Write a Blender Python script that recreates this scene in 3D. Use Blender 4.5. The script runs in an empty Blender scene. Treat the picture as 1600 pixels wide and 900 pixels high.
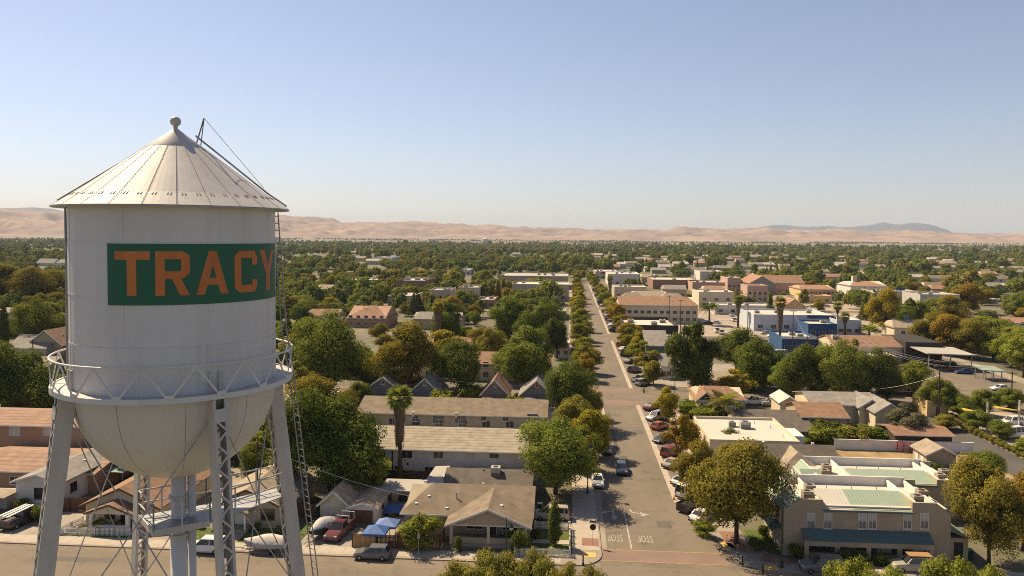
import bpy, bmesh, math, random
import numpy as np
from mathutils import Vector, Matrix, noise as mnoise
R_ = math.radians
random.seed(7)
SC = bpy.context.scene
COL = SC.collection

# ------------------------------------------------------------------ camera
CAM_H = 37.5
FPX = 1200.0; PPY = 410.0
PITCH = math.atan((PPY - 368) / FPX); YAW = math.atan(89 / FPX); ROLL = R_(0.4)
cd_ = bpy.data.cameras.new('camera'); cam = bpy.data.objects.new('camera', cd_); COL.objects.link(cam)
cam.location = (0, 0, CAM_H)
cam.rotation_mode = 'QUATERNION'
cam.rotation_quaternion = (Matrix.Rotation(YAW, 3, 'Z') @ Matrix.Rotation(math.pi/2 - PITCH, 3, 'X') @ Matrix.Rotation(ROLL, 3, 'Z')).to_quaternion()
cd_.sensor_width = 36; cd_.lens = 36 * FPX / 1600; cd_.shift_y = -(450 - PPY) / 1600
cd_.clip_start = 0.5; cd_.clip_end = 60000
SC.camera = cam

# ------------------------------------------------------------------ sky and sun
SUN_EL = R_(48); SUN_H = Vector((-0.80, 0.60)).normalized()      # horizontal direction towards the sun
w = bpy.data.worlds.new('World'); SC.world = w; w.use_nodes = True
nt = w.node_tree; bg = nt.nodes['Background']
sky = nt.nodes.new('ShaderNodeTexSky'); sky.sky_type = 'NISHITA'; sky.sun_disc = False
sky.sun_elevation = SUN_EL; sky.sun_rotation = math.atan2(SUN_H.x, SUN_H.y)
sky.air_density = 1.0; sky.dust_density = 0.45; sky.ozone_density = 1.6; sky.altitude = 0
tn_ = nt.nodes.new('ShaderNodeMix'); tn_.data_type = 'RGBA'; tn_.blend_type = 'MULTIPLY'; tn_.inputs[0].default_value = 1; tn_.inputs[7].default_value = (1.05, 0.965, 1.05, 1)
nt.links.new(sky.outputs[0], tn_.inputs[6]); hs_ = nt.nodes.new('ShaderNodeHueSaturation'); hs_.inputs['Saturation'].default_value = 0.80; nt.links.new(tn_.outputs[2], hs_.inputs['Color']); nt.links.new(hs_.outputs[0], bg.inputs[0]); bg.inputs[1].default_value = 0.064
sd = bpy.data.lights.new('sun', 'SUN'); sun = bpy.data.objects.new('sun', sd); COL.objects.link(sun)
sd.energy = 5.0; sd.angle = R_(0.53); sd.color = (1.0, 0.81, 0.53)
sv = Vector((SUN_H.x * math.cos(SUN_EL), SUN_H.y * math.cos(SUN_EL), math.sin(SUN_EL)))
sun.rotation_euler = sv.to_track_quat('Z', 'Y').to_euler(); sun.location = (-200, 150, 300)
vs = SC.view_settings; vs.view_transform = 'Standard'; vs.look = 'None'; vs.exposure = 0.78; vs.gamma = 1.0
vs.use_curve_mapping = False
SC.cycles.use_denoising = False; SC.cycles.use_adaptive_sampling = False; SC.cycles.sample_clamp_indirect = 2.5; SC.cycles.sample_clamp_direct = 12; SC.cycles.pixel_filter_type = 'BLACKMAN_HARRIS'; SC.cycles.filter_width = 1.0
SC.cycles.max_bounces = 6; SC.cycles.diffuse_bounces = 3; SC.cycles.glossy_bounces = 2
SC.cycles.transmission_bounces = 3; SC.cycles.transparent_max_bounces = 6; SC.cycles.volume_bounces = 0

# ------------------------------------------------------------------ picture <-> place
def ray(px, py):
    x = (px - 800) / FPX; y = (PPY - py) / FPX
    c, s = math.cos(ROLL), math.sin(ROLL); x, y = x*c - y*s, x*s + y*c
    cp, sp = math.cos(PITCH), math.sin(PITCH)
    fy = cp + y*sp; fz = -sp + y*cp
    c, s = math.cos(YAW), math.sin(YAW)
    return (x*c - fy*s, x*s + fy*c, fz)
def G(px, py, z=0.0):                 # the ground point seen at a pixel of the survey photo
    r = ray(px, py); t = (z - CAM_H) / r[2]
    return (r[0]*t, r[1]*t)
def prj(x, y, z):
    c, s = math.cos(YAW), math.sin(YAW)
    fx = x*c + y*s; fy = -x*s + y*c; fz = z - CAM_H
    cp, sp = math.cos(PITCH), math.sin(PITCH)
    d = fy*cp - fz*sp; u = fy*sp + fz*cp
    a, b = fx/d, u/d
    c, s = math.cos(ROLL), math.sin(ROLL); a, b = a*c + b*s, -a*s + b*c
    return (800 + FPX*a, PPY - FPX*b)
def ZH(x, y, py):                     # height of a point above (x, y) seen on row py
    lo, hi = -5.0, 90.0
    for _ in range(40):
        m = (lo + hi) / 2
        if prj(x, y, m)[1] > py: lo = m
        else: hi = m
    return lo

# ------------------------------------------------------------------ materials
MATS = {}
def mat(name, col, rough=0.8, col2=None, scale=1.0, amt=0.5, bump=0.0, bscale=None, metal=0.0, detail=4.0, stretch=None, spec=0.3, rows=None, coat=0.0, cracks=False, streak=0.0):
    """one procedural paint: two tones mixed by noise, optional bump, optional ribs/courses (axis, period, depth)"""
    m = bpy.data.materials.new(name); m.use_nodes = True; MATS[name] = m
    n = m.node_tree; L = n.links; b = n.nodes['Principled BSDF']
    b.inputs['Roughness'].default_value = rough; b.inputs['Metallic'].default_value = metal
    b.inputs['Specular IOR Level'].default_value = spec
    if coat: b.inputs['Coat Weight'].default_value = coat; b.inputs['Coat Roughness'].default_value = 0.08
    tc = n.nodes.new('ShaderNodeTexCoord'); mp = n.nodes.new('ShaderNodeMapping')
    L.new(tc.outputs['Object'], mp.inputs[0])
    if stretch: mp.inputs['Scale'].default_value = stretch
    tx = n.nodes.new('ShaderNodeTexNoise'); tx.inputs['Scale'].default_value = scale; tx.inputs['Detail'].default_value = detail
    L.new(mp.outputs[0], tx.inputs['Vector'])
    c2 = col2 or tuple(c * 0.72 for c in col)
    rp = n.nodes.new('ShaderNodeValToRGB'); rp.color_ramp.elements[0].position = 0.5 - 0.5*amt + 0.02; rp.color_ramp.elements[1].position = min(1, 0.5 + 0.3*amt + 0.05)
    rp.color_ramp.elements[0].color = (*c2, 1); rp.color_ramp.elements[1].color = (*col, 1)
    rp.color_ramp.elements[0].position = 0.35; rp.color_ramp.elements[1].position = 0.65
    L.new(tx.outputs['Fac'], rp.inputs[0]); L.new(rp.outputs[0], b.inputs['Base Color'])
    if cracks:                       # crack web, oil drips and old patches in the asphalt
        vo = n.nodes.new('ShaderNodeTexVoronoi'); vo.feature = 'DISTANCE_TO_EDGE'; vo.inputs['Scale'].default_value = 0.24
        wn = n.nodes.new('ShaderNodeTexNoise'); wn.inputs['Scale'].default_value = 0.5; wn.inputs['Detail'].default_value = 5; L.new(tc.outputs['Object'], wn.inputs['Vector'])
        av = n.nodes.new('ShaderNodeMix'); av.data_type = 'RGBA'; av.inputs[0].default_value = 0.75; av.blend_type = 'ADD'; L.new(tc.outputs['Object'], av.inputs[6]); L.new(wn.outputs['Color'], av.inputs[7]); L.new(av.outputs[2], vo.inputs['Vector'])
        mr = n.nodes.new('ShaderNodeMapRange'); mr.inputs[1].default_value = 0.004; mr.inputs[2].default_value = 0.016; mr.inputs[3].default_value = 0.82; mr.inputs[4].default_value = 1.0; L.new(vo.outputs[0], mr.inputs[0])
        sn = n.nodes.new('ShaderNodeTexNoise'); sn.inputs['Scale'].default_value = 0.35; sn.inputs['Detail'].default_value = 7; L.new(tc.outputs['Object'], sn.inputs['Vector'])
        m2 = n.nodes.new('ShaderNodeMapRange'); m2.inputs[1].default_value = 0.56; m2.inputs[2].default_value = 0.70; m2.inputs[3].default_value = 1.0; m2.inputs[4].default_value = 0.74; L.new(sn.outputs['Fac'], m2.inputs[0])
        mm = n.nodes.new('ShaderNodeMath'); mm.operation = 'MULTIPLY'; L.new(mr.outputs[0], mm.inputs[0]); L.new(m2.outputs[0], mm.inputs[1])
        mx = n.nodes.new('ShaderNodeMix'); mx.data_type = 'RGBA'; mx.blend_type = 'MULTIPLY'; mx.inputs[0].default_value = 1; L.new(rp.outputs[0], mx.inputs[6]); L.new(mm.outputs[0], mx.inputs[7]); L.new(mx.outputs[2], b.inputs['Base Color'])
    if streak:                       # rust and dirt runs down painted steel
        m3 = n.nodes.new('ShaderNodeMapping'); m3.inputs['Scale'].default_value = (2.6, 2.6, 0.10); L.new(tc.outputs['Object'], m3.inputs[0])
        s3 = n.nodes.new('ShaderNodeTexNoise'); s3.inputs['Scale'].default_value = 1.3; s3.inputs['Detail'].default_value = 6; L.new(m3.outputs[0], s3.inputs['Vector'])
        r3 = n.nodes.new('ShaderNodeMapRange'); r3.inputs[1].default_value = 0.54; r3.inputs[2].default_value = 0.74; r3.inputs[3].default_value = 0; r3.inputs[4].default_value = streak; L.new(s3.outputs['Fac'], r3.inputs[0])
        mx = n.nodes.new('ShaderNodeMix'); mx.data_type = 'RGBA'; mx.inputs[7].default_value = (0.26, 0.20, 0.15, 1); L.new(r3.outputs[0], mx.inputs[0]); L.new(rp.outputs[0], mx.inputs[6]); L.new(mx.outputs[2], b.inputs['Base Color'])
    h = None
    if bump:
        t2 = n.nodes.new('ShaderNodeTexNoise'); t2.inputs['Scale'].default_value = bscale or scale*6; t2.inputs['Detail'].default_value = 3
        L.new(tc.outputs['Object'], t2.inputs['Vector']); h = t2.outputs['Fac']
    if rows:
        ax, per, dep = rows
        sp = n.nodes.new('ShaderNodeSeparateXYZ'); L.new(tc.outputs['Object'], sp.inputs[0])
        mu = n.nodes.new('ShaderNodeMath'); mu.operation = 'MULTIPLY'; mu.inputs[1].default_value = 1/per; L.new(sp.outputs['XYZ'.index(ax)], mu.inputs[0])
        fr = n.nodes.new('ShaderNodeMath'); fr.operation = 'FRACT'; L.new(mu.outputs[0], fr.inputs[0])
        gt = n.nodes.new('ShaderNodeMath'); gt.operation = 'LESS_THAN'; gt.inputs[1].default_value = 0.22; L.new(fr.outputs[0], gt.inputs[0])
        mx = n.nodes.new('ShaderNodeMix'); mx.data_type = 'RGBA'; mx.blend_type = 'MULTIPLY'; mx.inputs[7].default_value = (dep, dep, dep, 1)
        L.new(gt.outputs[0], mx.inputs[0]); L.new(rp.outputs[0], mx.inputs[6]); L.new(mx.outputs[2], b.inputs['Base Color'])
    if h is not None:
        bp = n.nodes.new('ShaderNodeBump'); bp.inputs['Strength'].default_value = bump; bp.inputs['Distance'].default_value = 0.05
        L.new(h, bp.inputs['Height']); L.new(bp.outputs[0], b.inputs['Normal'])
    return m

def leafmat(name, tint=(1, 1, 1), trans=0.34, warm=None, rnd=0.35, use_obj=True, base=(0.05, 0.075, 0.02), wlo=0.46, whi=0.80):
    """leaves: the tree's own colour, varied leaf by leaf and clump by clump, with light let through"""
    m = bpy.data.materials.new(name); m.use_nodes = True; MATS[name] = m
    n = m.node_tree; L = n.links; n.nodes.remove(n.nodes['Principled BSDF'])
    out = n.nodes['Material Output']
    oi = n.nodes.new('ShaderNodeObjectInfo'); ge = n.nodes.new('ShaderNodeNewGeometry'); tc = n.nodes.new('ShaderNodeTexCoord')
    if use_obj: src = oi.outputs['Color']
    else:
        rr = n.nodes.new('ShaderNodeValToRGB'); e = rr.color_ramp.elements
        cols = base if isinstance(base, list) else [base]
        e[0].color = (*cols[0], 1); e[1].color = (*cols[-1], 1)
        for i, c in enumerate(cols[1:-1]):
            q = e.new((i+1)/(len(cols)-1)); q.color = (*c, 1)
        L.new(oi.outputs['Random'], rr.inputs[0]); src = rr.outputs[0]
    nz = n.nodes.new('ShaderNodeTexNoise'); nz.inputs['Scale'].default_value = 0.45; nz.inputs['Detail'].default_value = 3; L.new(tc.outputs['Object'], nz.inputs['Vector'])
    if warm:
        ad = n.nodes.new('ShaderNodeMath'); ad.operation = 'ADD'; L.new(nz.outputs['Fac'], ad.inputs[0])
        ml = n.nodes.new('ShaderNodeMath'); ml.operation = 'MULTIPLY_ADD'; ml.inputs[1].default_value = 0.35; ml.inputs[2].default_value = -0.17
        L.new(ge.outputs['Random Per Island'], ml.inputs[0]); L.new(ml.outputs[0], ad.inputs[1])
        rp = n.nodes.new('ShaderNodeMapRange'); rp.inputs[1].default_value = wlo; rp.inputs[2].default_value = whi; L.new(ad.outputs[0], rp.inputs[0])
        mw = n.nodes.new('ShaderNodeMix'); mw.data_type = 'RGBA'; mw.inputs[7].default_value = (*warm, 1)
        L.new(rp.outputs[0], mw.inputs[0]); L.new(src, mw.inputs[6]); src = mw.outputs[2]
    hs = n.nodes.new('ShaderNodeHueSaturation')
    a1 = n.nodes.new('ShaderNodeMath'); a1.operation = 'MULTIPLY_ADD'; a1.inputs[1].default_value = rnd*1.6; a1.inputs[2].default_value = 1 - rnd*0.75
    L.new(ge.outputs['Random Per Island'], a1.inputs[0]); L.new(a1.outputs[0], hs.inputs['Value'])
    a2 = n.nodes.new('ShaderNodeMath'); a2.operation = 'MULTIPLY_ADD'; a2.inputs[1].default_value = 0.07; a2.inputs[2].default_value = 0.465
    L.new(nz.outputs['Fac'], a2.inputs[0]); L.new(a2.outputs[0], hs.inputs['Hue'])
    L.new(src, hs.inputs['Color'])
    df = n.nodes.new('ShaderNodeBsdfDiffuse'); tr = n.nodes.new('ShaderNodeBsdfTranslucent'); mx = n.nodes.new('ShaderNodeMixShader')
    L.new(hs.outputs[0], df.inputs[0]); L.new(hs.outputs[0], tr.inputs[0]); mx.inputs[0].default_value = trans
    L.new(df.outputs[0], mx.inputs[1]); L.new(tr.outputs[0], mx.inputs[2]); L.new(mx.outputs[0], out.inputs[0])
    return m
M = MATS
# tower
mat('tower_paint', (0.545, 0.54, 0.54), 0.5, (0.50, 0.495, 0.49), 0.5, stretch=(1.6, 1.6, 0.35), bump=0.08, bscale=1.2, spec=0.4, streak=0.16)
mat('tower_roof_paint', (0.50, 0.465, 0.435), 0.6, (0.45, 0.415, 0.385), 0.8, bump=0.08, bscale=2.0, spec=0.4, streak=0.25)
mat('bowl_paint', (0.54, 0.525, 0.495), 0.5, (0.50, 0.48, 0.45), 0.45, bump=0.08, bscale=1.2, spec=0.4, streak=0.22)
mat('steel', (0.46, 0.44, 0.42), 0.55, (0.40, 0.375, 0.35), 2.5, stretch=(1, 1, 0.4), spec=0.4)
mat('rust_steel', (0.24, 0.19, 0.16), 0.7, (0.12, 0.09, 0.08), 3)
mat('galvanised', (0.36, 0.36, 0.36), 0.5, (0.24, 0.24, 0.25), 2.0, metal=0.3)
mat('sign_green', (0.012, 0.105, 0.056), 0.5, (0.020, 0.095, 0.058), 1.1, stretch=(2, 2, .3), detail=8, bump=0.05, bscale=2)
mat('sign_orange', (0.50, 0.165, 0.042), 0.55, (0.40, 0.125, 0.035), 1.3, stretch=(2, 2, .3), detail=8)
# ground
mat('asphalt', (0.180, 0.146, 0.108), 0.9, (0.145, 0.118, 0.088), 0.10, bump=0.3, bscale=12, stretch=(2.2, 0.45, 1), cracks=True)
mat('asphalt_cross', (0.190, 0.150, 0.110), 0.9, (0.153, 0.122, 0.09), 0.12, bump=0.3, bscale=12, stretch=(0.4, 2.2, 1), cracks=True)
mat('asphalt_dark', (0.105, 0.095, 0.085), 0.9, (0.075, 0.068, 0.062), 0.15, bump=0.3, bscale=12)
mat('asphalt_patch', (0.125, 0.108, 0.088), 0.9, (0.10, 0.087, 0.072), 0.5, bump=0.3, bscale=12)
mat('concrete', (0.40, 0.34, 0.27), 0.85, (0.34, 0.285, 0.225), 0.6, bump=0.15, bscale=9)
mat('concrete_old', (0.31, 0.262, 0.205), 0.85, (0.25, 0.21, 0.17), 0.35, bump=0.15, bscale=9)
mat('brick_paving', (0.26, 0.135, 0.095), 0.85, (0.20, 0.11, 0.08), 1.2, bump=0.3, bscale=8)
mat('crosswalk_brick', (0.215, 0.145, 0.115), 0.85, (0.18, 0.125, 0.10), 0.35, bump=0.3, bscale=8)
mat('road_white', (0.44, 0.40, 0.34), 0.7, (0.24, 0.205, 0.165), 3.0)
mat('road_yellow', (0.44, 0.28, 0.095), 0.7, (0.27, 0.18, 0.08), 2.5)
mat('tactile_yellow', (0.66, 0.40, 0.10), 0.8, (0.55, 0.33, 0.10), 3)
mat('lawn', (0.085, 0.115, 0.018), 0.95, (0.055, 0.085, 0.014), 1.5, bump=0.6, bscale=20)
mat('dry_grass', (0.34, 0.23, 0.115), 0.95, (0.22, 0.155, 0.08), 0.3, bump=0.5, bscale=10)
mat('dirt', (0.23, 0.165, 0.105), 0.95, (0.14, 0.105, 0.07), 0.22, bump=0.5, bscale=8)
mat('gravel_lot', (0.36, 0.295, 0.225), 0.95, (0.25, 0.205, 0.16), 0.15, bump=0.4, bscale=8)
# building stock
def wallm(n, c, k=0.86): mat(n, c, 0.85, tuple(v*k for v in c), 0.6, bump=0.12, bscale=14)
wallm('stucco_salmon', (0.40, 0.24, 0.155)); wallm('stucco_white', (0.62, 0.58, 0.52)); wallm('stucco_grey', (0.45, 0.42, 0.38))
wallm('stucco_tan', (0.40, 0.325, 0.225)); wallm('stucco_cream', (0.60, 0.51, 0.36)); wallm('stucco_beige', (0.50, 0.42, 0.31))
wallm('siding_blue_grey', (0.21, 0.21, 0.22)); wallm('wall_blue', (0.03, 0.08, 0.18)); wallm('wall_pale_blue', (0.50, 0.53, 0.58))
wallm('wall_pink', (0.46, 0.31, 0.24)); wallm('wall_yellow', (0.58, 0.42, 0.20)); wallm('wall_maroon', (0.12, 0.035, 0.025)); wallm('wall_dark', (0.045, 0.038, 0.034))
wallm('wall_brick', (0.30, 0.17, 0.12)); wallm('wall_green', (0.02, 0.22, 0.09)); wallm('trim_white', (0.70, 0.67, 0.61)); wallm('trim_brown', (0.12, 0.07, 0.045)); wallm('gable_blue_grey', (0.19, 0.185, 0.185))
wallm('door_brown', (0.10, 0.055, 0.035)); wallm('door_white', (0.62, 0.60, 0.56)); wallm('trim_green', (0.08, 0.14, 0.11))
def roofm(n, c, row=None, k=0.72, sc=0.8): mat(n, c, 0.9, tuple(v*k for v in c), sc, bump=0.6, bscale=9, rows=row, detail=9)
roofm('shingle_brown', (0.215, 0.165, 0.115)); roofm('shingle_dark', (0.135, 0.112, 0.092)); roofm('shingle_grey', (0.26, 0.235, 0.205)); roofm('shingle_tan', (0.33, 0.265, 0.19))
roofm('shingle_rust', (0.27, 0.155, 0.095)); roofm('tile_salmon', (0.34, 0.21, 0.14), ('Z', 0.22, 0.72)); roofm('tile_terracotta', (0.36, 0.20, 0.125), ('Z', 0.25, 0.75))
roofm('tile_pale', (0.35, 0.295, 0.22), ('Z', 0.20, 0.66)); roofm('roof_white', (0.54, 0.49, 0.42), None, 0.86, 0.15); roofm('roof_grey_flat', (0.42, 0.385, 0.34), None, 0.8, 0.12)
roofm('shed_patchy', (0.52, 0.39, 0.26), None, 0.55, 0.9)
roofm('metal_green', (0.29, 0.36, 0.275), ('X', 0.42, 0.80), 0.92); roofm('metal_pale', (0.52, 0.48, 0.42), ('X', 0.42, 0.82), 0.94); roofm('metal_teal', (0.085, 0.14, 0.14), ('X', 0.42, 0.85), 0.92)
mat('glass_dark', (0.030, 0.034, 0.040), 0.12, (0.018, 0.02, 0.024), 0.8, spec=0.6)
mat('glass_pale', (0.17, 0.17, 0.165), 0.2, (0.11, 0.11, 0.11), 1.2, spec=0.5)
mat('blind_white', (0.48, 0.46, 0.42), 0.6, (0.42, 0.40, 0.36), 2)
mat('wood_fence', (0.17, 0.088, 0.045), 0.85, (0.11, 0.055, 0.03), 1.5, stretch=(4, 4, 0.6)); mat('wood_fence_new', (0.36, 0.21, 0.085), 0.85, (0.28, 0.155, 0.06), 1.5, stretch=(4, 4, 0.6))
mat('wood_dark', (0.075, 0.05, 0.035), 0.9, (0.045, 0.03, 0.022), 2); mat('picket_white', (0.66, 0.63, 0.58), 0.6, (0.55, 0.52, 0.47), 3)
mat('lamp_green', (0.012, 0.045, 0.035), 0.45, (0.01, 0.03, 0.025), 3, spec=0.5); mat('lamp_glass', (0.60, 0.58, 0.52), 0.3, (0.5, 0.48, 0.44), 3)
mat('iron_black', (0.02, 0.02, 0.022), 0.5, (0.012, 0.012, 0.014), 3)
mat('canvas_blue', (0.05, 0.13, 0.34), 0.6, (0.04, 0.10, 0.27), 1.5); mat('canvas_blue_pale', (0.14, 0.21, 0.42), 0.6, (0.11, 0.17, 0.35), 1.5)
mat('tarp_grey', (0.40, 0.39, 0.38), 0.7, (0.30, 0.29, 0.29), 1.2, bump=0.4, bscale=3); mat('hvac', (0.36, 0.29, 0.21), 0.6, (0.27, 0.22, 0.16), 2); mat('hvac_grey', (0.45, 0.43, 0.39), 0.55, (0.34, 0.32, 0.29), 2)
mat('bark', (0.10, 0.072, 0.048), 0.95, (0.055, 0.04, 0.028), 1.5, stretch=(3, 3, 0.5), bump=0.6); mat('palm_skirt', (0.21, 0.155, 0.095), 0.95, (0.11, 0.08, 0.05), 3, stretch=(3, 3, 0.5), bump=0.8)
mat('tyre', (0.018, 0.018, 0.018), 0.9, (0.012, 0.012, 0.012), 5); mat('rim', (0.42, 0.42, 0.42), 0.35, (0.3, 0.3, 0.3), 5, metal=0.7)
mat('head_lamp', (0.70, 0.70, 0.68), 0.2, (0.6, 0.6, 0.58), 5); mat('tail_lamp', (0.40, 0.02, 0.015), 0.3, (0.3, 0.015, 0.01), 5); mat('plastic_black', (0.03, 0.03, 0.03), 0.6, (0.02, 0.02, 0.02), 5)
mat('red_paint', (0.36, 0.025, 0.02), 0.45, (0.25, 0.02, 0.015), 2); mat('yellow_plastic', (0.62, 0.42, 0.05), 0.5, (0.52, 0.35, 0.045), 2)
CARC = {'white': (0.70, 0.68, 0.64), 'silver': (0.40, 0.40, 0.39), 'grey': (0.13, 0.13, 0.13), 'dark': (0.035, 0.038, 0.045), 'black': (0.012, 0.012, 0.013), 'maroon': (0.115, 0.022, 0.025), 'red': (0.21, 0.03, 0.022), 'beige': (0.46, 0.39, 0.29), 'blue': (0.03, 0.06, 0.18), 'champagne': (0.36, 0.32, 0.25), 'bluegrey': (0.20, 0.23, 0.27), 'orange': (0.42, 0.11, 0.03)}
for k, v in CARC.items(): mat('car_' + k, v, 0.32, tuple(c*0.94 for c in v), 0.6, spec=0.5, coat=0.6)
leafmat('leaf', warm=(0.25, 0.235, 0.042), wlo=0.50, whi=0.92); leafmat('leaf_autumn', warm=(0.25, 0.145, 0.018)); leafmat('leaf_yellow', warm=(0.27, 0.20, 0.016))
leafmat('leaf_far', use_obj=False, base=[(0.115, 0.155, 0.036), (0.18, 0.21, 0.042), (0.25, 0.245, 0.046), (0.13, 0.17, 0.042), (0.27, 0.215, 0.046), (0.115, 0.15, 0.046), (0.20, 0.215, 0.048)], rnd=0.3)

# ------------------------------------------------------------------ mesh helpers
class MB:
    def __init__(s): s.v = []; s.f = []; s.mi = []; s.cur = 0
    def add(s, vs_, fs): 
        o = len(s.v); s.v += [tuple(p) for p in vs_]; s.f += [tuple(i + o for i in f) for f in fs]; s.mi += [s.cur]*len(fs); return s
    def box(s, x0, x1, y0, y1, z0, z1):
        return s.add([(x0,y0,z0),(x1,y0,z0),(x1,y1,z0),(x0,y1,z0),(x0,y0,z1),(x1,y0,z1),(x1,y1,z1),(x0,y1,z1)],
                     [(0,3,2,1),(4,5,6,7),(0,1,5,4),(1,2,6,5),(2,3,7,6),(3,0,4,7)])
    def prism(s, poly, z0, z1):      # poly counter-clockwise from above
        n = len(poly)
        return s.add([(x,y,z0) for x,y in poly] + [(x,y,z1) for x,y in poly],
                     [tuple(range(n-1,-1,-1)), tuple(range(n,2*n))] + [(i,(i+1)%n,n+(i+1)%n,n+i) for i in range(n)])
    def slab(s, poly, t):            # 3-D polygon given a thickness downwards
        n = len(poly)
        return s.add(list(poly) + [(p[0],p[1],p[2]-t) for p in poly],
                     [tuple(range(n)), tuple(range(2*n-1,n-1,-1))] + [(n+i,n+(i+1)%n,(i+1)%n,i) for i in range(n)])
    def bar(s, p, q, wd, ht, up=(0,0,1)):
        p, q = Vector(p), Vector(q); d = (q-p).normalized(); u = Vector(up)
        if abs(d.dot(u)) > 0.99: u = Vector((1,0,0))
        a = d.cross(u).normalized()*wd/2; b = a.cross(d).normalized()*ht/2
        vs_ = [p-a-b,p+a-b,p+a+b,p-a+b,q-a-b,q+a-b,q+a+b,q-a+b]
        return s.add(vs_, [(0,1,2,3),(7,6,5,4),(4,5,1,0),(5,6,2,1),(6,7,3,2),(7,4,0,3)])
    def tube(s, pts, rad, n=6, cap=True):
        pts = [Vector(p) for p in pts]; rs = rad if isinstance(rad, (list, tuple)) else [rad]*len(pts)
        o = len(s.v); up = Vector((0,0,1))
        for i, p in enumerate(pts):
            d = (pts[min(i+1,len(pts)-1)] - pts[max(i-1,0)]).normalized()
            u = Vector((1,0,0)) if abs(d.dot(up)) > 0.95 else up
            a = d.cross(u).normalized(); b = d.cross(a).normalized()
            for k in range(n):
                t = 2*math.pi*k/n; s.v.append(tuple(p + a*math.cos(t)*rs[i] + b*math.sin(t)*rs[i]))
        for i in range(len(pts)-1):
            for k in range(n):
                k2 = (k+1)%n; s.f.append((o+i*n+k, o+(i+1)*n+k, o+(i+1)*n+k2, o+i*n+k2)); s.mi.append(s.cur)
        if cap:
            s.f.append(tuple(o+k for k in range(n))); s.f.append(tuple(o+(len(pts)-1)*n+k for k in range(n-1,-1,-1))); s.mi += [s.cur]*2
        return s
    def lathe(s, prof, n=24, a0=0, a1=None, c=(0,0)):
        full = a1 is None; a1 = a0 + 2*math.pi if full else a1; o = len(s.v); m = len(prof); cols = n if full else n+1
        for i in range(cols):
            t = a0 + (a1-a0)*i/n
            for r, z in prof: s.v.append((c[0]+r*math.cos(t), c[1]+r*math.sin(t), z))
        for i in range(n):
            j = (i+1) % cols
            for k in range(m-1): s.f.append((o+i*m+k, o+j*m+k, o+j*m+k+1, o+i*m+k+1)); s.mi.append(s.cur)
        return s
    def mesh(s, name, mats, smooth=False):
        me = bpy.data.meshes.new(name); me.from_pydata(s.v, [], s.f); me.update()
        for m in (mats if isinstance(mats, (list, tuple)) else [mats]): me.materials.append(M[m] if isinstance(m, str) else m)
        if len(me.materials) > 1: me.polygons.foreach_set('material_index', s.mi)
        if smooth: me.polygons.foreach_set('use_smooth', [True]*len(me.polygons))
        return me
    def build(s, name, mats, parent=None, smooth=False, loc=(0,0,0), rz=0):
        return link(name, s.mesh(name, mats, smooth), parent, loc, rz)
def link(name, me, parent=None, loc=(0,0,0), rz=0):
    o = bpy.data.objects.new(name, me); COL.objects.link(o); o.location = loc; o.rotation_euler = (0,0,rz)
    if parent: o.parent = parent
    return o
def tag(o, label=None, cat=None, group=None, kind=None):
    if label: o['label'] = label
    if cat: o['category'] = cat
    if group: o['group'] = group
    if kind: o['kind'] = kind
    return o
def thing(name, label, cat, loc=(0,0,0), rz=0, group=None):
    o = link(name, None, None, loc, rz); o.empty_display_size = 0.5
    return tag(o, label, cat, group)
def struct(name, mb, m): return tag(mb.build(name, m), kind='structure')
def np_mesh(name, V, Q, m):
    me = bpy.data.meshes.new(name); n = len(V); k = len(Q)
    me.vertices.add(n); me.vertices.foreach_set('co', np.asarray(V, np.float32).ravel())
    me.loops.add(k*4); me.loops.foreach_set('vertex_index', np.asarray(Q, np.int32).ravel())
    me.polygons.add(k); me.polygons.foreach_set('loop_start', np.arange(0, k*4, 4, dtype=np.int32))
    me.update(calc_edges=True); me.materials.append(M[m]); return me
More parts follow.
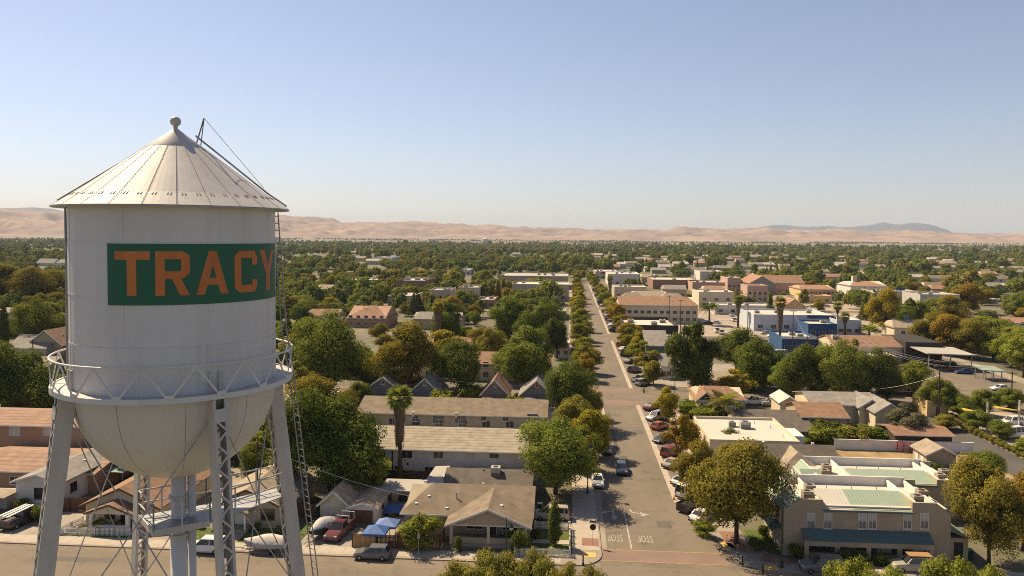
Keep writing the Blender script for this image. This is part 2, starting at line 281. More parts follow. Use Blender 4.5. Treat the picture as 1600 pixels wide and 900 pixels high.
# ------------------------------------------------------------------ ground, terrain
def ground_mat():
    m = bpy.data.materials.new('ground_soil'); m.use_nodes = True; M['ground_soil'] = m
    n = m.node_tree; L = n.links; b = n.nodes['Principled BSDF']; b.inputs['Roughness'].default_value = 0.95
    tc = n.nodes.new('ShaderNodeTexCoord')
    def ramp(src, stops):
        r = n.nodes.new('ShaderNodeValToRGB'); e = r.color_ramp.elements
        e[0].position = stops[0][0]; e[0].color = (*stops[0][1], 1); e[1].position = stops[-1][0]; e[1].color = (*stops[-1][1], 1)
        for p, c in stops[1:-1]: q = e.new(p); q.color = (*c, 1)
        L.new(src, r.inputs[0]); return r.outputs[0]
    nz = n.nodes.new('ShaderNodeTexNoise'); nz.inputs['Scale'].default_value = 0.09; nz.inputs['Detail'].default_value = 6; L.new(tc.outputs['Object'], nz.inputs['Vector'])
    town = ramp(nz.outputs['Fac'], [(0.36, (0.085, 0.075, 0.045)), (0.47, (0.13, 0.11, 0.068)), (0.56, (0.105, 0.105, 0.045)), (0.70, (0.21, 0.17, 0.115))])
    vo = n.nodes.new('ShaderNodeTexVoronoi'); vo.inputs['Scale'].default_value = 0.0016; vo.distance = 'CHEBYCHEV'
    mp = n.nodes.new('ShaderNodeMapping'); mp.inputs['Scale'].default_value = (0.6, 1.5, 1); L.new(tc.outputs['Object'], mp.inputs[0]); L.new(mp.outputs[0], vo.inputs['Vector'])
    sx = n.nodes.new('ShaderNodeSeparateColor'); L.new(vo.outputs['Color'], sx.inputs[0])
    field = ramp(sx.outputs[0], [(0.0, (0.15, 0.115, 0.07)), (0.3, (0.22, 0.165, 0.10)), (0.5, (0.08, 0.09, 0.045)), (0.65, (0.18, 0.135, 0.085)), (0.85, (0.10, 0.095, 0.05)), (1.0, (0.25, 0.19, 0.12))])
    ln = n.nodes.new('ShaderNodeVectorMath'); ln.operation = 'LENGTH'; L.new(tc.outputs['Object'], ln.inputs[0])
    mr = n.nodes.new('ShaderNodeMapRange'); mr.inputs[1].default_value = 1900; mr.inputs[2].default_value = 2900; L.new(ln.outputs['Value'], mr.inputs[0])
    mx = n.nodes.new('ShaderNodeMix'); mx.data_type = 'RGBA'; L.new(mr.outputs[0], mx.inputs[0]); L.new(town, mx.inputs[6]); L.new(field, mx.inputs[7]); L.new(mx.outputs[2], b.inputs['Base Color'])
ground_mat()
g = MB(); g.add([(-16500,-600,0),(16500,-600,0),(16500,16500,0),(-16500,16500,0)], [(0,1,2,3)]); struct('ground', g, 'ground_soil')

mat('hill_grass', (0.35, 0.23, 0.16), 0.95, (0.20, 0.135, 0.10), 0.0022, detail=10)
mat('mountain_scrub', (0.10, 0.10, 0.12), 0.95, (0.07, 0.07, 0.085), 0.0012, detail=8)
SKYL = [(-700,318),(-300,322),(0,326),(50,328),(100,331),(440,338),(480,341),(560,347),(620,349),(700,350),(760,353),(850,356),(900,358),(980,360),(1050,358),(1070,355),(1100,359),(1150,360),(1210,358),(1300,360),(1400,362),(1480,365),(1560,367),(1600,368),(1900,372),(2400,373)]
MTN = [(-300,327),(-60,330),(20,326),(50,325),(90,328),(140,334),(220,340),(600,372),(1050,371),(1110,362),(1160,358),(1190,354),(1215,351),(1240,352),(1300,355),(1330,356),(1355,351),(1378,347),(1395,350),(1412,350),(1430,348),(1450,350),(1475,358),(1500,366),(1560,365),(1600,366),(1700,371),(2200,376)]
def interp(T, x):
    if x <= T[0][0]: return T[0][1]
    for (a,b),(c,d) in zip(T, T[1:]):
        if x <= c: return b + (d-b)*(x-a)/(c-a)
    return T[-1][1]
FOLD = 28.0
def terrain(name, T, r0, rc, r1, px0, px1, nu, nv, m, rough, freq):
    V, F = [], []
    for i in range(nu+1):
        px = px0 + (px1-px0)*i/nu; r = ray(px, interp(T, px)); hl = math.hypot(r[0], r[1]); dx, dy = r[0]/hl, r[1]/hl
        crest = CAM_H + r[2]/hl*rc
        for j in range(nv+1):
            t = j/nv; rr = r0 + (r1-r0)*t; x, y = dx*rr, dy*rr
            tc = (rc-r0)/(r1-r0); k = t/tc if t < tc else max(0, 1-(t-tc)/(1-tc)*0.6)
            k = k*k*(3-2*k) if t < tc else k
            nn = mnoise.fractal(Vector((x*freq, y*freq, 3.1)), 0.9, 2.1, 6)
            rid = 1 - abs(mnoise.fractal(Vector((x*freq*1.7, y*freq*1.7, 9.3)), 0.9, 2.1, 4))*1.6
            edge = (1-abs(t/tc-1)) if t < tc else 1
            h = crest*k*(1 + rough*(rid-0.8)*(1 - (k if t < tc else 1)*0.85)) + crest*0.07*nn*k + FOLD*4*k*(1-k*.8)*mnoise.fractal(Vector((x*.0030, y*.0030, 5.5)), 0.7, 2.1, 7)
            V.append((x, y, max(h, 0) - 1.0 if k < 0.02 else h))
    for i in range(nu):
        for j in range(nv):
            a = i*(nv+1)+j; F.append((a, a+nv+1, a+nv+2, a+1))
    mb = MB(); mb.add(V, F); o = mb.build(name, m, smooth=True); tag(o, kind='structure'); return o
terrain('hills', SKYL, 6200, 9000, 10500, -900, 2500, 640, 100, 'hill_grass', 1.1, 0.0012)
terrain('mountains', MTN, 11500, 14500, 16000, -700, 2300, 300, 20, 'mountain_scrub', 0.4, 0.0009)

# ------------------------------------------------------------------ streets
def sheet(name, poly, z, m, kind='structure'):
    mb = MB(); mb.add([(x,y,z) for x,y in poly], [tuple(range(len(poly)))]); o = mb.build(name, m)
    if kind: tag(o, kind=kind)
    return o
def rect(x0,x1,y0,y1): return [(x0,y0),(x1,y0),(x1,y1),(x0,y1)]
sheet('main_street', rect(3.9, 21.2, 86.4, 660), 0.012, 'asphalt')
sheet('cross_street', rect(-260, 260, 70, 86.6), 0.016, 'asphalt_cross')
XS = [(173.5, 187.0), (279, 293), (392, 405), (500, 512), (610, 622), (720, 732)]
for i, (a, b) in enumerate(XS): sheet('side_street', rect(-260 if i < 2 else -300, 112 if i < 1 else 260, a, b), 0.016, 'asphalt_cross')
sheet('back_street', rect(103, 118, 86.6, 620), 0.020, 'asphalt')
sheet('lane', rect(70.5, 77.6, 105, 172), 0.020, 'asphalt_dark')
def road_mark(name, poly, m, label, cat, z=0.026, group=None):
    o = sheet(name, poly, z, m, None); return tag(o, label, cat, group)
for k, (y0, y1, nm) in enumerate([(88.0, 91.4, 'nearest brick-coloured crosswalk with yellow edge lines at the stop line'), (171.2, 174.6, 'near brick-coloured crosswalk of the second crossing'), (186.4, 189.8, 'far brick-coloured crosswalk of the second crossing'), (276.5, 279.6, 'near brick-coloured crosswalk of the third crossing'), (292.5, 295.6, 'far brick-coloured crosswalk of the third crossing')]):
    t = thing('crosswalk', nm, 'crosswalk', (9.5, (y0+y1)/2, 0), 0, 'brick crosswalks'); h = (y1-y0)/2
    xl, xr = (-5.4, 9.6 if k == 0 else 8.0)
    mb = MB(); mb.add([(xl,-h,.022),(xr,-h,.022),(xr-(1.2 if k==0 else 0),h,.022),(xl,h,.022)], [(0,1,2,3)]); mb.build('paving', 'crosswalk_brick', t)
    if k < 3:
        for yy in (-h, h-0.16):
            mb = MB(); mb.add([(xl,yy,.028),(xr-.6,yy,.028),(xr-.6,yy+.16,.028),(xl,yy+.16,.028)], [(0,1,2,3)]); mb.build('edge_line', 'road_yellow', t)
sheet('cross_street_paving', rect(23.0, 30, 83.2, 86.5), 0.022, 'crosswalk_brick')
sheet('yellow_line', [(21.9,83.2),(22.2,83.2),(22.2,86.5),(21.9,86.5)], 0.027, 'road_yellow')
# concrete gutter bands beside the parking bays
for a, b in [(108.5, 171.0), (190, 276.5), (295.8, 392), (405, 500), (512, 610)]:
    sheet('gutter_band', rect(15.1, 16.05, a, b), 0.024, 'concrete')
sheet('gutter_band', rect(7.1, 7.9, 150, 171.0), 0.024, 'concrete')
sheet('gutter_band', rect(4.2, 4.9, 91.5, 112), 0.024, 'concrete_old')
for bi, y0 in enumerate([112.6, 116.0, 119.6, 123.2, 126.8, 130.4, 134.0, 137.6, 141.2, 144.8, 148.4, 152.0, 155.6, 159.2, 162.8]):
    road_mark('bay_line', [(16.1,y0),(16.25,y0-.02),(19.6,y0+4.35),(19.45,y0+4.4)], 'road_white', 'white slanted bay line on the right kerb, %s from the near end' % ['first','second','third','fourth','fifth','sixth','seventh','eighth','ninth','tenth','eleventh','twelfth','thirteenth','fourteenth','fifteenth'][bi], 'road marking', group='white parking bay lines')
road_mark('centre_line', rect(7.72, 7.92, 91.6, 104.5), 'road_white', 'white line between the two stop lanes', 'road marking')
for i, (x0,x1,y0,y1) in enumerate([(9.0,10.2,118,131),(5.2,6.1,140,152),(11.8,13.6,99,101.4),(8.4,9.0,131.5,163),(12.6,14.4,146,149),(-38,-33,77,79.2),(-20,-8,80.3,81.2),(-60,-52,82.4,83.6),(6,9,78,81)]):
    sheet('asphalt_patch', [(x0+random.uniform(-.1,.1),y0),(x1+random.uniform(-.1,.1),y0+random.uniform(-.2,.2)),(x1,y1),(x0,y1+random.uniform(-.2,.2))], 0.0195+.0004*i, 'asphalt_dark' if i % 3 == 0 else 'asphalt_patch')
for i, (x, y, l) in enumerate([(9.4,112.6,'left of the dark moving car'),(7.0,126.5,'beside the tree shadow on the main street'),(11.6,155,'halfway to the second crossing'),(-30.5,80.5,'before the boat driveway'),(10.5,81.5,'in the near crossing')]):
    mh = MB(); mh.lathe([(0,.031),(.33,.031),(.36,.024)], 14, c=(0,0)); tag(mh.build('manhole_cover', 'rust_steel', None, False, (x,y,.01)), 'round iron manhole cover ' + l, 'manhole cover', 'manhole covers')
# STOP lettering, read by drivers coming towards the crossing
def ground_text(body, x, y, w_, l_, label):
    cu = bpy.data.curves.new('stop_lettering', 'FONT'); cu.body = body; cu.align_x = 'CENTER'; cu.size = 1.0
    tmp = bpy.data.objects.new('stop_lettering', cu); COL.objects.link(tmp); bpy.context.view_layer.update()
    me = bpy.data.meshes.new_from_object(tmp); bpy.data.objects.remove(tmp); me.materials.clear(); me.materials.append(M['road_white'])
    xs = [v.co.x for v in me.vertices]; ys = [v.co.y for v in me.vertices]
    for v in me.vertices: v.co.x = (v.co.x-min(xs))/(max(xs)-min(xs))*w_ - w_/2; v.co.y = (v.co.y-min(ys))/(max(ys)-min(ys))*l_
    o = link('stop_lettering', me, None, (x, y, 0.03), math.pi)
    tag(o, label, 'road lettering', 'stop lettering on the road')
ground_text('STOP', 6.05, 96.0, 1.85, 2.2, 'white STOP lettering in the lane beside the left kerb')
ground_text('STOP', 9.75, 96.0, 1.85, 2.2, 'white STOP lettering in the right-turn lane by the centre line')
def arrow(name, polys, label):
    mb = MB()
    for p in polys: mb.add([(x,y,.03) for x,y in p], [tuple(range(len(p)))])
    tag(mb.build(name, 'road_white'), label, 'road marking', 'white turn arrows')
arrow('turn_arrow', [[(6.2,102.4),(6.45,102.4),(6.45,105.4),(6.2,105.4)], [(5.8,102.4),(6.32,100.9),(6.85,102.4)], [(5.35,103.6),(6.2,104.0),(6.2,104.35),(5.35,104.0)], [(5.4,102.9),(5.4,104.6),(4.75,103.6)]], 'white straight-and-turn arrow in the lane beside the left kerb')
arrow('turn_arrow', [[(8.5,105.2),(8.75,105.2),(8.95,104.2),(8.75,104.0)], [(8.75,104.0),(8.95,104.25),(10.0,103.6),(10.0,103.25)], [(9.95,102.6),(11.2,103.35),(9.95,104.2)]], 'white curved turn arrow in the lane right of the centre line')
# sidewalks with kerbs
def sidewalk(name, poly, slabs=None, m='concrete'):
    mb = MB(); mb.prism(poly, 0.0, 0.135); o = tag(mb.build(name, 'concrete_old'), kind='structure')
    me = {}
    for (x0,x1,y0,y1) in slabs or []:
        key = (round(x1-x0,2), round(y1-y0,2))
        if key not in me:
            b = MB(); b.box(.012,key[0]-.012,.012,key[1]-.012,0.10,0.15+random.random()*.004); me[key] = b.mesh('paving_slab', m)
        link('paving_slab', me[key], o, (x0,y0,0))
    return o
arc = lambda cx,cy,r,a0,a1,n=6: [(cx+r*math.cos(R_(a0+(a1-a0)*i/n)), cy+r*math.sin(R_(a0+(a1-a0)*i/n))) for i in range(n+1)]
sidewalk('sidewalk_corner', [(-100,86.6),(0.6,86.3)] + arc(0.9,89.6,3.3,-90,0) + [(4.2,171),(0.7,171),(0.7,89.0),(-100,89.2)],
         [(-95+1.6*i, -95+1.6*i+1.6, 86.75, 88.9) for i in range(59)] + [(0.8, 4.05, 90.6+1.6*i, 92.2+1.6*i) for i in range(22)])
sidewalk('sidewalk_right', [(22.6,86.6),(60,86.8),(60,89.0),(26.0,89.0),(24.0,91.5),(22.6,94),(21.8,101),(21.2,106),(24.4,112),(24.4,171),(20.9,171),(20.9,113.5),(16.3,109.0),(16.9,104.5),(17.9,99.2),(18.7,95),(19.3,91.0),(20.4,88.2)],
         [(21.1, 24.2, 113.8+1.7*i, 115.5+1.7*i) for i in range(33)] + [(26.2+1.7*i, 27.9+1.7*i, 87.0, 88.8) for i in range(19)])
for a, b in [(189.5, 277), (295, 391), (406, 499), (513, 609)]:
    sidewalk('sidewalk_far', rect(0.2, 4.0, a, b)); sidewalk('sidewalk_far', rect(20.9, 24.8, a, b))
sidewalk('sidewalk_back', rect(118, 122, 150, 400)); sidewalk('lane_kerb', rect(77.6, 78.3, 105, 172))
for poly, nm, lab in [(rect(1.9,3.95,91.9,94.2), 'paver_patch', 'red brick paver square at the foot of the stop sign'), ([(19.6,92.6),(21.6,91.6),(21.4,98.0),(19.2,98.0)], 'paver_patch', 'red brick paver patch on the right corner by the big sycamore'), ([(22.4,89.4),(25.6,88.6),(25.9,90.2),(23.4,91.6)], 'paver_patch', 'red brick paver patch at the base of the tall street lamp'), (rect(21.5,24.0,171.3-8,170.8),'paver_patch','red brick paver patch on the right side before the second crossing')]:
    tag(sheet('brick_paver_patch', poly, 0.158, 'brick_paving', None), lab, 'paving', 'red brick paver patches')
for poly, lab in [(rect(2.0,3.5,88.6,89.9), 'yellow tactile pad on the left corner'), ([(18.9,93.2),(20.3,92.7),(20.0,94.3),(18.7,94.6)], 'yellow tactile pad facing the crosswalk on the right corner'), ([(22.2,87.0),(23.9,87.0),(23.9,88.3),(22.2,88.3)], 'yellow tactile pad beside the low bollard on the right corner')]:
    tag(sheet('tactile_pad', poly, 0.158, 'tactile_yellow', None), lab, 'tactile paving', 'yellow tactile pads')
# yards and lots
def yard(name, poly, z, m): return sheet(name, poly, z, m)
yard('lawn', rect(-47, -33.5, 89.2, 93.5), 0.03, 'lawn'); yard('lawn', rect(-36,-32.4,89.2,95.5), 0.034, 'lawn'); yard('lawn', rect(-61,-54,89.3,91.4), 0.03, 'lawn')
yard('lawn', rect(-4.0,0.5,88.8,92.4), 0.03, 'lawn'); yard('lawn', rect(-4.0,0.5,93.6,96.2), 0.03, 'lawn'); yard('lawn', rect(22.6,25.2,92,99), 0.03, 'lawn'); yard('lawn', rect(-88,-77,89.3,98), 0.03, 'lawn')
yard('driveway', rect(-32.3,-25.6,89.1,95), 0.04, 'concrete_old'); yard('driveway', rect(-70,-62.5,89.1,97), 0.04, 'concrete_old'); yard('driveway', rect(-53.5,-47.5,89.1,100), 0.04, 'gravel_lot'); yard('garden_path', rect(-4.2,0.5,92.4,93.6), 0.04, 'concrete'); yard('driveway', rect(-4.2,0.7,97.4,101.5), 0.04, 'concrete_old')
yard('driveway', rect(-42.5,-40.0,89.1,93.5), 0.042, 'concrete_old'); yard('patio', rect(-25.5,-15.2,91,100), 0.03, 'concrete_old')
yard('vacant_lot', rect(47,70.4,120,139), 0.03, 'dry_grass'); yard('verge', rect(24.6,34,168.5,173), 0.03, 'lawn'); yard('lawn', rect(24.6,60,160,168.3), 0.025, 'dirt')
yard('parking_lot', rect(30,104,240,279), 0.025, 'asphalt_dark'); yard('parking_lot', rect(56,103,187.2,240), 0.022, 'asphalt_cross'); yard('parking_lot', rect(62,180,293.2,392), 0.022, 'gravel_lot'); yard('parking_lot', rect(28,62,293.2,392), 0.024, 'gravel_lot')
yard('parking_lot', rect(78.5,103,105,172.5), 0.02, 'gravel_lot'); yard('parking_lot', rect(24.9,48,193,230), 0.02, 'concrete_old'); yard('parking_lot', rect(28,200,405.2,500), 0.022, 'gravel_lot')
yard('alley', rect(-62,-46,100,118), 0.03, 'gravel_lot'); 
yard('far_field', [(-1150,1180),(-560,1180),(-620,1560),(-1500,1560)], 0.03, 'dry_grass')
# haze: the dusty air of the valley
hz = MB(); hz.box(-17000, 17000, -700, 17000, -1.5, 420); ho = hz.build('haze', 'hvac'); ho.data.materials.clear()
hm = bpy.data.materials.new('haze_air'); hm.use_nodes = True; hn = hm.node_tree; hn.nodes.remove(hn.nodes['Principled BSDF'])
pv = hn.nodes.new('ShaderNodeVolumePrincipled'); pv.inputs['Density'].default_value = 5.2e-5; pv.inputs['Color'].default_value = (0.72, 0.84, 1.0, 1); pv.inputs['Anisotropy'].default_value = 0.0
hn.links.new(pv.outputs[0], hn.nodes['Material Output'].inputs['Volume']); ho.data.materials.append(hm)
tag(ho, 'dusty valley haze', kind='stuff')
# ------------------------------------------------------------------ the water tower
TC = (-16.58, 31.39); TR = 4.0
CDA = math.atan2(-TC[1], -TC[0])                       # bearing 0 faces the street corner
def tp(az, r, z): t = CDA + R_(az); return (r*math.cos(t), r*math.sin(t), z)
tower = thing('water_tower', 'tall white water tower with conical roof and a green name panel', 'water tower', (*TC, 0))
def sub(name, parent): o = link(name, None, parent); o.empty_display_size = .3; return o
def plate(r, az0, az1, z0, z1, t=0.014, n=10):
    mb = MB(); q = lambda a, rr, z: tp(a, rr, z)
    V = []
    for i in range(n+1): a = az0 + (az1-az0)*i/n; V += [tp(a, r, z0), tp(a, r, z1)]
    mb.add(V, [(2*i, 2*i+2, 2*i+3, 2*i+1) for i in range(n)]); k = len(mb.f)
    for z in (z0, z1):
        V = []
        for i in range(n+1): a = az0 + (az1-az0)*i/n; V += [tp(a, r, z), tp(a, r-t, z)]
        mb.add(V, [(2*i, 2*i+1, 2*i+3, 2*i+2) for i in range(n)])
    for a in (az0, az1): mb.add([tp(a, r, z0), tp(a, r, z1), tp(a, r-t, z1), tp(a, r-t, z0)], [(0,1,2,3)])
    return mb
# shell: an inner drum and the riveted plates of its courses
EAVE = 38.52; zc = [EAVE+0.02, 37.10, 35.10, 33.14, 31.15]
shell = MB(); shell.lathe([(TR-.03, 31.0), (TR-.03, EAVE+.02)], 96); shell = shell.build('tank_shell', 'tower_paint', tower, True)
for ci in range(4):
    off = [17.0, -28.0, 17.0, -20.5][ci]; rr = TR + (0.010 if ci % 2 else 0.0)
    for k in range(8):
        o = plate(rr, off+45*k+.12, off+45*k+45-.12, zc[ci+1]+.008, zc[ci]-.008).build('shell_plate', 'tower_paint', shell, True)
        m_ = MB(); m_.bar(tp(off+45*k, rr+.004, zc[ci+1]+.01), tp(off+45*k, rr+.004, zc[ci]-.01), 0.10, 0.012, tp(off+45*k, 1, 0)); m_.build('lap_seam', 'tower_paint', shell)
for z in zc[1:4]:
    m_ = MB(); m_.lathe([(TR+.008, z-.04), (TR+.018, z-.04), (TR+.018, z+.04), (TR+.008, z+.04)], 96); m_.build('hoop_seam', 'tower_paint', shell)
# rivet columns over the leg heads
for az in (19, 109, 199, 289):
    for d in (-2.6, 2.6):
        m_ = MB()
        for i in range(26):
            p = tp(az+d, TR+.02, 31.3 + i*0.075); m_.box(p[0]-.022,p[0]+.022,p[1]-.022,p[1]+.022,p[2]-.018,p[2]+.018)
        m_.bar(tp(az+d, TR+.015, 31.2), tp(az+d, TR+.015, 33.2), 0.14, 0.02, tp(az+d, 1, 0)); m_.build('rivet_strip', 'tower_paint', shell)
    m_ = MB()
    for d in (-2.6, 2.6): m_.bar(tp(az+d, TR+.06, 31.2), tp(az+d, TR+.06, 32.15), 0.10, 0.12, tp(az+d, 1, 0))
    m_.build('leg_head', 'steel', shell)
# bowl
bowl = MB(); prof = [(TR*math.cos(t)-.02*math.cos(t), 31.22 - 3.95*math.sin(t)) for t in [math.pi/2*i/18 for i in range(19)]]
bowl.lathe(prof, 72); bowl = bowl.build('tank_bowl', 'bowl_paint', tower, True)
for k in range(10):
    mb = MB(); a0, a1 = 36*k+4.15, 36*k+39.85
    pr = [((TR)*math.cos(t), 31.20 - 3.97*math.sin(t)) for t in [math.pi/2*.93*i/12 for i in range(13)]]
    mb.lathe(pr, 8, CDA+R_(a0), CDA+R_(a1)); mb.build('bowl_plate', 'bowl_paint', bowl, True)
mb = MB(); mb.lathe([(0.0, 27.22), (0.5, 27.23), (0.62, 27.33)], 24); mb.build('bowl_base_plate', 'bowl_paint', bowl, True)
# roof: cap, panels with standing seams, skirt
roof = MB(); roof.lathe([(4.42, 38.57), (3.78, 39.02), (1.12, 41.05), (0.0, 41.90)], 72); roof = roof.build('tank_roof', 'tower_roof_paint', tower, False)
mb = MB(); mb.lathe([(1.16, 41.06), (1.14, 41.105), (0.09, 41.895)], 48); mb.build('roof_cap', 'tower_roof_paint', roof, True)
NP = 24
for k in range(NP):
    a0, a1 = 360/NP*k, 360/NP*(k+1)
    mb = MB(); mb.lathe([(4.58, 38.50), (4.58, 38.545), (3.80, 39.075), (1.12, 41.10)], 4, CDA+R_(a0), CDA+R_(a1)); mb.build('roof_panel', 'tower_roof_paint', roof, False)
    mb = MB(); a = 360/NP*k
    mb.tube([tp(a, 4.56, 38.575), tp(a, 3.80, 39.09), tp(a, 1.12, 41.115)], 0.006, 4)
    for i in range(34):
        t = i/33; r = 1.2 + 3.3*t; z = (41.115-(r-1.12)*(41.115-39.09)/2.68) if r < 3.8 else 39.09-(r-3.8)*(39.09-38.575)/.76
        p = tp(a+.4, r, z+.012); mb.box(p[0]-.011,p[0]+.011,p[1]-.011,p[1]+.011,p[2]-.012,p[2]+.001)
    mb.build('roof_seam', 'tower_roof_paint', roof)
    for d in (3.0, 4.6, 10.6, 12.2):
        mb = MB(); p = tp(a+d, 3.84, 39.06); q = tp(a+d, 3.98, 38.97); mb.bar(p, q, 0.04, 0.02); mb.build('roof_bolt', 'galvanised', roof)
mb = MB(); mb.lathe([(4.56, 38.50), (4.60, 38.50), (4.60, 38.56), (4.56, 38.56)], 96); mb.build('eave_rim', 'galvanised', roof)
mb = MB(); mb.lathe([(4.57, 38.505), (3.99, 38.50)], 96); mb.build('eave_soffit', 'tower_paint', roof)
mb = MB(); mb.lathe([(0.085, 41.83), (0.085, 42.02), (0.14, 42.03), (0.20, 42.10), (0.22, 42.20), (0.20, 42.30), (0.12, 42.39), (0.0, 42.41)], 24); mb.build('finial', 'steel', roof, True)
# name panel and letters, wrapped on the drum
def wrap_quads(quads, r, z0, t=0.0):
    mb = MB()
    for q in quads:
        n = max(2, int(abs(max(p[0] for p in q)-min(p[0] for p in q))/0.10)+1); rows = []
        for i in range(n+1):
            u = i/n; row = []
            for j in range(2):
                v = j; s = [q[0][k]*(1-u)*(1-v)+q[1][k]*u*(1-v)+q[2][k]*u*v+q[3][k]*(1-u)*v for k in (0,1)]
                row.append(tp(math.degrees(s[0]/TR), r, z0+s[1]))
            rows.append(row)
        V = [p for row in rows for p in row]; mb.add(V, [(2*i,2*i+2,2*i+3,2*i+1) for i in range(n)])
    return mb
panel = wrap_quads([[(-2.51,0),(5.28,0),(5.28,2.30),(-2.51,2.30)]], TR+.034, 34.80).build('name_panel', 'sign_green', tower, True)
B = lambda x0,y0,x1,y1: [(x0,y0),(x1,y0),(x1,y1),(x0,y1)]
LET = {'T': [B(0,.81,1,1), B(.36,0,.63,.81)],
 'R': [B(0,0,.27,1), B(.27,.82,.80,1), B(.27,.38,.80,.55), [(.80,.38),(1,.50),(1,.62),(.80,.55)], [(.80,.82),(1,.74),(1,.90),(.80,1)], B(.74,.52,1,.84), [(.70,0),(1,0),(.72,.40),(.46,.40)]],
 'A': [[(0,0),(.25,0),(.62,1),(.38,1)], [(.75,0),(1,0),(.62,1),(.38,1)], B(.22,.22,.78,.38)],
 'C': [B(0,.12,.27,.88), [(0,.88),(.27,.80),(.27,1),(.20,1)], [(.20,0),(.27,0),(.27,.20),(0,.12)], B(.27,.82,.78,1), B(.27,0,.78,.18), [(.73,.66),(1,.66),(1,.86),(.73,.86)], B(.73,.14,1,.30), [(.73,.82),(1,.84),(.86,1),(.73,1)], [(.73,0),(.86,0),(1,.14),(.73,.18)]],
 'Y': [B(.37,0,.63,.45), [(.37,.40),(.63,.40),(.27,1),(0,1)], [(.37,.40),(.63,.40),(1,1),(.73,1)]]}
for ch, u0, wd in [('T',-2.21,1.30),('R',-.73,1.19),('A',.67,1.23),('C',2.17,1.17),('Y',3.52,1.32)]:
    qs = [[(u0+x*wd, .36+y*1.66) for x,y in q] for q in LET[ch]]
    for j, q in enumerate(qs): pass
    mb = MB()
    for j, q in enumerate(qs):
        w1 = wrap_quads([q], TR+.042+.0012*j, 34.80); mb.add(w1.v, w1.f)
    mb.build('letter', 'sign_orange', panel)['label'] = 'orange letter ' + ch
# balcony
balc = MB(); balc.lathe([(TR-.05, 31.30), (4.66, 31.30), (4.66, 31.36), (TR-.05, 31.36)], 96); balc = balc.build('balcony_deck', 'steel', tower)
mb = MB(); mb.lathe([(4.64, 31.20), (4.71, 31.20), (4.71, 31.40), (4.64, 31.40), (4.64, 31.20)], 96); mb.build('balcony_girder', 'tower_paint', balc, False)
mb = MB(); mb.tube([tp(i*3.75, 4.70, 32.55) for i in range(97)], 0.040, 8, False); mb.build('top_rail', 'tower_paint', balc, True)
for k in range(16):
    a = 19 + 22.5*k
    for s in (-1, 1):
        mb = MB(); mb.bar(tp(a+s*1.2, 4.70, 31.42), tp(a+s*11.1, 4.70, 32.52), 0.075, 0.03, tp(a+s*6, 1, 0)); mb.build('rail_brace', 'tower_paint', balc)
    mb = MB(); mb.bar(tp(a-2.2, 4.725, 31.45), tp(a+2.2, 4.725, 31.45), 0.03, 0.14); mb.build('gusset', 'tower_paint', balc)
    mb = MB(); mb.bar(tp(a, TR-.2, 31.24), tp(a, 4.66, 31.24), 0.07, 0.10); mb.build('deck_bracket', 'steel', balc)
# legs: two channel plates laced with flat bars
SL = 3.8/31.0
def legp(az, z, dt=0, dr=0):
    r = 4.22 + (31.15-z)*SL + dr; t = CDA + R_(az); return (r*math.cos(t)-dt*math.sin(t), r*math.sin(t)+dt*math.cos(t), z)
for az in (19, 109, 199, 289):
    lg = sub('leg', tower)
    for s in (-1, 1):
        mb = MB(); q = []
        for z in (0.3, 31.15):
            for dt, dr in ((s*.25, -.30), (s*.28, -.30), (s*.28, .30), (s*.25, .30)): q.append(legp(az, z, dt, dr))
        f = [(0,1,5,4),(1,2,6,5),(2,3,7,6),(3,0,4,7)]; mb.add(q, f if s > 0 else [tuple(reversed(x)) for x in f])
        for dr in (-.30, .30):
            mb.bar(legp(az, .3, s*.22, dr), legp(az, 31.15, s*.22, dr), 0.11, 0.035, tp(az, 1, 0))
        mb.build('channel', 'steel', lg)
    low = MB(); step = 0.46; n = int(30.4/step); kz = 0
    for dr in (-.32, .32):
        for i in range(n):
            z0 = 0.5 + i*step; s = 1 if i % 2 else -1
            if z0 > 22.5:
                b = MB(); b.bar(legp(az, z0, -s*.22, dr), legp(az, z0+step, s*.22, dr), 0.075, 0.02, tp(az, 1, 0)); b.build('lacing_bar', 'steel', lg)
            else: low.bar(legp(az, z0, -s*.22, dr), legp(az, z0+step, s*.22, dr), 0.075, 0.02, tp(az, 1, 0))
    tag(low.build('lower_lacing', 'steel', lg), kind='stuff')
    for z, h in ((30.55, .5), (20.3, .5), (10.2, .5)):
        mb = MB()
        for dr in (-.342, .342): mb.bar(legp(az, z-h/2, 0, dr), legp(az, z+h/2, 0, dr), 0.54, 0.02, tp(az, 1, 0))
        mb.build('batten_plate', 'steel', lg)
    p = legp(az, 0.15); mb = MB(); mb.box(p[0]-.8,p[0]+.8,p[1]-.8,p[1]+.8,0,.3); mb.build('footing', 'concrete_old', lg)
AZ = (19, 109, 199, 289)
for i in range(4):
    a, b = AZ[i], AZ[(i+1)%4]
    for zt, zb in ((30.7, 20.5), (20.0, 10.4), (10.0, .8)):
        for (p, q) in ((a, b), (b, a)):
            mb = MB(); mb.tube([legp(p, zt), legp(q, zb)], 0.026, 6); mb.build('tie_rod', 'galvanised', tower)
    for z in (20.25, 10.2):
        mb = MB(); mb.bar(legp(a, z), legp(b, z), 0.3, 0.3); mb.build('strut', 'steel', tower)
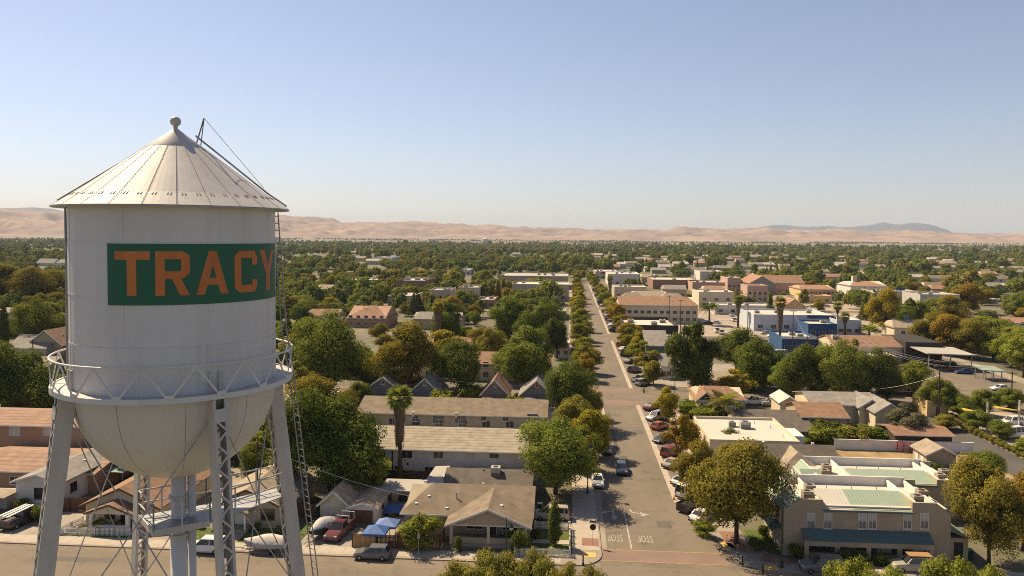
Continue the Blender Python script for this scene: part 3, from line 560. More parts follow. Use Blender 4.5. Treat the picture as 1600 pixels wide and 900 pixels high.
# risers, inspection walkway
mb = MB(); mb.tube([(0,0,0.2), (0,0,24.6), (0,0,24.62), (0,0,27.4)], [.34,.34,.30,.30], 24); ris = mb.build('riser_pipe', 'tower_paint', tower, True)
for z in (24.6, 26.25): mb = MB(); mb.lathe([(.30, z-.06), (.40, z-.06), (.40, z+.06), (.30, z+.06)], 24); mb.build('flange', 'steel', ris)
mb = MB(); p = tp(85, .52, 0); mb.tube([(p[0],p[1],0.2), (p[0],p[1],27.6)], 0.17, 16); mb.build('overflow_pipe', 'tower_paint', tower, True)
WZ = 25.35
def wp(px, py, z=WZ): q = G(px, py, z); return (q[0]-TC[0], q[1]-TC[1], z)
A1, A2, A3, A4 = wp(217,806), wp(240,832), wp(328,816), wp(322,788)
wk = sub('inspection_walkway', tower)
mb = MB(); mb.slab([A2,A3,A4,A1], .06); mb.build('platform', 'galvanised', wk)
for p, q in ((A1,A2),(A2,A3)): mb = MB(); mb.bar((p[0],p[1],p[2]-.05), (q[0],q[1],q[2]-.05), .06, .26); mb.build('edge_channel', 'steel', wk)
E1, E2 = wp(440,776), wp(437,762)
mb = MB(); mb.slab([A3,E1,E2,A4], .05); mb.build('gangway', 'galvanised', wk)
def rail(p, q, n, hs=(.55, 1.1)):
    for h in hs: mb = MB(); mb.tube([(p[0],p[1],p[2]+h),(q[0],q[1],q[2]+h)], .032, 6); mb.build('hand_rail', 'steel', wk)
    for i in range(n+1):
        t = i/n; x = [p[k]+(q[k]-p[k])*t for k in range(3)]; mb = MB(); mb.tube([x, (x[0],x[1],x[2]+1.15)], .035, 6); mb.build('rail_post', 'steel', wk)
rail(A2, A3, 2, (.55,)); rail(A1, A4, 3); rail(A3, E1, 3); rail(A4, E2, 3); rail(A1, A2, 1)
# ladders
def ladder(name, pts, wdt, side, step=.32, m='galvanised'):
    lo = sub(name, tower); sd_ = Vector(side).normalized()*wdt/2
    for s in (-1, 1): mb = MB(); mb.tube([Vector(p)+sd_*s for p in pts], .028, 6); mb.build('stringer', m, lo)
    for p, q in zip(pts, pts[1:]):
        p, q = Vector(p), Vector(q); n = max(1, int((q-p).length/step))
        for i in range(n):
            c = p+(q-p)*(i+.5)/n
            if c.z > 22 or 1: mb = MB(); mb.tube([c-sd_, c+sd_], .016, 5); rungs.setdefault(name, []).append((lo, mb, c.z))
    return lo
rungs = {}
LA = 97
sd0 = Vector(tp(LA-90+20, 1, 0))
ladder('shell_ladder', [tp(LA,4.12,38.45), tp(LA,4.50,33.0), tp(LA,4.84,30.9), tp(LA,8.3,0.3)], .40, sd0)
for nm, L_ in rungs.items():
    lowm = MB()
    for lo, mb, z in L_:
        if z > 22.5: mb.build('rung', 'galvanised', lo)
        else: lowm.add(mb.v, mb.f)
    if lowm.v: tag(lowm.build('lower_rungs', 'galvanised', L_[0][0]), kind='stuff')
rungs.clear()
def roofz(r): return 41.90 - r*(41.90-38.99)/3.8
ladder('roof_ladder', [tp(88, .78, roofz(.78)+.34), tp(88, 3.7, roofz(3.7)+.20), tp(88, 4.5, 38.72)], .32, tp(-2, 1, 0))
for nm, L_ in rungs.items():
    for lo, mb, z in L_: mb.build('rung', 'galvanised', lo)
mst = MB(); mst.tube([tp(92,.80,roofz(.8)), tp(92,1.12,42.42)], .03, 5); mst.tube([tp(92,.98,roofz(.98)+.1), tp(92,1.12,42.42)], .022, 5); mst.tube([tp(92,1.12,42.42), tp(90,3.55,39.5)], .010, 4); mst.build('roof_mast', 'rust_steel', roof)
cn = MB(); cn.tube([tp(-96, 2.2, roofz(2.2)+.13), tp(-96, 4.45, 38.80)], .03, 5); cn.build('conduit', 'rust_steel', roof)
cn = MB(); cn.tube([tp(52, 1.7, roofz(1.7)+.03), tp(52, 3.3, roofz(3.3)+.05)], .02, 5); cn.build('roof_cable', 'rust_steel', roof)
pp = MB(); pp.tube([tp(-86, 4.06, 38.5), tp(-86, 4.06, 31.3)], .045, 6); pp.build('level_pipe', 'galvanised', tower)
# ------------------------------------------------------------------ buildings
def at(px, py, Y): r = ray(px, py); t = Y/r[1]; return (r[0]*t, CAM_H + r[2]*t)
WC = {}
def win_mesh(w_, h_, frame, pane, style):
    k = (round(w_,2), round(h_,2), frame, pane, style)
    if k not in WC:
        a, b = w_/2, h_/2; f = MB(); e = .065
        for x0,x1,z0,z1 in ((-a-e,a+e,b,b+e),(-a-e,a+e,-b-e,-b),(-a-e,-a,-b,b),(a,a+e,-b,b)): f.box(x0,x1,-.06,.0,z0,z1)
        f.box(-a-e-.04,a+e+.04,-.10,0,-b-e-.05,-b-e)
        if style == 'slide': f.box(-.025,.025,-.045,0,-b,b)
        if style in ('hung','grid'): f.box(-a,a,-.045,0,-.025,.025)
        if style == 'grid': f.box(-.02,.02,-.045,0,-b,b)
        p = MB(); p.box(-a,a,-.022,0,-b,b)
        WC[k] = (f.mesh('window', frame), p.mesh('pane', pane))
    return WC[k]
class Bld:
    def __init__(s, name, label, cat, x0, x1, y0, y1, group=None, rz=0):
        s.cx, s.cy = (x0+x1)/2, (y0+y1)/2; s.hw, s.hd = (x1-x0)/2, (y1-y0)/2
        s.root = thing(name, label, cat, (s.cx, s.cy, 0), rz, group)
        FOOT.append((x0-.6, x1+.6, y0-.6, y1+.6)); HOUSES.append((s.root, FOOT[-1]))
    def p(s, name, mb, m, parent=None, smooth=False): return mb.build(name, m, parent or s.root, smooth)
    def box(s, name, x0,x1,y0,y1,z0,z1, m, parent=None): return s.p(name, MB().box(x0-s.cx,x1-s.cx,y0-s.cy,y1-s.cy,z0,z1), m, parent)
    def walls(s, h, m, ridge=None, axis='x', x=None, y=None):
        a, b = x or (-s.hw, s.hw); c, d = y or (-s.hd, s.hd); mb = MB()
        if ridge is None: mb.box(a,b,c,d,0,h)
        elif axis == 'x': mid = (c+d)/2; mb.add([(a,c,0),(b,c,0),(b,d,0),(a,d,0),(a,c,h),(b,c,h),(b,d,h),(a,d,h),(a,mid,ridge),(b,mid,ridge)], [(0,1,5,4),(1,2,6,9,5),(2,3,7,6),(3,0,4,8,7),(4,5,9,8),(6,7,8,9)])
        else: mid = (a+b)/2; mb.add([(a,c,0),(b,c,0),(b,d,0),(a,d,0),(a,c,h),(b,c,h),(b,d,h),(a,d,h),(mid,c,ridge),(mid,d,ridge)], [(0,1,5,8,4),(1,2,6,5),(2,3,7,9,6),(3,0,4,7),(4,8,9,7),(5,6,9,8)])
        return s.p('wall', mb, m)
    def gable(s, h, ridge, m, axis='x', ov=.45, th=.16, x=None, y=None, name='roof', fascia='trim_white', hipl=0, hipr=0):
        a, b = x or (-s.hw, s.hw); c, d = y or (-s.hd, s.hd); mb = MB(); th2 = th+.03
        if axis == 'x':
            mid = (c+d)/2; sl = (ridge-h)/(mid-c); e = h - sl*ov
            la, rb = a-ov+hipl, b+ov-hipr
            mb.slab([(a-ov,c-ov,e+th2),(b+ov,c-ov,e+th2),(rb,mid,ridge+th2),(la,mid,ridge+th2)], th); mb.slab([(b+ov,d+ov,e+th2),(a-ov,d+ov,e+th2),(la,mid,ridge+th2),(rb,mid,ridge+th2)], th)
            if hipl: mb.slab([(a-ov,d+ov,e+th2),(a-ov,c-ov,e+th2),(la,mid,ridge+th2)], th)
            if hipr: mb.slab([(b+ov,c-ov,e+th2),(b+ov,d+ov,e+th2),(rb,mid,ridge+th2)], th)
        else:
            mid = (a+b)/2; sl = (ridge-h)/(mid-a); e = h - sl*ov
            lc, rd = c-ov+hipl, d+ov-hipr
            mb.slab([(a-ov,d+ov,e+th2),(a-ov,c-ov,e+th2),(mid,lc,ridge+th2),(mid,rd,ridge+th2)], th); mb.slab([(b+ov,c-ov,e+th2),(b+ov,d+ov,e+th2),(mid,rd,ridge+th2),(mid,lc,ridge+th2)], th)
            if hipl: mb.slab([(a-ov,c-ov,e+th2),(b+ov,c-ov,e+th2),(mid,lc,ridge+th2)], th)
            if hipr: mb.slab([(b+ov,d+ov,e+th2),(a-ov,d+ov,e+th2),(mid,rd,ridge+th2)], th)
        r = s.p(name, mb, m)
        if fascia:
            f = MB(); t = .05
            if axis == 'x':
                f.bar((a-ov,c-ov-.03,e+th2-th/2-.04),(b+ov,c-ov-.03,e+th2-th/2-.04),.05,.2)
            elif not hipl:
                for q in (a-ov, b+ov): f.bar((q,c-ov-.03,e+th2-th/2-.05),(mid,c-ov-.03,ridge+th2-th/2-.05),.05,.24)
            if f.v: s.p('fascia', f, fascia, r)
        return r
    def flat(s, h, m, par=.5, pm=None, x=None, y=None):
        a, b = x or (-s.hw, s.hw); c, d = y or (-s.hd, s.hd)
        r = s.p('roof', MB().box(a+.2,b-.2,c+.2,d-.2,h-.1,h+.02), m)
        q = MB(); 
        for v in ((a-.02,b+.02,c-.02,c+.22),(a-.02,b+.02,d-.22,d+.02),(a-.02,a+.22,c+.22,d-.22),(b-.22,b+.02,c+.22,d-.22)): q.box(*v, h-.12, h+par)
        s.p('parapet', q, pm or m, r); return r
    def win(s, face, u, zc, w_, h_, style='slide', pane='glass_dark', frame='trim_white', dep=None):
        f, p = win_mesh(w_, h_, frame, pane, style)
        q = {'S': ((u, -s.hd if dep is None else dep, zc), 0), 'N': ((u, s.hd, zc), math.pi), 'E': ((s.hw if dep is None else dep, u, zc), math.pi/2), 'W': ((-s.hw if dep is None else dep, u, zc), -math.pi/2)}[face]
        o = link('window', f, s.root, q[0], q[1]); link('pane', p, o); return o
    def winp(s, px, py, w_, h_, **k):                # a window on the street-side wall at a pixel
        x, z = at(px, py, s.cy-s.hd); return s.win('S', x-s.cx, z, w_, h_, **k)
    def door(s, face, u, w_=.95, h_=2.05, m='door_brown', dep=None):
        k = ('door', w_, h_, m)
        if k not in WC:
            d = MB().box(-w_/2,w_/2,-.05,0,0.12,h_+.12).mesh('door', m); f = MB(); e = .09
            f.box(-w_/2-e,-w_/2,-.07,0,.1,h_+.12); f.box(w_/2,w_/2+e,-.07,0,.1,h_+.12); f.box(-w_/2-e,w_/2+e,-.07,0,h_+.12,h_+.12+e)
            WC[k] = (d, f.mesh('door_frame', 'trim_white'))
        d, f = WC[k]; q = {'S': ((u, -s.hd if dep is None else dep, 0), 0), 'E': ((s.hw if dep is None else dep, u, 0), math.pi/2), 'W': ((-s.hw if dep is None else dep, u, 0), -math.pi/2), 'N': ((u, s.hd, 0), math.pi)}[face]
        o = link('door', d, s.root, q[0], q[1]); link('door_frame', f, o); return o
    def pipe(s, x, y, z, h=.6, r=.06): s.p('vent_pipe', MB().tube([(x,y,z-.1),(x,y,z+h)], r, 8), 'galvanised')
    def vent(s, x, y, z, w_=.35): s.p('roof_vent', MB().box(x-w_/2,x+w_/2,y-w_/2,y+w_/2,z-.25,z+.22), 'trim_white')
    def hvac(s, x, y, z, w_=1.1, d_=1.0, h_=.9, m='hvac'):
        o = s.p('rooftop_cooler', MB().box(x-w_/2,x+w_/2,y-d_/2,y+d_/2,z,z+h_), m)
        f = MB(); f.lathe([(.0,z+h_+.03),(w_*.32,z+h_+.03),(w_*.34,z+h_)], 14, c=(x,y)); s.p('fan_grille', f, 'iron_black', o)
        g_ = MB()
        for i in range(5): g_.box(x-w_/2+.06, x+w_/2-.06, y-d_/2-.02, y-d_/2, z+.12+i*.14, z+.18+i*.14)
        s.p('louvre', g_, 'iron_black', o)
FOOT = []; VIS = []; HOUSES = []
def gx(name, label, pl, pr, pb, pe, pr_, depth, wall, roof, ov=.45, y0=None, group=None, cat='house', **k):
    """house whose long roof slope faces the cross street; edges read off the survey photo"""
    m = (pl+pr)/2; Y = y0 if y0 is not None else G(m, pb)[1]
    x0, x1 = at(pl, pe, Y)[0], at(pr, pe, Y)[0]; e = max(2.0, at(m, pe, Y-ov)[1]); r = at(m, pr_, Y+depth/2)[1]
    r = min(max(r, e+.4), e + depth*.42); VIS.append((pl-3, pr+3, pe+3, Y))
    b = Bld(name, label, cat, x0+ov, x1-ov, Y, Y+depth, group); h = e + (r-e)/(depth/2+ov)*ov - .19
    b.h, b.r = h, r-.19
    b.walls(h, wall, b.r, 'x'); b.gable(h, b.r, roof, 'x', ov, **k); return b
def gy(name, label, pl, pr, pb, pe, pr_, depth, wall, roof, ov=.4, y0=None, group=None, cat='house', **k):
    m = (pl+pr)/2; Y = y0 if y0 is not None else G(m, pb)[1]
    x0, x1 = at(pl, pe, Y-ov)[0], at(pr, pe, Y-ov)[0]; e = max(2.0, at(m, pe, Y-ov)[1]); r = at(m, pr_, Y-ov)[1]
    VIS.append((pl-3, pr+3, pe+3, Y))
    b = Bld(name, label, cat, x0+ov, x1-ov, Y, Y+depth, group); h = e + (r-e)/((x1-x0)/2)*ov - .19
    b.h, b.r = h, r-.19
    b.walls(h, wall, b.r, 'y'); b.gable(h, b.r, roof, 'y', ov, **k); return b
def fb(name, label, pl, pr, pb, pe, depth, wall, roof, par=.5, y0=None, group=None, cat='building', pm=None):
    m = (pl+pr)/2; Y = y0 if y0 is not None else G(m, pb)[1]
    x0, x1 = at(pl, pe, Y)[0], at(pr, pe, Y)[0]; h = max(2.4, at(m, pe, Y)[1]-par)
    VIS.append((pl-3, pr+3, pe+4, Y))
    b = Bld(name, label, cat, x0, x1, Y, Y+depth, group); b.h = h; b.walls(h, wall); b.flat(h, roof, par, pm or wall); return b
def winrow(b, n, zs, w_=1.2, h_=1.2, face='S', pane='glass_dark', frame='trim_white', style='slide', skip=()):
    L = b.hw if face in 'SN' else b.hd
    for z in zs:
        for i in range(n):
            if i not in skip: b.win(face, -L + 2*L*(i+.5)/n, z, w_, h_, style, pane, frame)

# --- left, along the cross street
b = gx('two_storey_house', 'salmon two-storey house with a clay tile roof behind the left tower leg', -110, 132, 722, 664, 639, 11, 'stucco_salmon', 'tile_salmon')
for px in (-60, 23, 76): b.winp(px, 673, 1.7, 1.3, pane='blind_white')
winrow(b, 5, (1.4,), 1.4, 1.2); b.win('E', 0, 4.4, 1.2, 1.2); b.win('E', 3, 4.4, .9, 1.0)
b = gx('low_tile_roof_house', 'one-storey salmon house with a low clay tile roof at the left edge', -70, 152, 772, 737, 704, 12, 'stucco_salmon', 'tile_salmon', y0=104.5)
winrow(b, 6, (1.5,), 1.3, 1.1); b.pipe(2, -2, b.r-.6); b.vent(6, -3, b.r-1.0)
b = gy('grey_cottage', 'pale stucco cottage with a low grey gable roof beside the parked pickup', 15, 96, 792, 754, 741, 11.5, 'stucco_white', 'shingle_grey', ov=.5)
b.winp(64, 771, 1.8, 1.4, pane='glass_dark', frame='trim_brown'); b.win('E', -3, 2.0, 1.3, 1.2, frame='trim_brown'); b.win('E', 2.2, 2.0, 1.0, 1.1, frame='trim_brown'); b.vent(1.6, 2, b.r-.4); b.box('side_shed', -81.4,-75.6,97.4,100.2,0,1.9,'stucco_grey'); b.p('shed_roof', MB().slab([(-9.2,-8.2,2.15),(-3.1,-8.2,1.95),(-3.1,-4.8,2.0),(-9.2,-4.8,2.2)], .1), 'shingle_tan')
b = Bld('porch_bungalow', 'bungalow with a salmon-brown gable roof and arched porch behind a white picket fence', 'house', -61.2, -51.6, 92.6, 107)
b.walls(2.9, 'stucco_cream', 5.1, 'y'); b.gable(2.9, 5.1, 'shingle_rust', 'y', .6, fascia='trim_brown')
b.p('porch_wall', MB().box(-2.9+.0,2.2,-9.4,-9.1,0,1.1), 'stucco_white'); 
for x in (-2.7, 2.0): b.p('porch_pillar', MB().box(x-.22,x+.22,-9.45,-9.05,0,2.5), 'stucco_white')
b.p('porch_gable', MB().add([(-3.1,-9.4,2.5),(2.4,-9.4,2.5),(1.4,-9.4,3.25),(.3,-9.4,3.45),(-1.0,-9.4,3.45),(-2.1,-9.4,3.25),(-3.1,-9.2,2.5),(2.4,-9.2,2.5),(1.4,-9.2,3.25),(.3,-9.2,3.45),(-1.0,-9.2,3.45),(-2.1,-9.2,3.25)], [(0,1,2,3,4,5),(11,10,9,8,7,6),(0,6,7,1)]), 'stucco_cream')
b.gable(2.55, 3.6, 'shingle_rust', 'y', .35, x=(-3.2,2.5), y=(-9.2,-6.6), name='porch_roof', fascia='trim_brown')
b.p('porch_floor', MB().box(-3,2.3,-9.1,-7.2,0,.5), 'concrete_old'); b.p('foundation_vent', MB().box(-.6,.5,-9.43,-9.4,.35,.55), 'iron_black')
b.door('S', .3, m='iron_black'); b.win('S', -1.6, 1.7, 1.2, 1.1, frame='trim_brown'); b.win('E', -3, 1.7, 1.1, 1.1); b.win('E', 2, 1.7, 1.1, 1.1); b.win('S', -4.0, 1.7, .7, 1.0, frame='trim_brown')
b = Bld('tan_cottage', 'tan cottage with a pale grey-brown gable roof behind the covered boat at the kerb', 'house', -45.2, -36.0, 94.2, 106.5)
b.walls(2.8, 'stucco_tan', 4.9, 'y'); b.gable(2.8, 4.9, 'shingle_tan', 'y', .6, fascia='trim_brown')
b.gable(2.6, 3.7, 'shingle_tan', 'y', .35, x=(-3.9,.6), y=(-8.2,-6.0), name='porch_roof', fascia='trim_green'); b.p('porch_deck', MB().box(-3.9,.6,-8.2,-6.15,0,.35), 'concrete_old')
for x in (-3.7, .4): b.p('porch_post', MB().box(x-.09,x+.09,-8.1,-7.92,.35,2.5), 'trim_white')
b.p('porch_gable', MB().add([(-3.9,-8.1,2.55),(.6,-8.1,2.55),(-1.65,-8.1,3.6)],[(0,1,2)]), 'trim_green')
b.win('S', 2.6, 1.75, 1.7, 1.3, 'grid', frame='trim_brown'); b.door('S', -1.1, m='door_white'); b.win('S', -2.9, 1.7, 1.3, 1.1, frame='trim_brown'); b.win('E', -3.5, 1.7, .8, 1.2); b.win('E', 1, 1.7, 1.2, 1.1); b.pipe(1.5, -.5, 4.5); b.pipe(2.5, 2, 4.0); b.vent(-1.2, 1, 4.6)
b = gy('garden_shed', 'small cream shed with a tan gable roof beside the boat driveway', 494, 547, 812, 791, 767, 6.5, 'stucco_cream', 'shed_patchy', y0=97.6)
b.door('S', -.7, .9, 1.8, 'blind_white'); b.pipe(-.9, 0, b.r-.5)
b = gy('patchy_shed', 'low white shed with a weathered flat-pitched roof beside the cream shed', 540, 592, 820, 794, 786, 6.2, 'stucco_white', 'shed_patchy', y0=96.9, ov=.3)
b.p('sign_board', MB().box(-1.8,1.7,-b.hd-.10,-b.hd-.02,1.75,2.25), 'trim_white'); b.p('shed_door', MB().box(-1.7,1.3,-b.hd-.06,-b.hd,0,1.7), 'wood_fence'); b.win('E', 0, 1.5, 1.0, 1.0, frame='iron_black')
# corner bungalow with broad porch gable
b = Bld('corner_bungalow', 'corner bungalow with brown shingle roof and a wide porch gable facing the cross street', 'house', -20.2, -4.5, 93.6, 103.2)
b.walls(2.9, 'stucco_tan', 4.9, 'x'); b.gable(2.9, 4.9, 'shingle_brown', 'x', .5, hipl=3.2)
b.p('porch_floor', MB().box(-1.6,7.5,-8.0,-4.8,0,.45), 'concrete_old')
b.p('porch_gable', MB().add([(-1.7,-7.9,2.75),(7.7,-7.9,2.75),(3.0,-7.9,4.55),(-1.7,-7.7,2.75),(7.7,-7.7,2.75),(3.0,-7.7,4.55)],[(0,1,2),(5,4,3),(0,3,4,1)]), 'stucco_tan')
b.gable(2.75, 4.72, 'shingle_brown', 'y', .45, x=(-1.8,7.8), y=(-7.9,0.4), name='porch_roof')
for x in (-1.5, 3.0, 7.5): b.p('porch_pillar', MB().box(x-.17,x+.17,-7.85,-7.5,0,2.75), 'stucco_cream')
for x0,x1 in ((-1.33,2.83),(3.17,7.33)): b.p('porch_wall', MB().box(x0,x1,-7.8,-7.55,0,1.15), 'stucco_tan')
b.p('porch_beam', MB().box(-1.7,7.7,-7.82,-7.55,2.55,2.75), 'trim_white'); b.door('S', 3.2, m='door_brown', dep=-4.8); b.win('S', 1.0, 1.75, 2.0, 1.3, frame='trim_white', dep=-4.8); b.win('S', 5.4, 1.75, 1.8, 1.3, dep=-4.8); b.win('S', -4.5, 1.7, 1.2, 1.1, dep=-4.8); b.win('E', 0, 1.7, 1.2, 1.2)
b.pipe(-1.6, -2.6, 3.9, .9, .09)
for x, y, z in ((-5.2,-2.3,4.0),(-2.6,-4.2,3.2),(4.4,-5.5,4.2),(-6.6,-3.6,3.45)): b.vent(x, y, z)
b = gx('rear_bungalow', 'dark-roofed house with a rooftop cooler behind the corner bungalow', 690, 832, 800, 770, 732, 9, 'stucco_tan', 'shingle_dark', y0=105.4)
sl = b.r-b.h; b.hvac(.9, -1.0, b.r-.7, 1.3, 1.3, 1.5, 'hvac_grey'); b.pipe(-1.0, -.4, b.r-.2, .5, .12); b.pipe(4.9, -.4, b.r-.2, .6, .12); b.vent(-.6, -3.6, b.h+.5, .3); b.win('E', -2, 1.7, 1.2, 1.1)
b.p('carport_roof', MB().slab([(-b.hw-3.2,-b.hd-.2,2.5),(-b.hw-.4,-b.hd-.2,2.55),(-b.hw-.4,b.hd-1.6,3.0),(-b.hw-2.6,b.hd-1.6,2.9)], .12), 'roof_grey_flat')
for x, y in ((-b.hw-3,-b.hd),(-b.hw-2.5,b.hd-1.8)): b.p('carport_post', MB().box(x-.06,x+.06,y-.06,y+.06,0,2.4), 'wood_dark')
b.p('valley_flashing', MB().box(-5.2,2.6,-b.hd-1.0,-b.hd-.55,b.h-.32,b.h-.2), 'roof_white')
b = Bld('low_outbuilding', 'low shed with a flat pale roof behind the blue canopies', 'shed', -25.8, -17.2, 103.4, 107.4); b.walls(2.1, 'stucco_tan'); b.p('roof', MB().slab([(-4.5,-2.4,2.3),(4.5,-2.4,2.3),(4.3,2.3,2.45),(-4.3,2.3,2.45)], .12), 'roof_grey_flat'); winrow(b, 4, (1.2,), 1.1, .7, frame='wood_dark'); b.vent(2.6,.4,2.5,.6); b.vent(1.6,1.2,2.5,.5)
# town houses
b = gx('town_house', 'long white town house with a ribbed pale tile roof, nearer of the two rows', 548, 844, 748, 704, 668, 13.5, 'stucco_white', 'tile_pale', y0=116.2)
for px, w_ in ((594, 1.5),(636, 1.6),(685, 1.5),(735, 1.5),(772, 1.4)): b.winp(px, 710, w_, 1.15, pane='glass_dark' if px != 735 else 'blind_white')
winrow(b, 6, (1.2,), 1.3, 1.0, skip=(0,)); b.p('down_pipe', MB().box(-8.2,-8.05,-b.hd-.12,-b.hd,0,b.h), 'wood_dark')
for i, x in enumerate((-11,-6,-2,1,4.6,9,11.5,-4)): b.pipe(x, -1.0-(i%3)*.5, b.r-.45-(i%3)*.2, .45); 
for x in (-5.2,-1.2,2.0,10.2): b.vent(x, -.8, b.r-.35, .4)
b.p('small_vent', MB().box(-10.3,-10,-b.hd-.06,-b.hd,1.9,2.2), 'iron_black'); b.p('small_vent', MB().box(-5.9,-5.6,-b.hd-.06,-b.hd,1.9,2.2), 'iron_black')
b = gx('town_house', 'long beige town house with a brown shingle roof, farther of the two rows', 556, 856, 690, 648, 621, 13, 'stucco_beige', 'shingle_brown', y0=144.5)
for px, w_, h_ in ((577,1.9,1.9),(649,1.0,1.0),(685,2.2,1.9),(720,2.2,1.9),(756,1.0,1.0),(790,1.0,1.0),(832,2.0,1.8)): b.winp(px, 654, w_, h_, frame='trim_white', pane='glass_pale' if w_ > 1.5 else 'glass_dark')
winrow(b, 8, (1.6,), 1.5, 1.2)
for i, x in enumerate((-13,-12,-9.4,6,7.2,8.8,11.2,13,10.4)): b.pipe(x, -.5-(i%3)*.6, b.r-.3-(i%3)*.25, .6)
for x in (-7.2, 1.1, -17.8): b.p('parapet_chimney', MB().box(x-.2,x+.2,-b.hd-.8,-b.hd-.4,b.h-.4,b.h+.5), 'trim_white')
b.p('stair_block', MB().box(b.hw,b.hw+1.6,-2,2,0,b.h), 'trim_white')
for i, (pl, pr, apx, apy, ey, wm, rm, lab) in enumerate([(555,640,597,584,614,'gable_blue_grey','shingle_grey','grey-gabled cottage behind the town houses, leftmost of four'),(632,694,664,586,614,'gable_blue_grey','shingle_grey','grey-gabled cottage behind the town houses, beside the dark round tree'),(745,800,767,588,616,'gable_blue_grey','shingle_rust','rust-roofed cottage behind the town houses'),(805,872,842,589,618,'gable_blue_grey','shingle_grey','grey-gabled cottage with a red gable vent next to the street')]):
    b = gy('gabled_cottage', lab, pl+4, pr-4, 640, ey+2, apy+5, 9.0, wm, rm, y0=161.5+i*.6, group='gabled cottages behind the town houses')
    x, z = at(apx, apy+12, 161.5); b.win('S', 0, b.r-1.1, .6, .7, 'none', pane='red_paint' if i == 3 else 'glass_pale'); b.win('S', -1.6, 1.6, 1.0, 1.1); b.win('S', 1.6, 1.6, 1.0, 1.1)
    b.gable(2.2, 2.9, rm, 'x', .3, x=(-b.hw*.8,b.hw*.3), y=(-b.hd-2.6,-b.hd-.1), name='rear_roof'); b.walls(2.2, wm, None, x=(-b.hw*.8,b.hw*.3), y=(-b.hd-2.6,-b.hd-.1)); b.p('chimney', MB().box(.8,1.2,1,1.4,b.r-1,b.r+.5), 'wall_brick')
# --- mid distance, left of the main street
b = gx('apartment_block', 'cream two-storey apartment block with rust-brown roof behind the cottages', 640, 862, 606, 568, 549, 12, 'stucco_cream', 'shingle_rust', y0=196); winrow(b, 12, (1.6, 4.2), 1.4, 1.3)
b = gx('apartment_block', 'apartment block with a rust-brown roof and two skylights among the trees', 652, 738, 580, 541, 526, 14, 'stucco_cream', 'shingle_rust', y0=232); winrow(b, 7, (1.6, 4.2), 1.4, 1.3); 
for x in (-3, 3): b.p('skylight', MB().box(x-.9,x+.9,-4.2,-2.6,b.h+1.1,b.h+1.75), 'glass_dark')
b = gx('brown_roof_house', 'large house with a dark brown hipped roof left of the palm tree', 540, 604, 512, 497, 477, 22, 'stucco_salmon', 'shingle_rust', hipl=7, hipr=7); winrow(b, 5, (1.6,4.3), 1.4, 1.2)
b = gx('low_grey_house', 'low grey-roofed house among the trees left of the brown hipped roof', 500, 530, 512, 503, 495, 12, 'stucco_white', 'shingle_grey'); winrow(b, 3, (1.6,))
b = gx('small_garage', 'small garage with a pale roof below the orange-tinted tree', 546, 570, 592, 570, 556, 8, 'stucco_white', 'shingle_tan'); winrow(b, 2, (1.6,))
b = fb('flat_roof_building', 'small cream building with a flat roof beside the left row of street trees', 866, 890, 560, 536, 12, 'stucco_cream', 'roof_white'); winrow(b, 2, (1.8,))
b = gx('tan_roof_house', 'house with a pale tan roof under the trees left of the main street', 828, 852, 520, 510, 500, 12, 'stucco_cream', 'shingle_tan'); winrow(b, 3, (1.6,))
b = fb('flat_roof_building', 'beige flat-roofed hall in front of the brown brick block', 606, 646, 480, 462, 26, 'stucco_beige', 'roof_grey_flat'); winrow(b, 5, (2.0,), 1.6, 1.2)
b = fb('brick_block', 'brown brick office block with ribbed walls left of centre', 618, 664, 468, 438, 36, 'wall_brick', 'roof_white', par=1.0); winrow(b, 6, (2.4,6.0), 1.5, 1.6)
for i in range(14): b.p('wall_rib', MB().box(b.hw,b.hw+.5,-b.hd+2+i*2.4,-b.hd+2.7+i*2.4,0,b.h+.6), 'stucco_salmon')
for x in (-6, 0, 5): b.hvac(x, 4, b.h, 3, 2.5, 1.8, 'hvac_grey')
for pl, pr, pb, pe, dp, wm, rm, lab in [(540,588,448,437,30,'stucco_beige','roof_white','long low flat-roofed building left of the brick block'),(670,704,480,453,20,'stucco_beige','roof_grey_flat','white commercial building with a grey roof right of the brick block'),(716,748,476,449,24,'stucco_beige','roof_grey_flat','white flat-roofed building with pink flowers at its corner'),(745,772,482,468,24,'stucco_salmon','roof_grey_flat','low pink-brown building behind the white flat-roofed ones'),
      (780,888,452,431,50,'stucco_tan','roof_grey_flat','broad downtown block with a grey flat roof left of the main street'),(800,889,470,444,30,'stucco_beige','roof_white','downtown shop row with a white roof beside the left street trees'),(715,735,430,421,30,'stucco_white','roof_white','small distant white hall beyond the white-roofed block'),(583,612,412,402,50,'trim_white','roof_white','distant white-roofed shed beyond the canopy'),(852,884,500,486,20,'stucco_tan','roof_grey_flat','tan flat-roofed shop beside the left street trees')]:
    b = fb('commercial_building', lab, pl, pr, pb, pe, dp, wm, rm, par=.7); n = max(3, int(b.hw/3)); winrow(b, n, (2.0,) if b.h < 6.5 else (2.0, 5.2), 2.0, 1.6)
    for i in range(4 if dp > 28 else 2): b.hvac((random.random()-.5)*b.hw*1.5, (random.random()-.5)*b.hd*1.2, b.h, 2.2, 1.8, 1.2, 'hvac_grey')
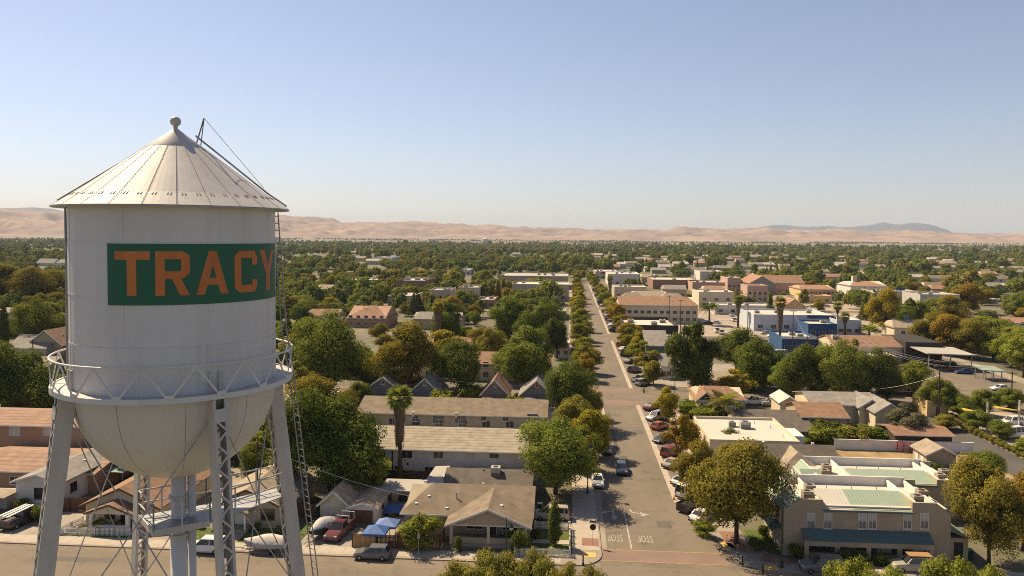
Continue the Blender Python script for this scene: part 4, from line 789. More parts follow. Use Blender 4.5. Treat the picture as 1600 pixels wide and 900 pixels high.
# left of the tower
b = gx('grey_roof_house', 'house with a blue-grey roof left of the water tower', 8, 74, 562, 544, 522, 14, 'stucco_grey', 'shingle_grey'); winrow(b, 4, (1.7,), 1.2, 1.1)
b = gy('brown_gable_house', 'brown-gabled house with a porch just left of the water tower', 40, 98, 560, 540, 516, 14, 'stucco_tan', 'shingle_rust'); winrow(b, 3, (1.7,), 1.2, 1.1)
b = gx('low_tan_house', 'low house with a tan roof below the brown-gabled one', 30, 78, 585, 572, 556, 10, 'stucco_tan', 'shingle_tan'); winrow(b, 4, (1.6,), 1.2, 1.0)
for pl, pr, pb, pe, pk, lab in [(56,84,416,411,404,'white farmhouse group beyond the field left of the tower, nearer end'),(88,106,418,411,405,'white farmhouse beside the field, close to the tower'),(-30,22,498,488,480,'long low white-roofed house at the left edge')]:
    b = gx('low_white_house', lab, pl, pr, pb, pe, pk, 14, 'stucco_white', 'shingle_grey'); winrow(b, 3, (1.7,))
# --- right: the pair of two-storey buildings with green metal roofs
def metal_roof_block(label, pl, pc0, pc1, pr, ptop, pmid, y0, depth, face_detail, leftslope):
    xl, zt = at(pl, ptop, y0); xc0 = at(pc0, ptop, y0)[0]; xc1 = at(pc1, ptop, y0)[0]; xr = at(pr, ptop, y0)[0]; zm = at((pc0+pc1)/2, pmid, y0)[1]
    b = Bld('metal_roof_building', label, 'building', xl, xr, y0, y0+depth, 'green metal roofed buildings')
    cx, cy = b.cx, b.cy; X = lambda x: x-cx; f = -b.hd; bk = b.hd; ch = 1.3; cz = zt-1.3
    w_ = MB()
    lx, c0, c1, rx = X(xl), X(xc0), X(xc1), X(xr)
    front = [(lx,0),(rx,0),(rx,cz),(rx-ch*1.3,zt),(c1,zt),(c1,zm),(c0,zm),(c0,zt),(lx+ch*1.3,zt),(lx,cz)]
    n = len(front)
    w_.add([(x,f,z) for x,z in front]+[(x,f+.3,z) for x,z in front], [tuple(range(n)), tuple(range(2*n-1,n-1,-1))]+[(n+i,n+(i+1)%n,(i+1)%n,i) for i in range(n)])
    zr = zt-.75
    w_.box(lx,lx+.3,f+.3,bk,0,cz); w_.box(rx-.3,rx,f+.3,bk,0,cz); w_.box(lx+.3,rx-.3,bk-.3,bk,0,zt)
    w_.box(c0-.3,c0,f+.3,f+3.6,zm-.5,zt); w_.box(c1,c1+.3,f+.3,f+3.6,zm-.5,zt)
    b.p('wall', w_, 'stucco_tan')
    for a_, s in ((lx, 1), (rx, -1)):          # sloped green shoulders
        m_ = MB(); q = [(a_-s*.25,f-.05,cz-.1),(a_+s*ch*1.35,f-.05,zt+.05),(a_+s*ch*1.35,bk,zt+.05),(a_-s*.25,bk,cz-.1)]
        if s < 0: q = q[::-1]
        m_.slab(q, .1); b.p('shoulder_roof', m_, 'metal_green')
    b.p('flat_roof', MB().box(lx+.3,rx-.3,f+.3,bk-.3,zr-.15,zr), 'roof_white')
    b.p('inner_parapet', MB().box(c0,c1,f+3.6,f+3.85,zr,zt+.05), 'trim_white'); b.p('inner_parapet', MB().box(lx+ch*1.35,rx-ch*1.35,bk-.55,bk-.32,zr,zt+.35), 'trim_white')
    for a_ in (lx+ch*1.35, c0-.55, c1+.32, rx-ch*1.35-.22): b.p('inner_parapet', MB().box(a_,a_+.22,f+.32,bk-.6,zr,zt+.02), 'trim_white')
    sp = c0 + (c1-c0)*.34
    for q0, q1, mm in ((c0+.02, sp, 'metal_pale' if face_detail else 'metal_green'), (sp, c1-.02, 'metal_green')):
        b.p('metal_roof', MB().slab([(q0,f-.25,zm-.12),(q1,f-.25,zm-.12),(q1,f+3.7,zt+.15),(q0,f+3.7,zt+.15)], .1), mm)
    b.p('eave_gutter', MB().box(c0,c1,f-.36,f-.24,zm-.28,zm-.08), 'metal_teal')
    for x, y in ((lx+3.2, f+2.0),(lx+4.2, f+4.4),(c1+1.2, f+1.6),(c1+2.6, f+3.6)): b.hvac(x, y, zr, 1.15, 1.1, 1.15)
    for x in (c0+2, c0+5, c0+8): b.pipe(x, f+5.0, zr, 1.0, .05)
    return b, f, zt, zm
b, f, zt, zm = metal_roof_block('two-storey tan building with green metal roof facing the cross street, nearer of the pair', 1226, 1286, 1426, 1487, 779, 796, 91.6, 9.0, True, False)
for px in (1267, 1293.5, 1347, 1363, 1418, 1444):
    x, z = at(px, 814, 91.6); o = b.win('S', x-b.cx, z, .85, 1.75, 'grid', pane='glass_pale', frame='trim_white'); 
    b.p('blind', MB().box(-.42,.42,-.033,-.024,.05,.86), 'blind_white', o)
x0, z1 = at(1257, 834, 90.4); x1 = at(1459, 834, 90.4)[0]; z0 = at(1350, 846, 90.2)[1]
b.p('awning', MB().slab([(x0-b.cx,f-1.5,z0),(x1-b.cx,f-1.5,z0),(x1-b.cx,f-.02,z1+.25),(x0-b.cx,f-.02,z1+.25)], .12), 'metal_teal')
b.p('awning_beam', MB().box(x0-b.cx,x1-b.cx,f-1.4,f-1.05,z0-.75,z0-.13), 'stucco_tan')
for k in range(5): xx = x0-b.cx+.25+(x1-x0-.5)*k/4; b.p('arcade_pillar', MB().box(xx-.25,xx+.25,f-1.35,f-1.05,0,z0-.75), 'stucco_tan')
for px, w_, st in ((1273,1.2,'glass_dark'),(1289,1.3,'iron_black'),(1307,1.4,'glass_pale'),(1346,1.0,'glass_dark'),(1362,1.0,'glass_pale'),(1383,2.0,'blind_white'),(1402,1.1,'glass_pale'),(1417,1.0,'glass_dark'),(1436,1.3,'blind_white')):
    x, z = at(px, 858, 91.6); b.win('S', x-b.cx, 1.45, w_, 1.5, 'none', pane=st, frame='trim_brown')
b.p('side_wing', MB().box(b.hw,b.hw+2.2,f+.4,f+5,0,2.6), 'stucco_tan'); b.p('wing_roof', MB().slab([(b.hw,f+.2,3.6),(b.hw+2.5,f+.2,2.6),(b.hw+2.5,f+5.2,2.6),(b.hw,f+5.2,3.6)][::-1], .12), 'metal_green'); b.p('side_door', MB().box(b.hw+.6,b.hw+1.6,f+.34,f+.4,0,2.1), 'iron_black')
for y in (-2.5, .5, 3): b.win('W', y, 4.3, .85, 1.6, 'grid', pane='glass_pale'); b.win('W', y, 1.4, .85, 1.5, 'grid', pane='glass_pale')
b.p('west_awning', MB().slab([(-b.hw-1.2,-3.6,2.6),(-b.hw,-3.6,3.2),(-b.hw,4.2,3.2),(-b.hw-1.2,4.2,2.6)], .1), 'metal_teal')
b, f, zt, zm = metal_roof_block('two-storey tan building with green metal roof, farther of the pair beside the vacant lot', 1258, 1336, 1464, 1506, 744, 755, 105.5, 9.0, False, True)
b.p('front_slope', MB().slab([(-b.hw-.1,f-.4,zt-1.2),(-b.hw+3.9,f-.4,zt-1.9),(-b.hw+3.9,f+2.2,zt+.35),(-b.hw-.1,f+2.2,zt+.35)], .1), 'metal_green')
for i, x in enumerate((-3.5, 0, 3.5)): b.win('S', x, 4.0, .85, 1.5, 'grid', pane='glass_pale')
# houses between it and the second crossing
b = fb('flat_roof_building', 'building with a broad white flat roof and parapet beside the parking bays', 1109, 1250, 735, 688, 16, 'stucco_cream', 'roof_white', par=.45, y0=124.0)
winrow(b, 4, (1.8,), 1.4, 1.2, 'W', frame='trim_brown'); b.hvac(.6, 1.6, b.h, 1.7, 1.5, 1.2, 'hvac_grey'); b.hvac(-1.4, 2.6, b.h, 1.2, 1.2, .9, 'hvac_grey'); b.p('lower_roof', MB().box(b.hw-.1,b.hw+3.4,1,6.5,0,b.h-1.0), 'trim_white')
for x, y in ((5,2),(5.5,-4),(3,5)): b.pipe(x, y, b.h, .5)
b = gx('dark_shingle_house', 'dark-shingled house with a hip slope coloured pale as if sunlit behind the sycamore tree', 1176, 1320, 770, 738, 694, 10, 'stucco_tan', 'shingle_dark', y0=113.5)
b.gable(b.h, b.r-.1, 'shingle_tan', 'y', .4, x=(-3.4,3.6), y=(-b.hd-1.5,0), name='front_roof', hipl=2.8); b.walls(b.h, 'stucco_tan', None, x=(-3.4,3.6), y=(-b.hd-1.5,-b.hd-.1)); b.vent(-3.6,.9,b.r); b.vent(3.8,.9,b.r); b.win('S', 5, 1.6, 1.2, 1.1)  # front slope takes a paler shingle colour standing in for sunlight on it
b = gx('wide_brown_house', 'long house with a plain dark brown roof behind the white flat roof', 1158, 1273, 700, 672, 640, 14, 'stucco_tan', 'shingle_dark', y0=142.5); b.pipe(5, -2, b.r-.6); b.pipe(5.6, -2.4, b.r-.7); winrow(b, 5, (1.5,)); b.hvac(-7, .4, b.r-.3, 1.5, 1.4, 1.2, 'hvac_grey')
b = gx('hip_roof_house', 'tan hip-roofed house at the right corner of the second crossing', 1086, 1168, 640, 624, 603, 11, 'stucco_cream', 'shingle_rust', y0=160.5, hipl=3, hipr=3); winrow(b, 4, (1.6,), 1.1, 1.2); b.gable(b.h, b.h+1.6, 'shingle_rust', 'y', .35, x=(-b.hw-.3,-b.hw+3.4), y=(-b.hd-1.4,0), name='bay_roof'); b.vent(1.2,-1.2,b.r-.3,.3); b.vent(3.0,-1.2,b.r-.3,.3); b.p('bay_wall', MB().box(-b.hw,-b.hw+3.1,-b.hd-1.2,-b.hd,0,b.h), 'stucco_cream')
b = gy('small_shed', 'small cream shed with a white striped roof right of the hip-roofed house', 1217, 1251, 640, 630, 620, 7, 'stucco_cream', 'roof_white', y0=160); b.door('S', 0)
b = gx('grey_gable_house', 'pale grey-roofed house in front of the dark tree mass', 1266, 1378, 650, 633, 612, 12, 'stucco_cream', 'shingle_grey', y0=156); b.gable(b.h, b.r+.2, 'shingle_grey', 'y', .4, x=(2.0,b.hw), y=(-b.hd-1.6,0), name='wing_roof'); b.walls(b.h, 'stucco_cream', b.r+.2, 'y', x=(2.0,b.hw), y=(-b.hd-1.6,0)); b.win('S', 4.5, b.h+.6, .6, .7, 'none', dep=-b.hd-1.6); winrow(b, 3, (1.5,))
b = gx('tan_slope_house', 'house with a warm tan roof below the pale grey roof', 1250, 1328, 668, 652, 628, 11, 'stucco_tan', 'shingle_rust', y0=146.5); winrow(b, 4, (1.5,))
b = gy('hip_shed', 'small pale hip-roofed outbuilding beside the grey-roofed house', 1366, 1418, 662, 646, 630, 8, 'stucco_cream', 'shingle_grey', y0=150); b.win('S', 0, 1.5, 1.0, 1.0)
b = gx('long_dark_shed', 'long brown-roofed shed behind the white yard wall', 1395, 1492, 690, 680, 666, 7, 'wood_dark', 'shingle_rust', y0=139.5); winrow(b, 3, (1.2,), .9, .8)
b = gy('yard_shed', 'wooden yard shed with a pale metal roof beside the lane', 1446, 1500, 737, 712, 699, 5.0, 'stucco_tan', 'shingle_tan'); b.door('W', -1.0, .9, 1.8, 'door_white'); b.door('W', 1.0, .9, 1.8, 'door_white')
b = fb('utility_hut', 'yellow-tan utility hut at the head of the lane', 1449, 1482, 652, 627, 7, 'wall_yellow', 'shingle_tan', par=.15); b.door('S', 0)
b = gx('stucco_wing', 'tan building behind the tall dark cottonwood tree', 1095, 1160, 612, 594, 580, 10, 'stucco_salmon', 'shingle_tan'); winrow(b, 5, (1.6,))
b = gx('grey_hall', 'grey-green hall with a low roof beside the right street trees', 1008, 1046, 562, 540, 516, 20, 'trim_green', 'shingle_grey', ov=.3); winrow(b, 3, (1.8,))
b = gx('porch_house', 'white porch house beside the tall dark cottonwood', 1030, 1052, 590, 572, 552, 10, 'trim_white', 'shingle_grey', y0=203); winrow(b, 2, (1.6,))
# downtown, right of the main street
b = gx('hotel_block', 'long cream hotel with a peach-brown roof right of the main street', 967, 1092, 505, 477, 463, 26, 'stucco_cream', 'shingle_rust', hipr=3); winrow(b, 12, (1.8, 4.8), 1.6, 1.3)
for x in (-10, 8): b.gable(b.r-2.2, b.r+1.0, 'shingle_tan', 'x', .3, x=(x-6,x+7), y=(4,14), name='attic_roof', hipl=4, hipr=4)
b = fb('dark_parapet_building', 'white-roofed building with a dark parapet and pale side wing', 977, 1060, 535, 508, 28, 'wall_dark', 'roof_white', par=1.2, pm='wall_dark'); winrow(b, 3, (2,), 2, 1.6)
b.p('white_pier', MB().box(-b.hw+2.2,-b.hw+7,-b.hd-1.0,-b.hd,0,b.h-1.4), 'trim_white'); b.p('front_wing', MB().box(-b.hw+8,b.hw-3,-b.hd-4,-b.hd,0,b.h-2.2), 'stucco_white'); b.p('wing_roof', MB().box(-b.hw+7.8,b.hw-2.8,-b.hd-4.2,-b.hd,b.h-2.2,b.h-1.9), 'roof_white')
for x, y in ((-6,4),(2,-3),(6,5)): b.hvac(x, y, b.h, 2.2, 1.8, 1.3, 'hvac_grey')
rows = [(1092,1147,482,456,22,'stucco_cream','roof_white','cream two-storey commercial block with white roof beside the palms',2),(1117,1212,492,477,16,'stucco_white','roof_white','long low white building in front of the church',1),(1178,1302,518,492,26,'wall_pale_blue','roof_white','long pale blue and white shop building right of centre',1),(1222,1276,552,526,16,'wall_blue','roof_white','bright blue shop with a pale roof behind the white van',1),(1263,1308,528,506,14,'wall_blue','roof_white','blue and white shop front with a blue fascia beside the two palms',1),
 (1308,1346,524,500,18,'wall_pale_blue','roof_white','blue-striped shop at the end of the pale blue building',1),(1366,1436,486,455,18,'stucco_beige','roof_grey_flat','white store with a green front panel behind the olive tree',1),(1438,1500,496,460,20,'stucco_grey','roof_grey_flat','big pale grey windowless store on the right',1),(1322,1402,575,556,16,'stucco_cream','roof_white','low cream building with a white roof in front of the brown hall',1),(1399,1436,618,585,14,'wall_maroon','roof_white','dark maroon building behind the dark trees',1),(1137,1158,458,434,24,'wall_pink','roof_grey_flat','pink stepped building left of the church',2),(1082,1140,456,441,30,'wall_pink','roof_grey_flat','long pink-beige flat-roofed block left of the church',1),
 (1020,1090,452,437,40,'wall_brick','roof_white','brown brick downtown block beyond the hotel',1),(950,1000,446,428,40,'stucco_white','roof_white','downtown building with a white roof right of the street end',1),(960,1010,466,448,22,'stucco_beige','roof_white','beige shop row beside the right street trees',1),(1094,1130,440,424,30,'stucco_white','roof_white','white-roofed hall beyond the pink block',1),(1253,1300,474,462,16,'wall_yellow','tile_terracotta','low yellow shop row in front of the tile-roofed block',1),(930,965,436,424,40,'stucco_beige','roof_white','distant shop with a red sign at the street end',1)]
for pl, pr, pb, pe, dp, wm, rm, lab, st in rows:
    b = fb('commercial_building', lab, pl, pr, pb, pe, dp, wm, rm, par=.7, group=None); n = max(3, int(b.hw/2.4)); blank = 'windowless' in lab
    if not blank: winrow(b, n, (1.8,) if st == 1 else (1.8, 4.8), 1.9, 1.5, frame='trim_white')
    for i in range(3 if dp > 20 else 2): b.hvac((random.random()-.5)*b.hw*1.5, (random.random()-.5)*b.hd, b.h, 2.0, 1.6, 1.1, 'hvac_grey')
    if 'green front panel' in lab: b.p('green_panel', MB().box(b.hw-6,b.hw-.3,-b.hd-.25,-b.hd-.02,b.h-3.5,b.h+.3), 'wall_green')
    if 'red sign' in lab: b.p('red_sign', MB().box(-4,0,-b.hd-.3,-b.hd-.02,b.h-1.5,b.h+.6), 'red_paint')
    if 'bright blue' in lab: b.p('roof_trim', MB().box(-b.hw-.1,b.hw+.1,-b.hd-.15,-b.hd-.03,b.h-.1,b.h+.75), 'trim_white')
    if 'pale blue and white' in lab: b.p('blue_fascia', MB().box(b.hw*.35,b.hw+.1,-b.hd-.2,-b.hd-.03,b.h-.6,b.h+.75), 'wall_blue')
b = gx('church_hall', 'church hall with a brown roof behind the pink buildings', 1192, 1258, 462, 442, 430, 26, 'wall_pink', 'shingle_rust'); winrow(b, 6, (2.5,), 1.6, 2.2)
b = gy('church_gable', 'grey-fronted church gable with terracotta roof', 1170, 1212, 462, 443, 431, 30, 'siding_blue_grey', 'tile_terracotta'); winrow(b, 3, (2.5,), 1.4, 2.0)
b = fb('pink_arch_building', 'pink two-storey building with arched entrance beneath the church', 1168, 1200, 472, 446, 18, 'wall_pink', 'tile_terracotta'); winrow(b, 4, (1.8, 5.0), 1.4, 1.6)
b = gx('yellow_tile_block', 'yellow block with terracotta roof edge right of the church', 1250, 1306, 470, 452, 445, 24, 'wall_yellow', 'tile_terracotta', hipl=3, hipr=3); winrow(b, 8, (1.8, 4.6), 1.6, 1.3)
b = gy('orange_gable_shop', 'tan-orange shop with a pitched gable front near the palms', 1222, 1262, 492, 480, 467, 18, 'wall_yellow', 'tile_terracotta'); winrow(b, 3, (1.8,), 1.4, 1.6)
b = gx('white_mansion', 'white two-storey house with red tile hip roof and a chimney', 1328, 1388, 470, 447, 439, 24, 'stucco_white', 'tile_terracotta', hipl=7, hipr=7); winrow(b, 9, (1.8, 4.8), 1.2, 1.4); b.p('chimney', MB().box(-b.hw+5,-b.hw+7.5,-1,1.5,b.r-3,b.r+3.2), 'stucco_cream')
b = gx('brown_hall', 'long hall with a rust-brown roof and a dark end wall', 1304, 1412, 566, 541, 524, 18, 'stucco_cream', 'shingle_rust', ov=.3); winrow(b, 5, (1.8,)); b.p('dark_end_wall', MB().box(b.hw,b.hw+10.5,-b.hd-2,b.hd-2,0,b.r-.3), 'wall_dark'); b.hvac(-8, -3, b.h+1.2, 2, 1.8, 1.4, 'hvac_grey')
b = gx('orange_roof_house', 'house with an orange tile roof at the right edge', 1556, 1640, 512, 505, 496, 16, 'stucco_white', 'tile_terracotta'); winrow(b, 5, (1.7,))
b = fb('white_bungalow', 'low white house at the right edge beyond the back street', 1500, 1560, 475, 467, 22, 'stucco_white', 'tile_terracotta'); winrow(b, 5, (1.7,))
# the block the tower stands in front of
for k, (x, y, w_, d_, wm, rm) in enumerate([(-92,150,14,10,'stucco_tan','shingle_brown'),(-70,152,12,10,'stucco_cream','shingle_rust'),(-52,150,11,9,'stucco_white','shingle_grey'),(-98,200,13,10,'stucco_beige','shingle_tan'),(-72,204,13,10,'stucco_salmon','shingle_brown'),(-120,240,14,11,'stucco_tan','shingle_grey'),(-84,246,13,10,'stucco_cream','shingle_brown'),(-150,310,16,12,'stucco_white','shingle_tan'),(-104,318,14,10,'stucco_beige','shingle_rust'),(-70,130,10,8,'stucco_tan','shingle_grey')]):
    b = Bld('block_house', ['brown','rust','grey','tan','dark brown','slate','umber','sandy','red-brown','small grey'][k]+'-roofed house in the block behind the water tower', 'house', x-w_/2, x+w_/2, y, y+d_, 'houses behind the water tower'); b.walls(3.0, wm, 5.2, 'x'); b.gable(3.0, 5.2, rm, 'x', .5, hipl=2, hipr=2); winrow(b, 4, (1.6,)); b.door('S', 0)
# canopies over the lot beside the back street
def canopy(label, pl, pr, py, dp, h, m, mg=None, posts=3):
    Y = G((pl+pr)/2, py)[1]; x0, x1 = at(pl, py, Y)[0], at(pr, py, Y)[0]
    t = thing('lot_canopy', label, 'canopy', ((x0+x1)/2, Y+dp/2, 0)); a = (x1-x0)/2; d = dp/2
    MB().slab([(-a,-d,h),(a,-d,h-.3),(a,d,h+.1),(-a,d,h+.4)], .25).build('roof', m, t)
    for i in range(posts):
        for s in (-1, 1): MB().box(-a+.8+(2*a-1.6)*i/(posts-1)-.1,-a+.8+(2*a-1.6)*i/(posts-1)+.1,s*(d-.6)-.1,s*(d-.6)+.1,0,h-.1).build('post', 'galvanised', t)
    return t
canopy('pale flat filling-station canopy beside the back street', 1448, 1524, 580, 13, 5.0, 'roof_grey_flat')
canopy('low green canopy beside the white sedan in the right-hand lot', 1536, 1572, 596, 6, 3.0, 'metal_green')
# scattered roofs showing through the canopy further off
SC_H = [('stucco_cream','shingle_tan'),('stucco_beige','roof_grey_flat'),('stucco_beige','tile_terracotta'),('stucco_tan','shingle_grey'),('stucco_white','shingle_brown')]
rnd = random.Random(11); nh = 0
while nh < 110:
    Y = 300 + 1150*rnd.random()**1.15; px = rnd.uniform(440, 1600); q = ray(px, 400); x = q[0]/q[1]*Y
    w_, d_ = rnd.uniform(10, 20), rnd.uniform(9, 14)
    if x < -14 and rnd.random() < .82: continue
    if -14 < x < 36 or any(x+w_/2 > f0-3 and x-w_/2 < f1+3 and Y+d_ > f2-3 and Y < f3+3 for f0,f1,f2,f3 in FOOT) or any(a-3 < Y+d_ and Y < c+3 for a, c in XS): continue
    side = 'left' if x < 9 else 'right'; wm, rm = SC_H[rnd.randrange(5)]
    zone = 'nearer' if Y < 700 else 'middle' if Y < 1300 else 'far'
    b = Bld('suburban_house', '%s house with %s roof in %s canopy %s of street' % (wm.split('_')[1], rm.split('_')[1], zone, side), 'house', x-w_/2, x+w_/2, Y, Y+d_, 'houses scattered through the canopy')
    h = rnd.uniform(3.2, 5.5); pc_ = prj(x, Y, h); pw_ = w_/2/Y*FPX; VIS.append((pc_[0]-pw_*.7, pc_[0]+pw_*.7, pc_[1]+1.5, Y))
    if rm == 'roof_white': b.walls(h, wm); b.flat(h, rm, .5, wm)
    else: b.walls(h, wm, h+2.2, 'x'); b.gable(h, h+2.2, rm, 'x', .5, hipl=2, hipr=2, fascia=None)
    winrow(b, 3, (1.8,), 1.5, 1.3); nh += 1
# ------------------------------------------------------------------ trees
def leaves(cent, rad, n, L, rng, flat=.85, core=None, out=.75, droop=0.0):
    """n leaf sprays in clumps (centres cent, radii rad) - four-cornered, each turned mostly outwards"""
    cent = np.asarray(cent); rad = np.asarray(rad); wts = rad**2; k = rng.choice(len(cent), n, p=wts/wts.sum())
    d = rng.normal(size=(n,3)); d /= np.linalg.norm(d, axis=1)[:,None]
    d[:,2] = np.where(d[:,2] < -.7, -d[:,2]*.6, d[:,2]); rr = rad[k]*(rng.random(n)**.35)
    P = cent[k] + d*rr[:,None]*np.array([1,1,flat])
    if droop: P[:,2] -= droop*rng.random(n)**2*rad[k]
    cc = np.array(core) if core is not None else cent.mean(0)
    o = P-cc; o /= (np.linalg.norm(o, axis=1)[:,None]+1e-6)
    N = d*out*1.25 + o*.5 + rng.normal(size=(n,3))*.42; N[:,2] += .15; N /= np.linalg.norm(N, axis=1)[:,None]
    a = np.cross(N, rng.normal(size=(n,3))); a /= np.linalg.norm(a, axis=1)[:,None]; b = np.cross(N, a)
    s = L*(0.55+.9*rng.random(n))[:,None]; asp = (.45+.35*rng.random(n))[:,None]
    bend = N*s*.25
    V = np.stack([P-a*s*.5-bend, P+b*s*asp*.5, P+a*s*.5-bend, P-b*s*asp*.5], 1).reshape(-1,3)
    return V
def quads(n): return np.arange(n*4).reshape(n,4)
c0z = lambda d: .5+d[2]
def clump_set(kind, h, w_, rng):
    """clump centres of a crown of height h, width w_, above ground"""
    C, R = [], []
    if kind == 'round': lo, n, rf = .02, 40, .225
    elif kind == 'broad': lo, n, rf = .02, 52, .20
    elif kind == 'oval': lo, n, rf = .04, 24, .27
    elif kind == 'open': lo, n, rf = .15, 24, .20
    elif kind == 'willow': lo, n, rf = .05, 26, .25
    elif kind == 'olive': lo, n, rf = .2, 34, .17
    zc_, zr_ = h*(lo+1)/2, h*(1-lo)/2
    lop = rng.uniform(.82, 1.12, 3); off = rng.uniform(-.07, .07, 2)*w_
    for i in range(n):
        for _ in range(30):
            d = rng.normal(size=3); d /= np.linalg.norm(d); q = rng.random()**.42*.88
            if kind == 'broad': d[2] = d[2]*.9+.12
            if d[2] < -.92: continue
            break
        f = 1.0 if kind != 'oval' else (1-.25*d[2])
        c = np.array([d[0]*q*w_/2*f*lop[0]+off[0]*(c0z(d)), d[1]*q*w_/2*f*lop[1]+off[1]*(c0z(d)), zc_+d[2]*q*zr_]); r = rf*w_*(.42+.85*rng.random()**1.3)*.95
        r = min(r, h-c[2]+.1*h); C.append(c); R.append(max(r,.25))
    return C, R
def tree_meshes(key, kind, h, w_, n, L, seed, leaf='leaf', trunk_r=.28, droop=0):
    rng = np.random.default_rng(seed); C, R = clump_set(kind, h, w_, rng)
    V = leaves(C, R, n, L, rng, core=(0,0,h*.5), droop=droop); n2 = n//6
    V2 = leaves(np.asarray(C)*np.array([.7,.7,.96]), np.asarray(R)*.8, n2, L*1.3, rng, core=(0,0,h*.5)); V = np.vstack([V,V2])
    cm = np_mesh('crown', V, quads(n+n2), leaf)
    t = MB(); fk = h*.22; t.tube([(0,0,-.1),(0.05,.03,fk*.5),(0,0,fk)], [trunk_r*1.25,trunk_r,trunk_r*.85], 7)
    order = sorted(range(len(C)), key=lambda i: -R[i])[:8]
    for i in order:
        c = C[i]; m = (c[0]*.45, c[1]*.45, fk+(c[2]-fk)*.6); t.tube([(0,0,fk*.92), m, tuple(c)], [trunk_r*.6,trunk_r*.35,trunk_r*.12], 5)
    return (t.mesh('trunk', 'bark', True), cm)
TP = {}
def proto(key, *a, **k): TP[key] = tree_meshes(key, *a, **k); TP[key+'#'] = (a[1], a[2])
proto('broadA', 'broad', 12, 13, 30000, .31, 1); proto('broadB', 'broad', 12, 11, 27000, .31, 2); proto('roundA', 'round', 10, 10, 24000, .28, 3); proto('roundB', 'round', 10, 9, 21000, .28, 4)
proto('openA', 'open', 12, 10, 15000, .34, 5); proto('ovalA', 'oval', 7, 5, 10000, .24, 6, leaf='leaf_yellow', trunk_r=.13); proto('ovalB', 'oval', 7, 4.6, 9000, .24, 7, leaf='leaf_yellow', trunk_r=.13)
proto('sycA', 'broad', 12, 12, 32000, .28, 8, leaf='leaf_autumn'); proto('sycB', 'round', 11, 9.5, 23000, .29, 9, leaf='leaf_autumn'); proto('willow', 'willow', 9, 7.5, 10000, .34, 10, droop=1.3); proto('oliveA', 'olive', 5, 7.5, 12000, .20, 12, trunk_r=.2); proto('oliveB', 'olive', 5, 6.5, 10000, .20, 13, trunk_r=.2)
proto('bush', 'round', 3, 3.2, 3500, .20, 14, trunk_r=.08); proto('bushB', 'round', 2, 2.4, 2500, .16, 15, trunk_r=.06)
def cypress(key, h, w_, n, L, seed):
    rng = np.random.default_rng(seed); C = [(0,0,h*(.08+.88*i/14)) for i in range(15)]; R = [w_/2*math.sin(math.pi*(.16+.80*i/14))**.7+.08 for i in range(15)]
    V = leaves(C, R, n, L, rng, flat=1.3, core=(0,0,h*.4)); TP[key] = (MB().tube([(0,0,0),(0,0,h*.8)], [.18,.04], 6).mesh('trunk','bark'), np_mesh('crown', V, quads(n), 'leaf')); TP[key+'#'] = (h, w_)
cypress('cypress', 9, 2.4, 4500, .28, 21); cypress('topiary', 4.4, 1.7, 4000, .18, 22)
def conifer(key, h, w_, n, L, seed):
    rng = np.random.default_rng(seed); C, R = [], []
    for i in range(26):
        t = i/25; z = h*(.18+.8*t); k = 5 if t < .7 else 3
        for j in range(k): a = 2.4*j+i*1.1; rr = w_/2*(1-t)**.8*.65; C.append((rr*math.cos(a), rr*math.sin(a), z)); R.append(w_*.13*(1.15-t)+.15)
    V = leaves(C, R, n, L, rng, flat=.6, core=(0,0,h*.4)); TP[key] = (MB().tube([(0,0,0),(0,0,h*.95)], [.3,.04], 6).mesh('trunk','bark'), np_mesh('crown', V, quads(n), 'leaf')); TP[key+'#'] = (h, w_)
conifer('conifer', 14, 7, 8000, .42, 23)
GREENS = {'dark': (0.080,0.105,0.024), 'deep': (0.108,0.142,0.028), 'mid': (0.165,0.200,0.035), 'light': (0.240,0.262,0.038), 'olive': (0.228,0.212,0.040), 'yellow': (0.36,0.300,0.030), 'rust': (0.30,0.205,0.034), 'grey': (0.17,0.155,0.10), 'lime': (0.23,0.265,0.036)}
NTREE = [0]; TREEXY = []
def tree(key, x, y, h, w_, tint, label, cat='tree', name='broadleaf_tree', group=None, rz=None, z=0):
    tm, cm = TP[key]; ph, pw = TP[key+'#']
    t = thing(name, label, cat, (x, y, z), rz if rz is not None else random.random()*6.28, group)
    a = link('trunk', tm, t); c = link('crown', cm, t); e = random.uniform(.88, 1.12); s = (w_/pw*e, w_/pw/e, h/ph); a.scale = s; c.scale = s
    g = GREENS[tint] if isinstance(tint, str) else tint; v = random.uniform(.9, 1.1); c.color = (g[0]*v*random.uniform(.94,1.06), g[1]*v, g[2]*v, 1)
    NTREE[0] += 1; TREEXY.append((x, y, w_/2)); return t
def tpx(key, pxc, pyb, pyt, pw, tint, label, **k):
    """tree by the pixel of its foot, the row of its top and its width in pixels"""
    x, y = G(pxc, pyb); h = ZH(x, y, pyt); d = (y*math.cos(YAW)-x*math.sin(YAW)); w_ = pw*d/FPX
    return tree(key, x, y, h, w_, tint, label, **k)
T = tpx
T('broadA', 868, 772, 652, 142, 'mid', 'large bushy green tree beside the white car on the left kerb')
T('ovalA', 929, 716, 638, 58, 'yellow', 'yellow-green street tree in front of the large bushy tree')
T('roundA', 897, 668, 560, 84, 'deep', 'round dark green tree at the near left corner of the second crossing')
T('roundB', 925, 655, 608, 34, 'olive', 'small olive tree behind the round dark green tree')
T('broadB', 828, 622, 508, 96, 'mid', 'tall rounded mulberry-like tree behind the red-vented cottage')
T('sycB', 636, 628, 508, 98, 'olive', 'orange-tinted green tree behind the leftmost cottages')
T('roundA', 720, 624, 526, 88, 'deep', 'dense dark green tree between the grey-gabled cottages')
T('broadA', 515, 782, 612, 160, 'deep', 'huge dark walnut-like tree at the left end of the town houses')
